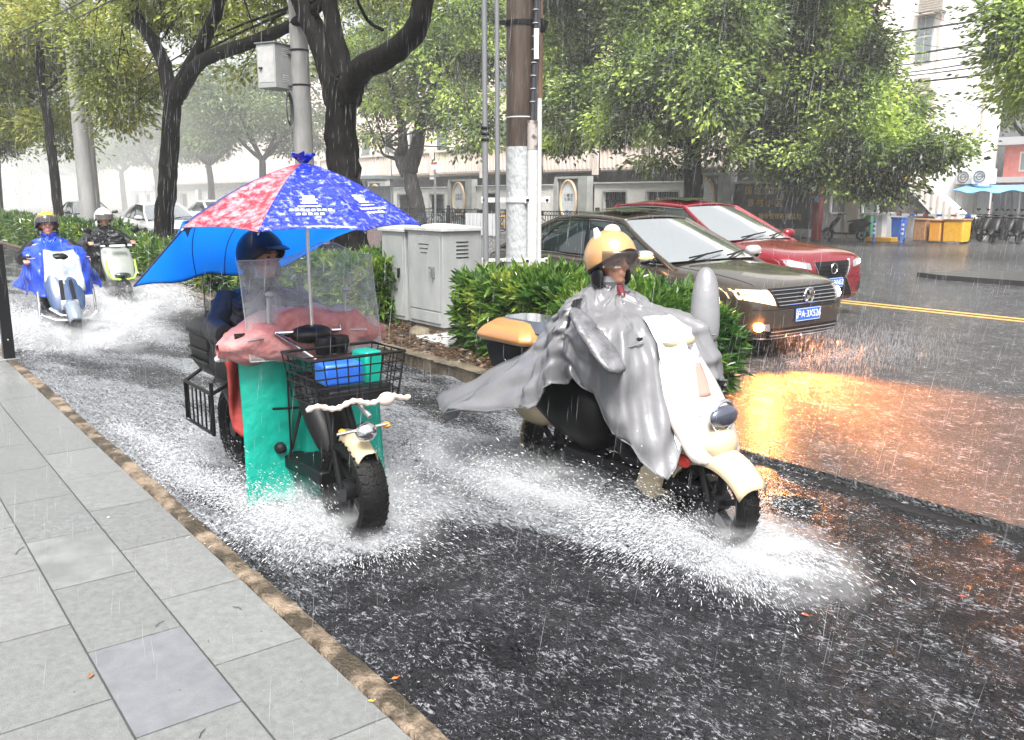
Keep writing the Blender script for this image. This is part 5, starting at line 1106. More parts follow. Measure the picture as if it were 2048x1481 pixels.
def plain_front(o, bv):
    q = patch(bv, [(-.42, .50), (.42, .50), (.48, .70), (-.48, .70)], 'x+', .003, 14, 5, .02); q.build('grille', M['black_plastic'], o, True, 40)
    for s in (-1, 1): q = patch(bv, [(s * .53, .585), (s * .85, .645), (s * .85, .74), (s * .57, .73)], 'x+', .005, 10, 5, .02); q.build('headlight', mat('lamp_clear', (0, 0, 0)), o, True, 40)
    q = patch(bv, [(-.6, .24), (.6, .24), (.6, .36), (-.6, .36)], 'x+', .004, 14, 4, .02); q.build('lower_intake', M['black_plastic'], o, True, 40)
    for s in (-1, 1): q = patch(bv, [(s * .55, .70), (s * .80, .70), (s * .80, .86), (s * .55, .84)], 'x-', .005, 8, 5, .02); q.build('tail_light', mat('tail_red', (.5, .02, .02), .2, emit=(1, .05, .03), estr=.6), o, True, 40)
def lit_front(o, bv):
    plain_front(o, bv); plate(o, bv, .44, '沪A·8371')
    for s in (-1, 1): q = MB(); h = hit(bv, (5, s * .66, .66), (-1, 0, 0)); q.ell(h, (.03, .07, .05), 12, 8); q.build('lit_lamp', mat('lamp_white', (1, .97, .9), .3, emit=(1, .93, .82), estr=12), o)
M['white_car'] = mat('white_car_paint', (.72, .72, .72), .25, coat=1)
M['grey_car'] = mat('grey_car_paint', (.32, .33, .34), .25, .5, coat=1)
car('white saloon car passing behind the Y shaped tree', (-30.3, 8.6, .03), 0, M['white_car'], ST, CAB, WH, {'fn': plain_front})
car('silver grey car with bright headlights half hidden behind the thick trunk', (-25.5, 11.3, .03), 0, M['grey_car'], ST, CAB, WH, {'fn': lit_front})
car('dark car fading in the rain behind the leaning grey pole', (-43, 9.0, .03), 0, mat('dark_car_paint', (.05, .055, .06), .25, .3, coat=1), ST, CAB, WH, {'fn': plain_front})
car('pale car with red tail lights on the far lane in the haze', (-44, 14.8, .03), PI, M['white_car'], ST, CAB, WH, {'fn': plain_front})
# headlamp and fog lamp light of the brown car
def spot(name, loc, aim, power, col, size, blend=.6, r=.05):
    l = D.lights.new(name, 'SPOT'); l.energy = power; l.color = col; l.spot_size = math.radians(size); l.spot_blend = blend; l.shadow_soft_size = r
    o = D.objects.new(name, l); link(o); o.location = loc; o.rotation_euler = (Vector(loc) - Vector(aim)).to_track_quat('Z', 'Y').to_euler()
spot('fog_lamp_beam', (-5.40, 7.44, .40), (-3.7, 6.95, 0), 1900, (1, .27, .04), 64, 1)
spot('fog_lamp_beam', (-5.38, 7.42, .38), (-4.80, 6.62, 0), 300, (1, .30, .05), 38, 1)
spot('headlamp_beam', (-5.35, 7.45, .72), (-2.4, 7.2, 0), 300, (1, .36, .09), 44, 1)
# ------------------------------------------------------------------ people
def skin_mesh(verts, edges, rad, root=0, sub=1):
    me = D.meshes.new('skel'); bm = bmesh.new(); ly = bm.verts.layers.skin.verify(); vs = [bm.verts.new(v) for v in verts]
    for i, v in enumerate(vs): v[ly].radius = rad[i] if isinstance(rad[i], tuple) else (rad[i], rad[i]); v[ly].use_root = (i == root)
    for a, b in edges: bm.edges.new((vs[a], vs[b]))
    bm.to_mesh(me); bm.free(); o = D.objects.new('skel', me); COL.objects.link(o); o.modifiers.new('s', 'SKIN'); q = o.modifiers.new('u', 'SUBSURF'); q.levels = sub; q.render_levels = sub
    bpy.context.view_layer.update(); dg = bpy.context.evaluated_depsgraph_get(); m2 = D.meshes.new_from_object(o.evaluated_get(dg)); D.objects.remove(o); return m2
def into(mb, me): mb.add([v.co.copy() for v in me.vertices], [list(p.vertices) for p in me.polygons])
def person(label, loc, rz, hip, neck, hands, feet, yaw=0., cloth=None, skin='skin', knees=None, elbows=None, shw=.185, group=None):
    """all points local: x forward, y left, z up from the road"""
    o = thing('person', label, 'person', loc, rz, group); H_, N_ = Vector(hip), Vector(neck); mb = MB()
    ch = H_.lerp(N_, .6); sh = [N_ + Vector((-.01, s * shw, -.06)) for s in (-1, 1)]
    V = [H_, H_.lerp(N_, .3) + Vector((-.02, 0, 0)), ch, N_ + Vector((0, 0, -.03)), N_ + Vector((.02, 0, .06))]; R_ = [(.15, .12), (.14, .11), (.16, .12), .075, .058]; E_ = [(0, 1), (1, 2), (2, 3), (3, 4)]
    for i, s in enumerate((-1, 1)):
        hd = Vector(hands[i]); el = Vector(elbows[i]) if elbows else sh[i].lerp(hd, .5) + Vector((-.06, s * .07, -.11)); b = len(V); V += [sh[i], el, hd.lerp(el, .12), hd]; R_ += [.068, .048, .032, .03]; E_ += [(2, b), (b, b + 1), (b + 1, b + 2), (b + 2, b + 3)]
        ft = Vector(feet[i]); hp = H_ + Vector((.02, s * .10, -.02)); kn = Vector(knees[i]) if knees else hp.lerp(ft, .45) + Vector((.20, s * .03, .18)); b = len(V); V += [hp, kn, ft + Vector((-.04, 0, .10)), ft + Vector((.0, 0, .045)), ft + Vector((.17, 0, .035))]; R_ += [.095, .065, .042, .045, .035]; E_ += [(0, b), (b, b + 1), (b + 1, b + 2), (b + 2, b + 3), (b + 3, b + 4)]
    into(mb, skin_mesh(V, E_, R_))
    hc = N_ + Vector((.035, 0, .165)); RM = Matrix.Rotation(yaw, 3, 'Z'); Q = lambda x, y, z: hc + RM @ Vector((x, y, z))
    mb.ell(Q(0, 0, .02), (.092, .075, .098), 24, 16, RM); mb.ell(Q(.026, 0, -.052), (.062, .055, .062), 18, 12, RM); mb.ell(Q(.052, 0, -.088), (.034, .034, .026), 14, 10, RM)
    mb.ell(Q(.096, 0, -.012), (.018, .012, .020), 10, 8, RM); mb.ell(Q(.088, 0, .010), (.016, .010, .026), 10, 8, RM); mb.ell(Q(.080, 0, .032), (.016, .05, .010), 12, 8, RM)
    for s in (-1, 1): mb.ell(Q(-.002, s * .077, -.005), (.016, .010, .030), 10, 8, RM); mb.ell(Q(.068, s * .042, -.022), (.020, .018, .018), 10, 8, RM)
    mb.ell(Q(.084, 0, -.050), (.012, .024, .006), 10, 6, RM); mb.ell(Q(.082, 0, -.062), (.012, .02, .007), 10, 6, RM)
    # hands: palm with five curled fingers round the grip (axis y)
    for i, s in enumerate((-1, 1)):
        hd = Vector(hands[i]); mb.ell(hd + Vector((.035, 0, .008)), (.046, .040, .018), 12, 8)
        for k, (oy, ln) in enumerate(((-.032, .9), (-.011, 1.0), (.011, .96), (.031, .78))):
            base = hd + Vector((.06, oy, .014)); p = [base, base + Vector((.030 * ln, 0, -.004)), base + Vector((.044 * ln, 0, -.028 * ln)), base + Vector((.030 * ln, 0, -.050 * ln))]; mb.tube(p, [.0098, .0092, .0086, .0075], 8)
        b_ = hd + Vector((.02, -s * .036, .0)); mb.tube([b_, b_ + Vector((.03, -s * .012, -.018)), b_ + Vector((.055, -s * .004, -.034))], [.012, .0105, .009], 8)
    ob = mb.build('body', [cloth or M['cloth_black'], M[skin]], o); q = ob.modifiers.new('r', 'REMESH'); q.mode = 'VOXEL'; q.voxel_size = .0068; q.use_smooth_shade = True
    bpy.context.view_layer.update(); bake(ob); me = ob.data; me.materials.clear(); me.materials.append(cloth or M['cloth_black']); me.materials.append(M[skin])
    n = len(me.polygons); co = np.zeros(n * 3); me.polygons.foreach_get('center', co); co = co.reshape(-1, 3); idx = (co[:, 2] > hc.z - .155)
    for i in range(2): idx |= (np.linalg.norm(co - (np.array(hands[i]) + np.array([.05, 0, 0])), axis=1) < .085)
    me.polygons.foreach_set('material_index', idx.astype(np.int32)); me.polygons.foreach_set('use_smooth', [True] * n)
    for s in (-1, 1):
        e = MB(); e.ell(Q(.083, s * .031, .010), (.009, .014, .006), 10, 6, RM); e.build('eye', M['ink'], ob)
        e = MB(); e.tube([Q(.091, s * .014, .030), Q(.092, s * .032, .036), Q(.082, s * .052, .031)], [.004, .005, .003], 6); e.build('eyebrow', M['ink'], ob)
    h_ = MB(); h_.grid(lambda a, b: Q(-.004 + .098 * math.cos(PI * (.42 + 1.16 * a)) * math.sin(PI * .5 * (.02 + 1.22 * b)) , .083 * math.sin(PI * (.42 + 1.16 * a)) * math.sin(PI * .5 * (.02 + 1.22 * b)), .024 + .104 * math.cos(PI * .5 * (.02 + 1.22 * b))), 20, 10); h_.build('hair', M['ink'], o, True, 180)
    o['_h'] = 0; del o['_h']; return o, Q, RM, ob
def helmet(o, Q, RM, m_top, m_low=None, visor=None, grow=1.0, full=False, visor_up=False):
    """open faced helmet; azimuth 0 = front"""
    def lim(a):   # polar angle of the rim
        c = math.cos(a); f = .5 + .5 * c; return math.radians(118 - (48 if not full else 42) * f ** 2.2 + (6 if c < -.5 else 0))
    def sh(a, t, k=1.0, lo=0., hi=1.):
        L_ = lim(a); p = L_ * (lo + (hi - lo) * t); r = (.132 * k * grow, .118 * k * grow, .135 * k * grow); return Q(-.008 + r[0] * math.sin(p) * math.cos(a), r[1] * math.sin(p) * math.sin(a), .022 + r[2] * math.cos(p))
    mb = MB(); mb.grid(lambda s, t: sh(2 * PI * s, t), 40, 16); sh_ = mb.build('helmet', m_top, o, True, 180, solid=.012)
    if m_low: mb = MB(); mb.grid(lambda s, t: sh(2 * PI * s, t, 1.035, .66, 1.0), 40, 8); mb.build('helmet_band', m_low, sh_, True, 180, solid=.008)
    mb = MB(); mb.tube([sh(2 * PI * s / 32, 1.0) for s in range(33)], .010, 8, False); mb.build('rim_trim', M['black_plastic'], sh_)
    for s in (-1, 1):
        mb = MB(); mb.ell(Q(.0, s * .108, -.075), (.045, .018, .055), 12, 8, RM); mb.build('ear_flap', m_low or M['black_plastic'], sh_)
        mb = MB(); mb.tube([Q(.01, s * .10, -.10), Q(.035, s * .06, -.135), Q(.045, 0, -.145)], .007, 6, flat=.4); mb.build('chin_strap', M['cloth_black'], sh_)
    if visor is not None:
        z0 = .062 if visor_up else .0
        mb = MB(); mb.grid(lambda s, t: Q(-.008 + .150 * grow * math.cos(math.radians(-68 + 136 * s)) * (1 + .02 * t), .128 * grow * math.sin(math.radians(-68 + 136 * s)), z0 + .070 - .090 * t), 20, 6); mb.build('visor', visor, sh_, True, 180, solid=.004)
    return sh_
def poncho(o, cx, zn, rn, tab, m, name='raincape', folds=7, amp=.03, seed=1, hood=True, cy=0.):
    """tab: rows (deg, r_shoulder, z_shoulder, r_mid, z_mid, r_hem, z_hem), 0 = forward, positive = left"""
    tab = sorted(tab); A = [r[0] for r in tab]; A2 = [A[-1] - 360] + A + [A[0] + 360]; cols = [[r[k] for r in tab] for k in range(1, 7)]; cols = [[c[-1]] + c + [c[0]] for c in cols]; rs = np.random.default_rng(seed); ph = rs.uniform(0, 6.3, 6)
    def val(k, a):
        i = 1
        while not (A2[i - 1] <= a <= A2[i]): i += 1
        t = (a - A2[i - 1]) / (A2[i] - A2[i - 1]); t = t * t * (3 - 2 * t); return cols[k][i - 1] * (1 - t) + cols[k][i] * t
    def fn(s, t):
        a = -180 + 359.999 * s; th = math.radians(a); r1, z1, r2, z2, r3, z3 = [val(k, a) for k in range(6)]
        P_ = [(rn, zn), (r1, z1), (r2, z2), (r3, z3)]; K = [0, .28, .62, 1.0]; j = 0 if t < K[1] else (1 if t < K[2] else 2); u = (t - K[j]) / (K[j + 1] - K[j]); Pm = P_[max(j - 1, 0)]; Pn = P_[min(j + 2, 3)]
        g = lambda q: .5 * (2 * P_[j][q] + (P_[j + 1][q] - Pm[q]) * u + (2 * Pm[q] - 5 * P_[j][q] + 4 * P_[j + 1][q] - Pn[q]) * u * u + (P_[j][q] * 3 - Pm[q] - 3 * P_[j + 1][q] + Pn[q]) * u ** 3)
        r, z = g(0), g(1); w = max(0, t - .12); rg = lambda q: 1 - 2 * abs(math.sin(q / 2)) ** .7; f = amp * w * (.5 * math.sin(th * (folds // 2 + 1) + ph[0] + 1.5 * t) + .55 * rg(th * folds + ph[1] - 2 * t + .8 * math.sin(5 * t + ph[3])) + .32 * rg(th * (folds * 2 + 1) + ph[2] + 4 * t) + .16 * rg(th * (folds * 4 + 1) + ph[4] - 6 * t))
        zf = .5 * f + .006 * math.sin(25 * t + 3 * math.sin(th * 4 + ph[3])); wr = .010 * math.sin(34 * t + 5 * math.sin(th * 3 + ph[4])) + .008 * math.sin(61 * t + 7 * math.sin(th * 5 + ph[5])) * (1 if .1 < t < .6 else .4)
        return Vector((cx + (r + f + wr) * math.cos(th), cy + (r + f + wr) * math.sin(th), z + zf))
    mb = MB(); mb.grid(fn, 260, 70); c = mb.build(name, m, o, True, 180, solid=.003)
    mb = MB(); mb.tube([fn(i / 100, 1.0) for i in range(101)], .005, 5, False); mb.build('hem', m, c)
    if hood: mb = MB(); mb.lathe([(rn + .005, zn - .02), (rn + .02, zn + .02), (rn + .008, zn + .05), (rn - .02, zn + .045)], (cx, cy, 0), n=24); mb.build('collar', m, c)
    return c, fn
# ------------------------------------------------------------------ scooters
def wheel2(o, c, r, w, name, mR=None):
    mb = MB(); prof = [(r - .075, -w * .36), (r - .045, -w / 2), (r - .018, -w * .46), (r, -w * .2), (r, w * .2), (r - .018, w * .46), (r - .045, w / 2), (r - .075, w * .36)]
    mb.lathe(prof, c, 'y', 44, True)
    for k in range(36):
        a = 2 * PI * k / 36
        for s in (-1, 1): mb.bar(Vector(c) + Vector((math.cos(a) * (r + .001), s * w * .03, math.sin(a) * (r + .001))), Vector(c) + Vector((math.cos(a + .09) * (r - .012), s * w * .44, math.sin(a + .09) * (r - .012))), .012, .009, (math.cos(a), 0, math.sin(a)))
    t = mb.build(name, M['rubber'], o, True, 40)
    q = MB(); q.lathe([(r - .072, -w * .34), (r - .072, w * .34), (r - .09, w * .3), (r - .09, -w * .3)], c, 'y', 36, True); q.lathe([(0, -w * .42), (.055, -w * .42), (.055, w * .42), (0, w * .42)], c, 'y', 18)
    for k in range(6): a = 2 * PI * k / 6; q.bar(Vector(c) + Vector((math.cos(a) * .04, 0, math.sin(a) * .04)), Vector(c) + Vector((math.cos(a + .25) * (r - .08), 0, math.sin(a + .25) * (r - .08))), .03, .022, (0, 1, 0))
    q.build('rim', mR or mat('rim_dark', (.02, .02, .022), .4, .4), t, True, 40); return t
def fender(o, c, r, w, a0, a1, m, name='fender', thick=.006, point=.0):
    mb = MB(); mb.grid(lambda s, t: Vector((c[0] + (r + .0) * math.cos(a0 + (a1 - a0) * s) * (1 - .10 * (2 * t - 1) ** 2) + point * max(0, 1 - 6 * s) * (1 - abs(2 * t - 1)), (2 * t - 1) * w / 2 * (.78 + .22 * math.sin(PI * min(1, s * 1.0 + .15))), c[2] + r * math.sin(a0 + (a1 - a0) * s) * (1 - .10 * (2 * t - 1) ** 2) - .05 * (2 * t - 1) ** 4)), 24, 12)
    return mb.build(name, m, o, True, 180, solid=thick)
def mirror_(o, base, head, m, s, name='mirror'):
    mb = MB(); mb.tube([base, (Vector(base) + Vector(head)) / 2 + Vector((.01, s * .02, .0)), head], .006, 6); mb.ell(head, (.016, .062, .042), 16, 10, Matrix.Rotation(.25 * s, 3, 'X')); q = mb.build(name, m, o)
    g_ = MB(); g_.ell(Vector(head) + Vector((-.012, 0, 0)), (.008, .053, .034), 14, 8, Matrix.Rotation(.25 * s, 3, 'X')); g_.build('mirror_glass', M['chrome'], q); return q
def scooter(label, loc, rz, cfg, group='scooters riding through the flood'):
    o = thing('scooter', label, 'scooter', loc, rz, group); P = dict(m=M['black_plastic'], wf=.62, wr=-.68, r=.225, w=.10, hb=1.0, shx=.33, top=.92, bot=.40, shw=.19, box=None); P.update(cfg); m = P['m']; mf = P.get('mf', m)
    wheel2(o, (P['wf'], 0, P['r'] - .01), P['r'], P['w'], 'front_wheel', P.get('mrim')); wheel2(o, (P['wr'], 0, P['r'] - .01), P['r'], P['w'] * 1.05, 'rear_wheel', P.get('mrim'))
    fender(o, (P['wf'], 0, P['r']), P['r'] + P.get('fg', .045), P.get('fw', .17), math.radians(P.get('fa0', 18)), math.radians(P.get('fa1', 172)), mf, 'front_fender', point=.03)
    fender(o, (P['wr'], 0, P['r']), P['r'] + .045, .16, math.radians(60), math.radians(200), m, 'rear_fender')
    for s in (-1, 1): mb = MB(); mb.tube([(P['wf'], s * .065, P['r']), (P['wf'] - .10, s * .06, .56), (P['wf'] - .18, s * .05, .74)], [.018, .02, .022], 10); mb.build('fork', M['black_metal'], o)
    # steering column and leg shield
    mb = MB(); xs, tp, bt, sw = P['shx'], P['top'], P['bot'], P['shw']; rings = []
    for t in [i / 8 for i in range(9)]:
        z = bt + (tp - bt) * t; x = xs + .20 - .34 * t; w = sw * (.52 + .55 * math.sin(PI * (.18 + .62 * t)) ** .9); d = .06 + .05 * math.sin(PI * t)
        rings.append([(x + d * math.cos(a) * (1.1 if math.cos(a) > 0 else .45), w * math.copysign(abs(math.sin(a)) ** .8, math.sin(a)), z) for a in [2 * PI * k / 20 for k in range(20)]])
    mb.loft(rings); sh = mb.build('front_shield', P.get('msh', m), o, True, 60, sub=1)
    mb = MB(); mb.loft([[(x, y, z) for (x, y) in ((xs + .16, -.10), (xs + .16, .10), (-.42, .14), (-.42, -.14))] for z in (.235, .31)]); mb.build('floorboard', M['black_plastic'], o, True, 40, bevel=.012)
    rr = []
    for (x, w, z0, z1) in ((-.14, .12, .30, .62), (-.30, .17, .27, .72), (-.55, .185, .36, .74), (-.80, .15, .50, .76), (-.98, .07, .62, .75)): rr.append([(x, w * math.copysign(abs(math.cos(a)) ** .7, math.cos(a)), (z0 + z1) / 2 + (z1 - z0) / 2 * math.copysign(abs(math.sin(a)) ** .7, math.sin(a))) for a in [2 * PI * k / 18 for k in range(18)]])
    mb = MB(); mb.loft(rr); rb = mb.build('rear_body', P.get('mrb', m), o, True, 60, sub=1)
    rr = [[(x, w * math.cos(a), z + h * math.sin(a)) for a in [2 * PI * k / 16 for k in range(16)]] for (x, w, z, h) in ((-.10, .08, .73, .03), (-.2, .135, .755, .045), (-.45, .15, .765, .05), (-.72, .14, .80, .05), (-.9, .08, .81, .03))]
    mb = MB(); mb.loft(rr); mb.build('seat', M['cloth_black'], o, True, 60, sub=1)
    mb = MB(); mb.ell((-.985, 0, .68), (.02, .07, .03), 12, 8); mb.build('tail_light', mat('tail_red_plain', (.5, .02, .02), .2), o)
    mb = MB(); mb.tube([(-.05, -.05, .25), (-.1, -.16, .08)], .012, 8); mb.build('stand', M['black_metal'], o)
    hx = xs - .14 + P.get('hx', 0); mb = MB(); mb.tube([(hx - .10, -.36, P['hb']), (hx - .03, -.18, P['hb'] + .01), (hx + .02, 0, P['hb'] - .02), (hx - .03, .18, P['hb'] + .01), (hx - .10, .36, P['hb'])], .014, 10); hb = mb.build('handlebar', M['black_metal'], o)
    for s in (-1, 1):
        mb = MB(); mb.tube([(hx - .065, s * .25, P['hb'] + .005), (hx - .10, s * .37, P['hb'])], .019, 10); mb.build('grip', M['rubber'], hb)
        mb = MB(); mb.tube([(hx - .0, s * .2, P['hb']), (hx + .01, s * .34, P['hb'] - .01)], .006, 6); mb.build('brake_lever', M['steel'], hb)
        if P.get('mir', True): mirror_(o, (hx - .04, s * .20, P['hb']), (hx - .04, s * P.get('my', .33), P['hb'] + P.get('mz', .17)), P.get('mmir', M['black_plastic']), s)
    mb = MB(); mb.ell((hx + .03, 0, P['hb'] + .0), (.09, .12, .05), 16, 10); mb.build('instrument_cowl', P.get('mc', m), hb)
    return o, sh, rb
# ---- silver caped rider
M['cream'] = mat('cream_paint', (.50, .41, .27), .3, coat=.7); M['gold_lid'] = mat('gold_lid', (.46, .22, .07), .28, .25, coat=.8); M['white_shield'] = mat('white_shield', (.55, .51, .47), .25, coat=.8, col2=(.46, .41, .37), scale=4)
SX, SY = -3.27, 3.34
o, sh, rb = scooter('cream scooter with gold lidded top box ridden by the silver caped rider', (SX, SY, 0), 0, dict(m=M['cream'], msh=M['white_shield'], mrb=M['black_plastic'], wf=.585, wr=-.68, r=.235, w=.12, shx=.38, top=.95, bot=.42, shw=.20, fg=.035, fw=.23, fa0=28, fa1=175, mir=False, hb=1.0))
mb = MB(); mb.ell((.605, 0, .665), (.035, .10, .055), 20, 12); hl = mb.build('headlight', mat('lamp_blueish', (.10, .11, .15), .05, .6, coat=1), sh); q = MB(); q.torus((.60, 0, .665), .075, .010, 'x', 28, 8); q.build('lamp_ring', M['chrome'], sh)
for s in (-1, 1): mb = MB(); mb.tube([(.47, s * .135, .60), (.36, s * .165, .76), (.24, s * .15, .90)], .004, 6); mb.build('panel_seam', M['ink'], sh)
mb = MB(); mb.grid(lambda s, t: Vector((.38 + .20 - .34 * ((.74 + .15 * t - .42) / .53) + .112 - .02 * (2 * s - 1) ** 2, (2 * s - 1) * .075, .74 + .15 * t)), 10, 8); mb.build('front_panel', mat('panel_rose', (.36, .22, .18), .3, coat=.5), sh, True, 180, solid=.012)
mb = MB(); mb.ell((.585, 0, .52), (.07, .12, .085), 18, 12); mb.build('nose', M['cream'], sh)
mb = MB(); mb.grid(lambda s, t: Vector((.50 - .22 * t + .02 * math.sin(PI * s), (2 * s - 1) * .105, .74 + .16 * t)), 8, 6); mb.build('front_panel', mat('panel_rose', (.62, .45, .38), .3, coat=.5), sh, True, 180, solid=.012) if False else None
mb = MB(); mb.grid(lambda s, t: Vector((.43 - .20 * t + .03 * math.sin(PI * s), (2 * s - 1) * .15, .86 + .24 * t)), 12, 8); pass
for s in (-1, 1): mb = MB(); mb.ell((.47, s * .13, .43), (.05, .02, .035), 12, 8); mb.build('turn_signal', mat('turn_red', (.6, .05, .03), .2), sh)
mb = MB(); mb.loft([[(.17, -.17, .22), (.30, -.17, .18), (.30, .17, .18), (.17, .17, .22)], [(.22, -.15, .42), (.36, -.15, .42), (.36, .15, .42), (.22, .15, .42)]]); mb.build('lower_fairing', M['cream'], o, True, 40, bevel=.02)
mb = MB(); mb.ell((-.80, 0, .50), (.22, .165, .17), 20, 14); mb.build('rear_cowl', M['cream'], o)
# top box: its own thing
o = thing('top_box', 'black top box with gold lid on the rear of the cream scooter', 'top box', (SX - .93, SY, .66)); bw, bl_ = .23, .25
R8 = lambda k, z, f=0: [(-k * bl_ + f, -k * bw * .6, z), (-k * bl_ * .7 + f, -k * bw, z), (k * bl_ * .8, -k * bw, z), (k * bl_, -k * bw * .8, z), (k * bl_, k * bw * .8, z), (k * bl_ * .8, k * bw, z), (-k * bl_ * .7 + f, k * bw, z), (-k * bl_ + f, k * bw * .6, z)]
mb = MB(); mb.loft([R8(.72, .0), R8(.82, .03), R8(.95, .19)]); mb.build('box_body', M['black_plastic'], o, True, 40, bevel=.012)
mb = MB(); mb.loft([R8(1.03, .192), R8(1.12, .215), R8(1.10, .24), R8(.98, .275), R8(.72, .315), R8(.5, .325)]); lid = mb.build('lid', M['gold_lid'], o, True, 40, bevel=.01)
mb = MB(); mb.loft([[(x + .06, y * .68, z - .002) for x, y, z in R8(.98, .27)], [(x + .06, y * .68, z) for x, y, z in R8(.78, .332)]]); mb.build('lid_panel', mat('lid_black', (.05, .06, .08), .12, coat=1), lid, True, 40)
mb = MB(); mb.box((0, 0, -.02), (.2, .18, .035)); mb.bar((.0, -.07, -.03), (.28, -.07, -.04), .02); mb.bar((0, .07, -.03), (.28, .07, -.04), .02); mb.build('rack', M['black_metal'], o, False)
M['silver_cape'] = mat('silver_cape', (.20, .20, .21), .30, .15, col2=(.23, .23, .24), scale=4, bump=.3, bscale=9, coat=.3)
o, Q, RM, ob = person('person in a silver hooded rain cape and gold helmet riding the cream scooter', (SX, SY, 0), 0, (-.40, 0, .82), (-.24, 0, 1.20), [(.06, -.32, 1.0), (.06, .32, 1.0)], [(.08, -.13, .32), (.08, .13, .32)], yaw=.05, knees=[(.10, -.17, .66), (.10, .17, .66)])
hm_ = helmet(o, Q, RM, mat('helmet_gold', (.52, .28, .11), .25, .2, coat=1), None, mat('visor_dark', (.05, .04, .04), .05, coat=1, alpha=.38), 1.12)
mb = MB(); mb.ell(Q(-.02, .02, .165), (.045, .05, .04), 12, 8); mb.build('helmet_bobble', mat('bobble_pink', (.75, .45, .40), .6), hm_)
mb = MB(); mb.tube([Q(-.03, -.07, .12), Q(-.05, -.08, .185)], [.03, .012], 8); mb.build('helmet_ear', mat('bobble_white', (.7, .7, .7), .5), hm_)
tab = [(0, .16, 1.16, .45, 1.05, .60, .88), (25, .20, 1.16, .52, 1.06, .68, .80), (48, .24, 1.14, .56, 1.04, .68, .66), (70, .26, 1.13, .45, .98, .52, .60), (95, .27, 1.12, .35, .88, .50, .56), (130, .25, 1.11, .38, .84, .80, .62), (160, .22, 1.12, .56, .80, 1.14, .50),
       (-162, .22, 1.12, .60, .80, 1.24, .44), (-142, .24, 1.11, .50, .80, 1.0, .44), (-115, .26, 1.11, .37, .88, .50, .58), (-92, .27, 1.12, .35, .95, .34, .76), (-72, .27, 1.13, .42, 1.02, .39, .82), (-52, .25, 1.14, .56, 1.05, .52, .76), (-36, .23, 1.15, .58, 1.04, .70, .56), (-22, .20, 1.15, .56, 1.02, .86, .40), (-8, .17, 1.15, .50, 1.04, .76, .62)]
cp, fn = poncho(o, -.235, 1.245, .078, tab, M['silver_cape'], 'rain_cape', 11, .075, 3)
def lobe(base, tip, r, flat, m, parent, name):
    b, t = Vector(base), Vector(tip); mb = MB(); mb.tube([b, b.lerp(t, .25), b.lerp(t, .55), b.lerp(t, .82), b.lerp(t, .96), t], [r * .9, r * 1.15, r * 1.1, r * .9, r * .55, r * .15], 16, True, .12, flat); return mb.build(name, m, parent, True, 70, sub=1)
lobe((.32, -.43, .88), (-.02, -.44, 1.17), .075, .36, mat('cape_pocket', (.04, .04, .045), .35, .1, col2=(.16, .16, .17), scale=9, bump=.5, bscale=18), cp, 'mirror_pocket'); lobe((.18, .34, .92), (.10, .42, 1.34), .075, .55, M['silver_cape'], cp, 'mirror_pocket')
mb = MB(); mb.grid(lambda s, t: fn((180 - 16 + 34 * s) / 360, .50 + .47 * t) + Vector((.01, 0, .012)), 14, 10); mb.build('cape_window', mat('cape_window', (.50, .52, .56), .12, coat=1, bump=.3, bscale=12), cp)
mb = MB(); mb.tube([Q(.05, 0, -.13), Q(.08, 0, -.17), Q(.08, .01, -.235)], [.03, .02, .008], 8); mb.build('scarf', mat('scarf', (.16, .02, .03), .7), o)

# ---- rider of the umbrella bike
UX, UY = -4.62, 1.95
M['pink_quilt'] = mat('pink_quilt', (.34, .11, .11), .55, col2=(.50, .25, .24), scale=7, bump=1.0, bscale=16)
M['teal'] = mat('teal_apron', (.0, .24, .175), .38, col2=(.004, .31, .235), scale=4, bump=.7, bscale=11, coat=.1)
M['clear_acrylic'] = None
m = D.materials.new('clear_acrylic'); m.use_nodes = True; n_ = m.node_tree.nodes; l_ = m.node_tree.links; b_ = n_['Principled BSDF']; b_.inputs['Base Color'].default_value = (.55, .57, .58, 1); b_.inputs['Roughness'].default_value = .12
tp_ = n_.new('ShaderNodeBsdfTransparent'); mx_ = n_.new('ShaderNodeMixShader'); nz = n_.new('ShaderNodeTexNoise'); nz.inputs['Scale'].default_value = 14; nz.inputs['Detail'].default_value = 7; nz.inputs['Roughness'].default_value = .7
tcn = n_.new('ShaderNodeTexCoord'); l_.new(tcn.outputs['Object'], nz.inputs[0]); mr_ = n_.new('ShaderNodeMapRange'); mr_.inputs['From Min'].default_value = .35; mr_.inputs['From Max'].default_value = .75; mr_.inputs['To Min'].default_value = .10; mr_.inputs['To Max'].default_value = .40; l_.new(nz.outputs[0], mr_.inputs[0])
l_.new(mr_.outputs[0], mx_.inputs[0]); l_.new(tp_.outputs[0], mx_.inputs[1]); l_.new(b_.outputs[0], mx_.inputs[2]); l_.new(mx_.outputs[0], n_['Material Output'].inputs[0]); M['clear_acrylic'] = m
o, sh, rb = scooter('black electric bike with teal leg apron, clear windshield and front basket under the umbrella', (UX, UY, 0), 0, dict(m=M['black_plastic'], wf=.73, wr=-.80, r=.262, w=.155, shx=.40, top=.80, bot=.40, shw=.12, fg=.035, fw=.13, fa0=50, fa1=100, mf=mat('fender_cream', (.55, .46, .30), .3), mir=False, hb=1.0, hx=.02))
def apr(s, t):
    y = -.32 + .83 * s; z = .88 - .84 * t - .04 * abs(2 * s - 1) + (.03 if s < .25 else 0); x = .07 + .10 * math.sin(PI * s) * (1 - .3 * t) + (.03 * math.sin(9 * s + 3 * t)) * .6 + .05 * t - (.05 if s > .32 and s < .4 else 0); return Vector((x, y * (1 + .05 * t), z))
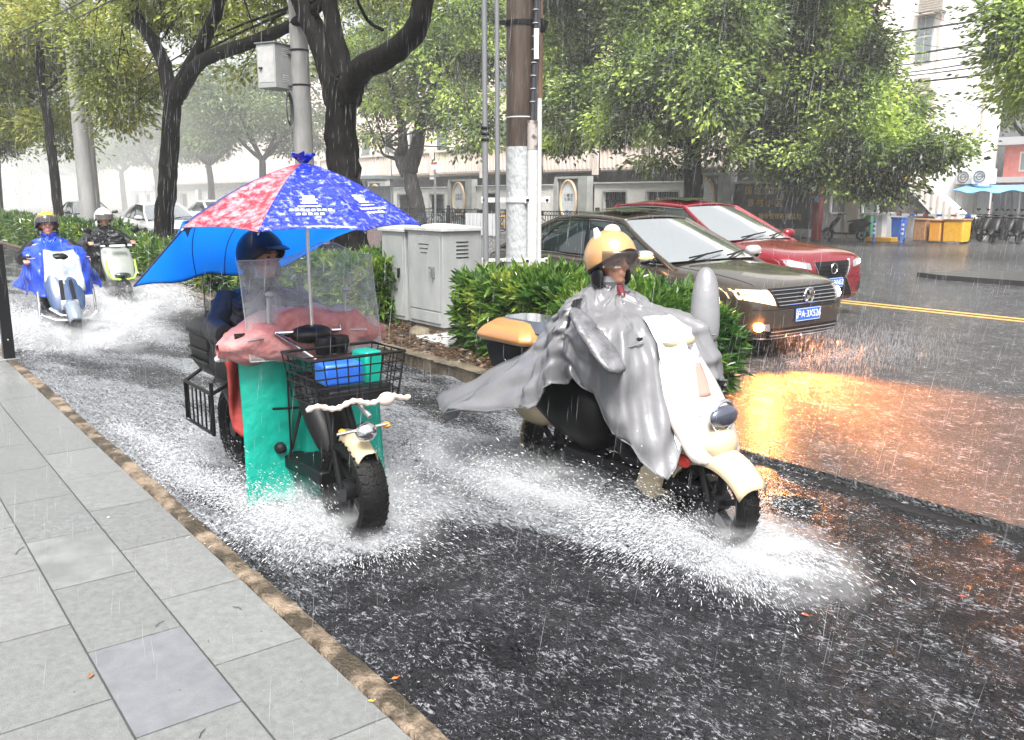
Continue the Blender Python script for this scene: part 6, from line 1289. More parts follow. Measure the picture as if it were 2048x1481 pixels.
mb = MB(); mb.grid(apr, 40, 26); ap = mb.build('leg_apron', M['teal'], o, True, 50, solid=.006)
mb = MB(); mb.tube([(.20, -.10, .80), (.20, -.10, .35)], .006, 6); mb.tube([(.21, -.02, .62), (.19, -.11, .30)], .010, 6); mb.bar((.22, -.20, .60), (.24, .06, .58), .012); mb.build('apron_strap', M['black_metal'], ap)
def wsf(s, t):
    y = -.31 + .775 * s; tp_z = 1.39 + (.085 * math.exp(-((s - .62) / .20) ** 2)); z = .87 + (tp_z - .87) * t; x = .28 - .10 * t - .05 * (2 * s - 1) ** 2; return Vector((x, y, z))
mb = MB(); mb.grid(wsf, 30, 16); wsc = mb.build('windshield', M['clear_acrylic'], o, True, 180, solid=.004)
mb = MB(); mb.tube([wsf(i / 30, 0) for i in range(31)] + [wsf(1, i / 10) for i in range(11)] + [wsf(1 - i / 30, 1) for i in range(31)] + [wsf(0, 1 - i / 10) for i in range(11)], .003, 5, False); mb.build('windshield_edge', mat('acrylic_edge', (.5, .52, .53), .2, alpha=.6), wsc)
for s, y in ((-1, -.20), (1, .24)): mb = MB(); mb.tube([(.22, y, .95), (.24, y, 1.20)], .010, 8); mb.ell((.26, y, 1.22), (.015, .025, .015), 10, 6); mb.build('windshield_stay', mat('stay_grey', (.35, .37, .37), .4), wsc)
mb = MB(); mb.tube([(.30, -.20, 1.02), (.33, .16, 1.01), (.30, .17, 1.05)], .011, 8); mb.tube([(.30, -.19, 1.02), (.40, -.02, .88)], .016, 8, flat=.5); mb.build('silver_bracket', M['chrome'], o)
for y in (.03, .12): mb = MB(); mb.lathe([(0, .90), (.045, .90), (.052, .96), (.045, .99), (0, .99)], (.40, y, 0), n=18); mb.build('gauge', M['black_plastic'], o, True, 40)
def muff(s, t):
    y = -.45 + .98 * s; e = min(s, 1 - s) * 2; r = .03 + .098 * min(1, (e * 2.2)) ** .8; a = 2 * PI * t; w = 1 + .13 * math.sin(3 * a + 9 * s) + .10 * math.sin(31 * s + 2 * a) + .07 * math.sin(17 * s - 5 * a) + .03 * math.sin(57 * s + 7 * a) + .10 * abs(math.sin(19 * s + 2.5 * math.sin(3 * a))) - .08 * abs(math.sin(8 * s - 3 * a)); return Vector((.19 - .05 * abs(2 * s - 1) ** 1.5 + r * .9 * w * math.cos(a), y, .985 - .05 * abs(2 * s - 1) ** 2 + r * 1.05 * w * math.sin(a)))
mb = MB(); mb.grid(muff, 60, 26); mf_ = mb.build('handlebar_muff', M['pink_quilt'], o, True, 180)
mb = MB(); mb.grid(lambda s, t: Vector((-.06 + .04 * math.sin(6 * s + 5 * t), -.36 + .16 * s + .05 * t, .90 - .46 * t - .06 * math.sin(PI * s) * t)), 10, 16); mb.build('quilt_skirt', mat('red_quilt', (.30, .03, .025), .5, col2=(.45, .08, .07), scale=6, bump=.8, bscale=10), mf_, True, 180, solid=.02)
mb = MB()
for k in range(6): mb.ell((.06 + .02 * random.random(), -.42 + .025 * k, .87 + .02 * random.random()), (.02, .022, .018), 10, 6)
mb.build('muff_lining', mat('lining', (.55, .55, .56), .7, bump=.8), mf_)
# basket
mb = MB(); x0, x1, y0, y1, z0, z1 = .50, .84, -.25, .26, .72, .955
for z in np.linspace(z0, z1, 6): k = .82 + .18 * (z - z0) / (z1 - z0); mb.tube([(x0, y0 * k, z), (x1 * (.93 + .07 * k), y0 * k, z), (x1 * (.93 + .07 * k), y1 * k, z), (x0, y1 * k, z), (x0, y0 * k, z)], .0045 if z < z1 - .01 else .008, 6)
for i in range(9): y = y0 + (y1 - y0) * i / 8; mb.tube([(x1 * .985, y * .82, z0), (x1, y, z1)], .0035, 5)
for i in range(6): x = x0 + (x1 - x0) * i / 5; mb.tube([(x, y0 * .82, z0), (x, y0, z1)], .0035, 5); mb.tube([(x, y1 * .82, z0), (x, y1, z1)], .0035, 5); mb.tube([(x, y0 * .82, z0), (x, y1 * .82, z0)], .0035, 5)
bk_ = mb.build('basket', M['black_metal'], o)
mb = MB(); mb.tube([(.88, -.30 + .56 * i / 30, .735 + .012 * math.sin(i * .6)) for i in range(31)], [.010 + .006 * (i % 2) for i in range(31)], 8); mb.ell((.89, .12, .735), (.03, .045, .035), 12, 8); mb.build('beaded_trim', mat('beads', (.62, .52, .45), .5), bk_)
mb = MB(); mb.box((.80, .02, .76), (.06, .36, .07)); mb.build('basket_liner', M['cloth_black'], bk_, bevel=.01)
for i, (x, y, z, d, m_, lb) in enumerate(((.70, -.04, .86, (.16, .20, .11), M['blue_plastic'], 'blue patterned packet in the bike basket'), (.66, .14, .865, (.14, .10, .17), M['teal'], 'teal folded cloth in the bike basket'))):
    mb = MB(); mb.box((0, 0, 0), d, .1 * (i * 2 - 1)); q = tag(mb.build('packet', m_, None, True, bevel=.015), lb, 'packet'); q.location = (UX + x, UY + y, z)
mb = MB(); mb.ell((.93, -.02, .60), (.05, .055, .05), 16, 12); mb.build('headlight', M['chrome'], o)
mb = MB(); mb.tube([(.90, .02, .66), (.80, .0, .72)], .014, 8); mb.tube([(.93, .10, .62), (.90, -.16, .60)], .008, 6); mb.build('lamp_bracket', M['steel'], o)
for s in (-1, 1): mb = MB(); mb.ell((.88, s * .12, .60), (.03, .02, .018), 10, 6); mb.build('turn_signal', mat('turn_amber', (.6, .25, .03), .3), o)
# rear crash frame, rear box
for s in (-1, 1):
    mb = MB(); y = s * .27; mb.tube([(-.55, y, .62), (-.55, y, .30), (-1.05, y, .30), (-1.05, y, .55), (-.55, y, .55)], .012, 8)
    for k in range(6): mb.tube([(-.60 - .08 * k, y, .30), (-.60 - .08 * k, y, .55)], .006, 6)
    mb.tube([(-.55, y, .55), (-.55, s * .12, .62)], .012, 8); mb.tube([(-1.05, y, .55), (-1.0, s * .12, .66)], .012, 8); mb.build('side_rack', M['black_metal'], o)
o = thing('top_box', 'black ribbed rear box behind the umbrella bike rider', 'top box', (UX - .92, UY + .02, .60)); bw, bl_ = .24, .24
mb = MB(); mb.loft([R8(.75, 0), R8(.95, .08), R8(1.0, .26)]); mb.build('box_body', M['black_plastic'], o, True, 40, bevel=.015); mb = MB(); mb.loft([R8(1.04, .262), R8(1.04, .30), R8(.85, .35), R8(.4, .37)]); mb.build('lid', M['black_plastic'], o, True, 40, bevel=.01)
for z in (.10, .17): mb = MB(); mb.tube(R8(1.0, z) + [R8(1.0, z)[0]], .008, 6); mb.build('rib', M['black_metal'], o)
o, Q, RM, ob = person('person in dark clothes and dark blue helmet looking aside under the umbrella', (UX, UY, 0), 0, (-.48, 0, .80), (-.36, 0, 1.20), [(.03, -.34, .98), (.03, .34, .98)], [(.02, -.14, .32), (.02, .14, .32)], yaw=.42, skin='skin_dark', knees=[(-.02, -.19, .66), (-.02, .19, .66)], shw=.20)
hm_ = helmet(o, Q, RM, mat('helmet_navy', (.004, .006, .014), .3, spec=.4), None, None, 1.06)
mb = MB(); mb.tube([Q(.0 + .137 * math.cos(a), .123 * math.sin(a), -.01 - .03 * (1 - math.cos(a)) * .4) for a in np.linspace(-1.9, -2.9, 8)], .006, 6, flat=.4); mb.build('reflective_stripe', M['panel_white'], hm_)
mb = MB(); mb.grid(lambda s, t: Q(.05 + (.085 + .05 * t) * math.cos(math.radians(-48 + 96 * s)), (.10 + .015 * t) * math.sin(math.radians(-48 + 96 * s)), .075 - .02 * t), 12, 4); mb.build('helmet_peak', mat('helmet_navy', (0, 0, 0)), hm_, True, 180, solid=.006)
M['jacket_dark'] = mat('jacket_dark', (.010, .010, .013), .5, bump=.5, bscale=12)
tab = [(0, .15, 1.15, .20, .95, .22, .80), (60, .24, 1.13, .27, .98, .24, .72), (90, .28, 1.12, .31, .98, .27, .70), (150, .22, 1.12, .24, .95, .26, .70), (180, .18, 1.12, .22, .95, .28, .72), (-150, .22, 1.12, .26, .95, .27, .70), (-90, .28, 1.12, .33, .96, .30, .66), (-60, .24, 1.13, .29, .97, .27, .70)]
poncho(o, -.36, 1.205, .08, tab, M['jacket_dark'], 'jacket', 6, .02, 5)
for s in (-1, 1):
    mb = MB(); mb.tube([(-.36, s * .19, 1.13), (-.22, s * .33, .99), (-.02, s * .345, .985)], [.085, .075, .055], 14, True, .08); mb.build('sleeve', M['jacket_dark'], o, True, 60)
# umbrella
AX = Vector((UX + .31, UY + .0, 1.885)); o = thing('umbrella', 'wet blue and red umbrella over the electric bike with a light blue tail', 'umbrella', AX)
base_ang = math.atan2(-AX.y, -AX.x)  # towards the pavement
def cang(k): return base_ang + math.radians(-19 + 45 * k)
def corner(k): a = cang(k); return Vector((.66 * math.cos(a) - .03, .625 * math.sin(a) - .01, -.305 + .02 * math.cos(a - base_ang) * -1))
M['um_blue'] = mat('um_blue', (.008, .03, .55), .22, bump=1.2, bscale=30, coat=.8, col2=(.38, .42, .78), scale=30, mix=(.52, .66), stretch=(1, 1, 1.6)); M['um_red'] = mat('um_red', (.42, .02, .05), .20, bump=1.2, bscale=30, coat=.8, col2=(.66, .42, .48), scale=22, mix=(.42, .64), stretch=(1, 1, 1.6))  # pale streaks mixed into both fabric colours stand in for wet sky reflections
M['um_tail'] = mat('um_tail', (.04, .42, .88), .4, bump=.3, bscale=10)
def see_through(mn, k=.45):
    m = M[mn]; n = m.node_tree.nodes; l = m.node_tree.links; b = n['Principled BSDF']; t = n.new('ShaderNodeBsdfTranslucent'); x = n.new('ShaderNodeMixShader'); x.inputs[0].default_value = k
    if b.inputs['Base Color'].is_linked: l.new(b.inputs['Base Color'].links[0].from_socket, t.inputs[0])
    else: t.inputs[0].default_value = b.inputs['Base Color'].default_value
    l.new(b.outputs[0], x.inputs[1]); l.new(t.outputs[0], x.inputs[2]); l.new(x.outputs[0], n['Material Output'].inputs[0])
see_through('silver_cape', .22); see_through('um_blue', .25); see_through('um_red', .25); see_through('um_tail', .75)
def pan(k, u, v, off=0.):
    A_, B_ = corner(k), corner(k + 1); e = A_.lerp(B_, u); e *= 1 - .05 * math.sin(PI * u); e.z = A_.z * (1 - u) + B_.z * u + .012 * math.sin(PI * u); d = v ** 1.0; p = Vector((e.x * d, e.y * d, e.z * (v ** 1.45) * .92 + e.z * .08 * v)); p.z -= .018 * math.sin(PI * u) * math.sin(PI * v); p += Vector((0, 0, 1)) * off; return p
tailm = []
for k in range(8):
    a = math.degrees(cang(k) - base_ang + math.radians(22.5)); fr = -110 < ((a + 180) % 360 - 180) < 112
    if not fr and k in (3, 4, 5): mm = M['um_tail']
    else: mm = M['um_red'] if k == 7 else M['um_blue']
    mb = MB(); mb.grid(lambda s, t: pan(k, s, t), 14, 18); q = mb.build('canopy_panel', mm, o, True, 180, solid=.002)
    if k in (0, 1):
        mb = MB()
        def mk(u0, u1, v0, v1): mb.add([pan(k, u0, v1, .004), pan(k, u1, v1, .004), pan(k, u1, v0, .004), pan(k, u0, v0, .004)], [(0, 1, 2, 3)])
        for (u0, u1, v) in ((.40, .60, .62), (.36, .64, .65), (.42, .58, .60)): mk(u0, u1, v - .006, v + .006)
        for j in range(7): uu = .41 + .03 * j; mk(uu - .008, uu + .008, .60, .68) if j % 2 == 0 else mk(uu - .01, uu + .01, .64, .70)
        mk(.38, .62, .69, .705); mk(.34, .66, .735, .745)
        for j in range(8): uu = .24 + .07 * j; mk(uu, uu + .05, .775, .80)
        for j in range(5): uu = .33 + .072 * j; mk(uu, uu + .05, .825, .85)
        mb.build('printed_emblem', mat('print_white', (.8, .8, .82), .4), q, False)
    mb = MB(); mb.tube([pan(k, 0, t, -.012) for t in [i / 8 for i in range(9)]], .004, 6); mb.build('rib', M['steel'], o)
    mb = MB(); mb.tube([Vector((0, 0, -.33)) + (pan(k, 0, .5, -.015) - Vector((0, 0, -.33))) * t for t in (0, .5, 1)], .003, 5); mb.build('stretcher', M['steel'], o)
mb = MB(); mb.tube([(0, 0, -.015), (.01, .0, -.86)], .010, 12); mb.build('pole', M['chrome'], o)
mb = MB()
for j in range(9): a = 2 * PI * j / 9; mb.loft([[(.012 * math.cos(a) - .02 * math.sin(a), .012 * math.sin(a) + .02 * math.cos(a), .0), (.012 * math.cos(a) + .02 * math.sin(a), .012 * math.sin(a) - .02 * math.cos(a), .0), (.02 * math.cos(a), .02 * math.sin(a), .01)], [(.06 * math.cos(a) - .022 * math.sin(a), .06 * math.sin(a) + .022 * math.cos(a), .035 + .012 * (j % 3)), (.06 * math.cos(a) + .022 * math.sin(a), .06 * math.sin(a) - .022 * math.cos(a), .04 + .01 * (j % 2)), (.05 * math.cos(a), .05 * math.sin(a), .05)]])
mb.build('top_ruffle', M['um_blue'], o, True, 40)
# tail sheet
top = [corner(7) * .96, corner(6) * .98, corner(5), corner(4), corner(3) * .98]; bot = [PX(268, 573, -5.25) - AX, PX(340, 566, -5.35) - AX, PX(405, 548, -5.5) - AX, PX(462, 552, -5.6) - AX, PX(560, 535, -5.6) - AX, PX(610, 512, -5.5) - AX, PX(665, 465, -5.35) - AX]
def along(L, s):
    x = s * (len(L) - 1); i = min(int(x), len(L) - 2); t = x - i; P_ = lambda j: L[max(0, min(len(L) - 1, j))]; a, b, c, d = P_(i - 1), P_(i), P_(i + 1), P_(i + 2); return .5 * ((2 * b) + (c - a) * t + (2 * a - 5 * b + 4 * c - d) * t * t + (3 * b - a - 3 * c + d) * t ** 3)
def tailf(s, t): p = along(top, s).lerp(along(bot, s), t); p += Vector((-1, 0, .15)) * (.10 * math.sin(PI * t) * math.sin(PI * s)) + Vector((.3, 0, 1)) * .012 * math.sin(18 * s) * t; return p
mb = MB(); mb.grid(tailf, 60, 20); tl = mb.build('tail_sheet', M['um_tail'], o, True, 180, solid=.003)
mb = MB(); mb.tube([tailf(s, 1) for s in [i / 40 for i in range(41)]], .005, 6); mb.tube([tailf(0, t) for t in [i / 12 for i in range(13)]], .005, 6); mb.build('tail_hem', mat('hem_navy', (.01, .02, .15), .4), tl)
for s in (.30, .47): mb = MB(); mb.tube([tailf(s, t) + Vector((.004, 0, 0)) for t in [i / 12 for i in range(13)]], .003, 5); mb.build('tail_rib', MATS['hem_navy'], tl)
mb = MB(); mb.add([tailf(.20 + .05 * a, b) + Vector((.012, 0, 0)) for a, b in ((0, .04), (1, .0), (1.9, .0), (2.1, .10), (1.5, .16), (1.3, .30), (.9, .18), (.3, .16))], [tuple(range(8))]); mb.build('tail_patch', MATS['hem_navy'], tl, False, solid=.002)
mb = MB(); e_ = PX(405, 548, -5.5) - AX; mb.tube([e_, PX(409, 600, -5.52) - AX, PX(413, 650, -5.55) - AX], .0035, 5); mb.build('tail_string', M['cable'], o)

# ---- blue caped rider
BX, BY = -11.95, 2.10
o, sh, rb = scooter('dark scooter with silver front guard ridden by the blue caped rider', (BX, BY, 0), 0, dict(m=M['black_plastic'], wf=.66, wr=-.66, r=.24, w=.12, shx=.36, top=.9, bot=.36, shw=.20, fg=.045, fw=.17, mf=mat('fender_blue_grey', (.20, .24, .30), .2, .3, coat=1), mir=False, msh=mat('shield_blue', (.03, .06, .14), .15, coat=1)))
mb = MB(); mb.tube([(.60, -.30, .36), (.72, -.18, .31), (.76, 0, .295), (.72, .18, .31), (.60, .30, .36)], .022, 10, flat=.7); mb.tube([(.60, -.21, .43), (.70, -.12, .36), (.72, 0, .345), (.70, .12, .36), (.60, .21, .43)], .026, 10, flat=.7); mb.build('front_guard', M['chrome'], o)
for s in (-1, 1): mb = MB(); mb.tube([(.60, s * .30, .36), (.40, s * .31, .20), (.2, s * .26, .22)], .016, 8); mb.tube([(.45, s * .30, .62), (.50, s * .31, .24)], .016, 8); mb.build('leg_guard', M['chrome'], o)
mb = MB(); mb.box((.62, .0, .46), (.05, .20, .12), rot=Matrix.Rotation(-.3, 3, 'Y')); mb.build('headlight', mat('lamp_clear', (0, 0, 0)), sh, bevel=.015)
M['blue_cape'] = mat('blue_cape', (.008, .035, .36), .3, bump=.6, bscale=12, coat=.5, col2=(.012, .06, .50), scale=5)
o, Q, RM, ob = person('person in a bright blue rain cape and black helmet with yellow top', (BX, BY, 0), 0, (-.42, 0, .80), (-.24, -.02, 1.20), [(.06, -.33, .95), (.06, .33, .95)], [(.10, -.14, .32), (.10, .14, .32)], yaw=-.05, knees=[(.08, -.18, .66), (.08, .18, .66)], skin='skin_dark')
helmet(o, Q, RM, mat('helmet_yellow', (.75, .38, .03), .25, coat=1), mat('helmet_black', (.015, .015, .017), .15, coat=1), mat('visor_clear', (.12, .12, .12), .08, coat=1, alpha=.5), 1.08, visor_up=True)
tab = [(0, .15, 1.15, .52, 1.02, .70, .55), (25, .18, 1.15, .56, 1.03, .72, .56), (45, .22, 1.14, .56, 1.06, .66, .66), (70, .25, 1.12, .46, .98, .70, .60), (90, .26, 1.11, .38, .92, .60, .74), (140, .24, 1.10, .40, .86, .70, .62), (180, .22, 1.10, .42, .82, .80, .58),
       (-140, .24, 1.10, .40, .86, .66, .60), (-90, .26, 1.11, .36, .92, .40, .60), (-70, .25, 1.12, .42, 1.0, .46, .54), (-45, .22, 1.14, .53, 1.05, .56, .60), (-25, .18, 1.15, .56, 1.06, .68, .58)]
tab = [(d, a, b, c * (1 if abs(d) < 30 else .86), e_, f * (1 if abs(d) < 30 else .80), g) for d, a, b, c, e_, f, g in tab]
cp, fn = poncho(o, -.24, 1.235, .08, tab, M['blue_cape'], 'rain_cape', 8, .05, 9)
mb = MB(); mb.grid(lambda s, t: fn((180 - 19 + 38 * s) / 360, .55 + .40 * t) + Vector((.018, 0, .006)), 16, 12); mb.build('cape_window', mat('cape_window_clear', (.45, .48, .52), .15, coat=.5, bump=.9, bscale=10, col2=(.22, .26, .30), scale=6), cp, True, 180, solid=.003)
for s in (-1, 1): mb = MB(); mb.tube([(-.24, s * .2, 1.12), (-.12, s * .34, .97), (.06, s * .35, .99)], [.085, .08, .06], 12, True, .06); mb.build('sleeve', M['cloth_black'], o, True, 60)
# ---- black coated rider
KX, KY = -14.62, 3.34
o, sh, rb = scooter('grey scooter with lime green trim ridden by the black coated rider', (KX, KY, 0), 0, dict(m=mat('scooter_grey', (.27, .29, .27), .25, .2, coat=1), msh=mat('scooter_grey', (0, 0, 0)), wf=.66, wr=-.66, r=.235, w=.12, shx=.42, top=.97, bot=.46, shw=.215, fg=.045, fw=.17, mf=M['black_plastic'], my=.34, mz=.20, mc=M['black_plastic'], hb=1.01))
for s in (-1, 1): mb = MB(); mb.tube([(.60, s * .20, .78), (.66, s * .205, .60), (.70, s * .15, .51), (.72, 0, .49)], .014, 8); mb.build('green_trim', mat('lime', (.35, .65, .05), .3), sh)
mb = MB(); mb.box((.50, 0, .985), (.06, .22, .035)); mb.build('light_bar', M['panel_white'], o, bevel=.01)
for s in (-1, 1): mb = MB(); mb.box((.44, s * .19, .985), (.05, .06, .025)); mb.build('turn_signal', M['panel_white'], o, bevel=.006)
mb = MB(); mb.ell((.66, 0, .56), (.05, .12, .04), 14, 8); mb.build('headlight', M['glass_dark'], sh)
o, Q, RM, ob = person('person in a wet black raincoat and grey full visor helmet looking down', (KX, KY, 0), 0, (-.42, 0, .80), (-.24, 0, 1.21), [(.13, -.30, 1.02), (.13, .30, 1.02)], [(.10, -.14, .32), (.10, .14, .32)], yaw=.0, knees=[(.04, -.2, .66), (.04, .2, .66)])
helmet(o, Q, RM, mat('helmet_grey', (.40, .41, .45), .3, coat=.8), mat('helmet_grey2', (.55, .56, .58), .3, coat=.8), mat('visor_smoke', (.10, .09, .08), .08, coat=1, alpha=.8), 1.08)
M['coat_black'] = mat('coat_black', (.008, .009, .012), .35, bump=.9, bscale=11, coat=.15)
tab = [(0, .15, 1.15, .20, .98, .26, .80), (60, .26, 1.13, .28, .96, .30, .70), (90, .28, 1.12, .31, .94, .34, .66), (150, .22, 1.12, .28, .9, .5, .60), (180, .18, 1.12, .26, .9, .52, .60), (-150, .22, 1.12, .28, .9, .5, .60), (-90, .28, 1.12, .31, .94, .34, .66), (-60, .26, 1.13, .28, .96, .30, .70)]
cp, fn = poncho(o, -.24, 1.235, .078, tab, M['coat_black'], 'raincoat', 6, .03, 15)
for s in (-1, 1): mb = MB(); mb.tube([(-.24, s * .19, 1.13), (-.12, s * .36, .98), (.09, s * .31, 1.015)], [.085, .075, .048], 14, True, .10); mb.build('sleeve', M['coat_black'], o, True, 60)
# parked mopeds beyond
pk, _, _ = scooter('black moped parked on its stand beside the red gate pillar', (-19.4, 31.0, .03), PI + .25, dict(m=M['black_plastic'], mz=.2, hb=1.0), 'parked mopeds by the gate'); 
for i, (x, y, rz, lb) in enumerate(((-16.2, 34.3, -.25, 'parked moped at the left end of the row under the awning'), (-15.65, 34.5, -.3, 'parked moped second from the left under the awning'), (-15.15, 34.2, -.2, 'parked moped third from the left under the awning'), (-14.7, 34.4, -.35, 'parked moped fourth from the left, near the right edge'), (-14.2, 34.2, -.25, 'parked moped cut by the right edge of the view'))):
    copy_tree(pk, (x, y, .03), rz - 1.2, lb)
# ------------------------------------------------------------------ splashes, rain, leaves
def drops(name, P, V, L, Wd, label, cat, m=None):
    n = len(P); d = V / (np.linalg.norm(V, axis=1, keepdims=True) + 1e-9); a = np.cross(d, RNG.normal(size=(n, 3))); a /= np.linalg.norm(a, axis=1, keepdims=True) + 1e-9; b = np.cross(d, a)
    L = L[:, None]; Wd = Wd[:, None]; r3 = math.sqrt(3) / 2
    v = np.stack([P - d * L / 2, P + a * Wd + d * L * .1, P + (-a * .5 + b * r3) * Wd + d * L * .1, P + (-a * .5 - b * r3) * Wd + d * L * .1, P + d * L / 2], 1).reshape(-1, 3)
    q = np.arange(n)[:, None] * 5; f = np.concatenate([q + np.array([[0, 2, 1]]), q + np.array([[0, 3, 2]]), q + np.array([[0, 1, 3]]), q + np.array([[4, 1, 2]]), q + np.array([[4, 2, 3]]), q + np.array([[4, 3, 1]])], 1).reshape(-1, 3)
    return tag(np_mesh(name, v, f, m or M['drop']), label, cat, kind='stuff')
def spray(name, label, ems, size=(.0012, .0036)):
    Ps = []; Vs = []
    for (p0, p1, v, sv, n, tm) in ems:
        n = int(n * 1.9); s = RNG.random((n, 1)); P = np.array(p0) * (1 - s) + np.array(p1) * s + RNG.normal(0, .02, (n, 3)); V = np.array(v) + RNG.normal(size=(n, 3)) * np.array(sv)
        cl = np.repeat(RNG.normal(size=(n // 25 + 1, 3)), 25, 0)[:n] * np.array(sv) * .6; V = V + cl
        V[:, 2] = np.abs(V[:, 2]); t = RNG.random((n, 1)) ** .8 * tm; Q_ = P + V * t; Q_[:, 2] = P[:, 2] + V[:, 2] * t[:, 0] - 4.9 * t[:, 0] ** 2; Vt = V.copy(); Vt[:, 2] -= 9.8 * t[:, 0]
        k = Q_[:, 2] > -.01; Ps.append(Q_[k]); Vs.append(Vt[k])
    P = np.concatenate(Ps); V = np.concatenate(Vs); n = len(P); return drops(name, P, V, RNG.uniform(.006, .026, n) * np.clip(np.linalg.norm(V, axis=1) / 2, .4, 1.4), RNG.uniform(size[0], size[1], n) * RNG.uniform(.3, 1, n), label, 'splash')
def wheel_ems(x, y, k, power=1.0, back=1.0):
    p = power; return [((x + .10, y - .05, .0), (x - .15, y - .12, .0), (-.5 * back, -1.5 * p, 1.25 * p), (.6, .4, .6), int(5500 * k), .30), ((x + .10, y + .05, .0), (x - .15, y + .12, .0), (-.5 * back, 1.5 * p, 1.25 * p), (.6, .4, .6), int(4500 * k), .30),
                       ((x + .16, y, .0), (x + .05, y, .0), (1.3 * p, .0, .6 * p), (.5, .9, .3), int(3000 * k), .25), ((x - .15, y, .0), (x - .9, y, .0), (-1.0 * back, 0, .9 * p), (.7, .8, .5), int(5000 * k), .30)]
e = wheel_ems(SX + .62, SY, 1.0, 1.0) + wheel_ems(SX - .68, SY, .9, .9)
e += [((SX + .75, SY - .10, 0), (SX + .55, SY - .2, 0), (1.6, -.7, .75), (.6, .35, .3), 6500, .34), ((SX + .70, SY + .05, 0), (SX + .6, SY + .1, 0), (1.8, .4, .7), (.6, .4, .3), 5200, .34),
      ((SX + .60, SY - .16, 0), (SX - .9, SY - .42, 0), (-.9, -.55, 1.15), (.5, .25, .5), 9000, .26), ((SX - .70, SY - .15, 0), (SX - 1.9, SY - .55, 0), (-.8, -.5, .9), (.6, .4, .45), 9000, .24)]
spray('splash', 'white spray thrown up by the wheels of the cream scooter', e)
e = wheel_ems(UX + .76, UY, 1.0, .85) + wheel_ems(UX - .80, UY, .8, .8)
e += [((UX + .6, UY - .18, 0), (UX - .8, UY - .40, 0), (-.7, -.75, .9), (.5, .3, .45), 9000, .24), ((UX + .7, UY + .2, 0), (UX - .2, UY + .6, 0), (-.4, .8, .9), (.5, .3, .4), 6500, .25), ((UX - .8, UY - .3, 0), (UX - 2.2, UY - .4, 0), (-.5, -.4, .6), (.6, .4, .4), 7000, .22)]
spray('splash', 'white spray around the wheels and apron of the umbrella bike', e)
e = wheel_ems(BX + .66, BY, 1.4, 1.25, .8) + wheel_ems(BX - .66, BY, .9, 1.2) + [((BX + .8, BY + .3, 0), (BX - 1.0, BY + .5, 0), (.2, 1.5, 1.3), (.7, .5, .6), 7000, .34), ((BX + .8, BY - .2, 0), (BX, BY - .4, 0), (.3, -1.0, 1.0), (.6, .4, .5), 5000, .3)]
spray('splash', 'broad white spray around the scooter of the blue caped rider', e, (.0025, .007))
e = wheel_ems(KX + .66, KY, 1.5, 1.4, .6) + wheel_ems(KX - .66, KY, .8, 1.2) + [((KX + .9, KY + .2, 0), (KX - .6, KY + .5, 0), (.3, 1.9, 1.5), (.8, .5, .5), 7000, .36), ((KX + .9, KY - .2, 0), (KX + .2, KY - .4, 0), (.5, -1.3, 1.2), (.8, .4, .5), 4000, .32)]
spray('splash', 'broad white spray around the grey and lime scooter', e, (.0025, .0075))
e = [((-5.3, 7.5, .03), (-5.3, 8.9, .03), (1.2, 0, .5), (.5, .5, .3), 1600, .25), ((-6.2, 7.3, .03), (-6.5, 7.2, .03), (.3, -1.1, .7), (.5, .3, .3), 1500, .25)]
spray('splash', 'low spray at the front wheels of the brown saloon', e)
# rain drops striking the water and the road
n = 46000
d_ = RNG.random(n) ** 1.5 * 15 + 1.3; th_ = math.radians(142.6) + RNG.uniform(-.62, .62, n); X_ = d_ * np.cos(th_); Y_ = d_ * np.sin(th_); k = (Y_ > YK + .02) & ((Y_ < YP - .03) | (Y_ > 6.5) | ((X_ > XP + .2) & (Y_ > YP + .18)))
X_, Y_ = X_[k], Y_[k]; n = len(X_); P = np.stack([X_, Y_, np.where(Y_ < YP, .002, .034)], 1)
cl = 4; P = np.repeat(P[: n // cl], cl, 0); V = RNG.normal(size=P.shape) * np.array([.8, .8, .35]); V[:, 2] = np.abs(V[:, 2]) + .25; n = len(P); P = P + V * RNG.uniform(.002, .013, (n, 1))
drops('rain_splashes', P, V, RNG.uniform(.003, .010, n), RNG.uniform(.0004, .0012, n), 'tiny white splashes where raindrops strike the flooded lane and road', 'rain splashes')
n = 17000; d_ = RNG.random(n) ** .75 * 26 + 1.6; th_ = math.radians(142.6) + RNG.uniform(-.56, .56, n); X_ = d_ * np.cos(th_); Y_ = d_ * np.sin(th_); Zr = RNG.random(n) * (2.2 + d_ * .25) + .1
P = np.stack([X_, Y_, Zr], 1); V = np.stack([RNG.normal(-.10, .05, n), RNG.normal(-.03, .05, n), np.full(n, -1.)], 1)
drops('rain', P, V, RNG.uniform(.05, .16, n), RNG.uniform(.0004, .0009, n) * np.clip(d_ / 7, .5, 2.0), 'slanting streaks of heavy rain filling the air', 'rain', M['rain'])
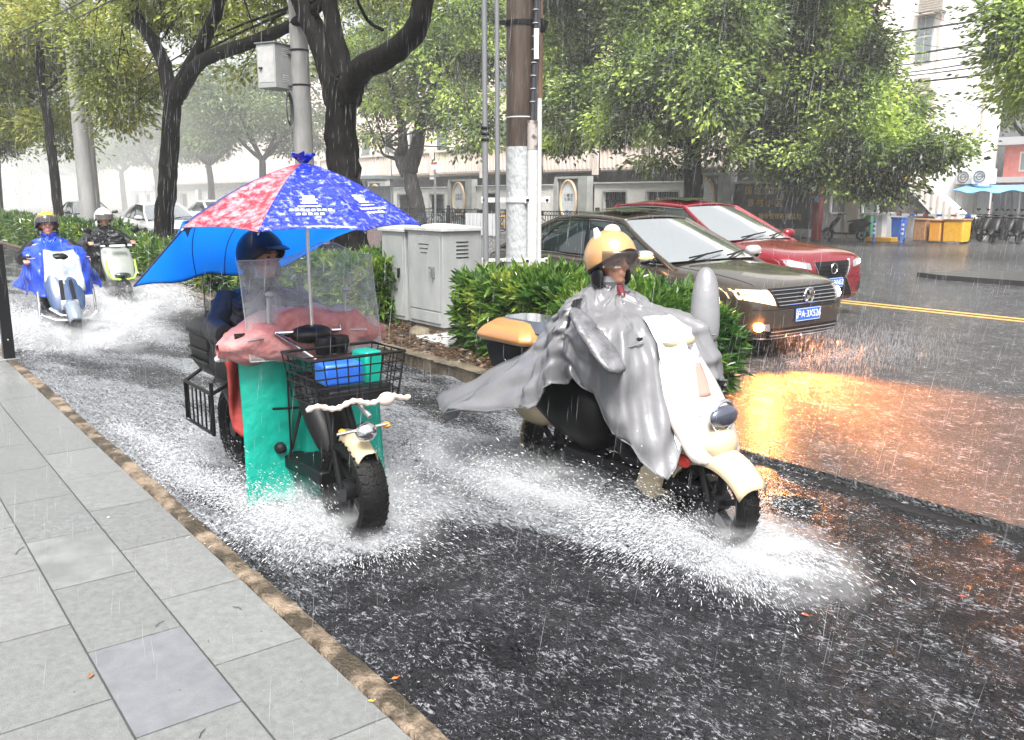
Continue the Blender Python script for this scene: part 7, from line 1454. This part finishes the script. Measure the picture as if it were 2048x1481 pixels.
# lit rain and spray in front of the fog lamp
n = 2600; P = np.stack([RNG.uniform(-5.2, -4.2, n), RNG.uniform(7.0, 9.0, n), RNG.random(n) * .34 + .05], 1); V = np.stack([RNG.normal(-.1, .08, n), RNG.normal(0, .05, n), np.full(n, -1.)], 1)
drops('rain', P, V, RNG.uniform(.03, .09, n), RNG.uniform(.0007, .0014, n), 'dense rain lit orange under the bumper of the brown saloon', 'rain', M['rain'])
def leaf(label, u, v, z, L, m, ang, grp='fallen leaves on the ground', cur=.2):
    d = ray(u, v); t = (z - HC) / d[2]; c = Vector((d[0] * t, d[1] * t, z)); mb = MB()
    def f(s, q): w = L * .28 * math.sin(PI * min(1, s * 1.0)) ** .8; return Vector((L * (s - .5), w * (2 * q - 1), L * cur * (abs(2 * q - 1) ** 1.5) * .35 + L * .06 * math.sin(5 * s)))
    mb.grid(f, 10, 4); mb.tube([(L * .5, 0, .002), (L * .85, L * .04, .004)], L * .018, 5); o = mb.build('fallen_leaf', m, None, True, 180, solid=.0006); o.location = c; o.rotation_euler = (0, 0, ang); tag(o, label, 'leaf', grp)
leaf('brown curled leaf lying on the pavement slabs', 181, 1352, .124, .035, M['leaf_brown'], 2.7)
leaf('small orange leaf floating near the kerb at the bottom', 790, 1357, .006, .026, M['leaf_orange'], 1.6); leaf('red leaf floating on the dark water right of centre', 1610, 1230, .006, .034, M['leaf_red'], .5)
leaf('small red leaf floating in front of the cream scooter', 1293, 1073, .006, .03, M['leaf_red'], 1.2); leaf('tiny orange leaf floating left of the small red one', 1085, 1053, .006, .026, M['leaf_orange'], .2); leaf('tiny pink red leaf floating between two others', 1203, 1083, .006, .026, M['leaf_red'], 2.5)
leaf('yellow leaf fragment stuck on the kerb stone', 742, 1402, .127, .018, M['leaf_yellow'], 1.0); leaf('faint red leaf floating at the right', 1925, 1193, .006, .03, M['leaf_red'], .9); leaf('orange leaf floating between the two nearest bikes', 918, 817, .006, .035, M['leaf_orange'], .9)
for i, (u, v, a, L, lb) in enumerate(((475, 1217, .4, .05, 'thin dark twig on the bluish slab'), (320, 1248, 2.2, .05, 'thin dark twig at a slab joint'), (40, 1102, 2.6, .09, 'longer dark twig at the left of the pavement'), (405, 1467, 2.4, .045, 'dark twig at the bottom edge of the pavement'))):
    d = ray(u, v); t = (.125 - HC) / d[2]; mb = MB(); mb.tube([(-L / 2, 0, 0), (0, L * .1, .002), (L / 2, 0, 0)], [.0015, .0018, .001], 5); o = mb.build('twig', M['cable']); o.location = (d[0] * t, d[1] * t, .125); o.rotation_euler.z = a; tag(o, lb, 'twig', 'twigs on the pavement')
n = 90; P = np.stack([RNG.uniform(-8, .5, n), RNG.uniform(-.6, 1.18, n), np.full(n, .1225)], 1); drops('pavement_grit', P, RNG.normal(size=(n, 3)) * np.array([1, 1, .02]), RNG.uniform(.004, .012, n), RNG.uniform(.001, .0025, n), 'specks of dirt scattered over the pavement slabs', 'grit', M['cable'])

# soft mist of fine droplets hanging over the wheels
mm = D.materials.new('spray_mist'); mm.use_nodes = True; n_ = mm.node_tree.nodes; l_ = mm.node_tree.links; n_.remove(n_['Principled BSDF']); pv = n_.new('ShaderNodeVolumePrincipled'); pv.inputs['Color'].default_value = (.97, .98, 1, 1)
tc = n_.new('ShaderNodeTexCoord'); ln = n_.new('ShaderNodeVectorMath'); ln.operation = 'LENGTH'; l_.new(tc.outputs['Object'], ln.inputs[0]); fo = n_.new('ShaderNodeMapRange'); fo.inputs['From Min'].default_value = 1.0; fo.inputs['From Max'].default_value = .15; fo.inputs['To Min'].default_value = 0; fo.inputs['To Max'].default_value = 1; l_.new(ln.outputs['Value'], fo.inputs[0])
nz = n_.new('ShaderNodeTexNoise'); nz.inputs['Scale'].default_value = 3.5; nz.inputs['Detail'].default_value = 5; l_.new(tc.outputs['Object'], nz.inputs[0]); mr = n_.new('ShaderNodeMapRange'); mr.inputs['From Min'].default_value = .42; mr.inputs['From Max'].default_value = .68; mr.inputs['To Max'].default_value = 9; l_.new(nz.outputs[0], mr.inputs[0])
mu = n_.new('ShaderNodeMath'); mu.operation = 'MULTIPLY'; l_.new(fo.outputs[0], mu.inputs[0]); l_.new(mr.outputs[0], mu.inputs[1]); l_.new(mu.outputs[0], pv.inputs['Density']); l_.new(pv.outputs[0], n_['Material Output'].inputs['Volume'])
m3 = mm.copy(); m3.name = 'thin_spray_mist'
for q in m3.node_tree.nodes:
    if q.type == 'MAP_RANGE' and abs(q.inputs['To Max'].default_value - 9) < .1: q.inputs['To Max'].default_value = 3.2
for (c, r, rz, lb) in (((SX + .88, SY - .05, .06), (.62, .45, .15), -.1, 'soft white mist in front of the cream scooter wheel'), ((SX - .6, SY - .3, .07), (1.1, .45, .20), .15, 'soft white mist along the near side of the cream scooter'), ((UX + .4, UY + .1, .06), (.8, .65, .17), 0, 'soft white mist around the front wheel of the umbrella bike'),
                       ((BX + .5, BY + .2, .12), (1.6, 1.0, .34), 0, 'soft white mist around the blue caped rider'), ((KX + .5, KY + .1, .12), (1.6, 1.1, .40), 0, 'soft white mist around the black coated rider')):
    b = MB(); b.ell((0, 0, 0), (1, 1, 1), 20, 12); me = D.meshes.new('spray_mist'); me.from_pydata(b.v, [], b.f); bm = bmesh.new(); bm.from_mesh(me); bmesh.ops.remove_doubles(bm, verts=bm.verts, dist=1e-4); bmesh.ops.recalc_face_normals(bm, faces=bm.faces); bm.to_mesh(me); bm.free()
    me.materials.append(m3 if 'coated' in lb or 'caped' in lb else mm); o = D.objects.new('spray_mist', me); link(o); o.location = c; o.scale = r; o.rotation_euler.z = rz; tag(o, lb, 'mist', kind='stuff')
# ------------------------------------------------------------------ haze of rain
HAZE = .0013
hz = MB(); hz.bb((-330, -50, -1.5), (45, 62, 22)); o = hz.build('haze', None, None, False) if False else None
me = D.meshes.new('haze'); me.from_pydata(hz.v, [], hz.f); hm = D.materials.new('haze'); hm.use_nodes = True; n = hm.node_tree.nodes
n.remove(n['Principled BSDF']); pvn = n.new('ShaderNodeVolumePrincipled'); pvn.inputs['Density'].default_value = HAZE; pvn.inputs['Color'].default_value = (.96, .97, .98, 1)
hm.node_tree.links.new(pvn.outputs[0], n['Material Output'].inputs['Volume']); me.materials.append(hm)
o = D.objects.new('haze', me); link(o); tag(o, 'pale rain haze filling the street', 'haze', kind='stuff')

# dense curtain of rain mist further down the street, thinning out softly at its edges
m2 = D.materials.new('rain_mist'); m2.use_nodes = True; n = m2.node_tree.nodes; l = m2.node_tree.links; n.remove(n['Principled BSDF']); pv = n.new('ShaderNodeVolumePrincipled'); pv.inputs['Color'].default_value = (.97, .98, .98, 1)
tc = n.new('ShaderNodeTexCoord'); ln = n.new('ShaderNodeVectorMath'); ln.operation = 'LENGTH'; l.new(tc.outputs['Object'], ln.inputs[0]); fo = n.new('ShaderNodeMapRange'); fo.interpolation_type = 'SMOOTHSTEP'; fo.inputs['From Min'].default_value = 1.0; fo.inputs['From Max'].default_value = .35; fo.inputs['To Min'].default_value = 0; fo.inputs['To Max'].default_value = .015; l.new(ln.outputs['Value'], fo.inputs[0]); l.new(fo.outputs[0], pv.inputs['Density']); l.new(pv.outputs[0], n['Material Output'].inputs['Volume'])
b = MB(); b.ell((0, 0, 0), (1, 1, 1), 24, 14); me = D.meshes.new('mist'); me.from_pydata(b.v, [], b.f); bm = bmesh.new(); bm.from_mesh(me); bmesh.ops.remove_doubles(bm, verts=bm.verts, dist=1e-4); bmesh.ops.recalc_face_normals(bm, faces=bm.faces); bm.to_mesh(me); bm.free()
me.materials.append(m2); o = D.objects.new('mist', me); link(o); o.location = (-112, 14, 3); o.scale = (84, 46, 17); tag(o, 'white curtain of rain mist far down the street', 'mist', kind='stuff')
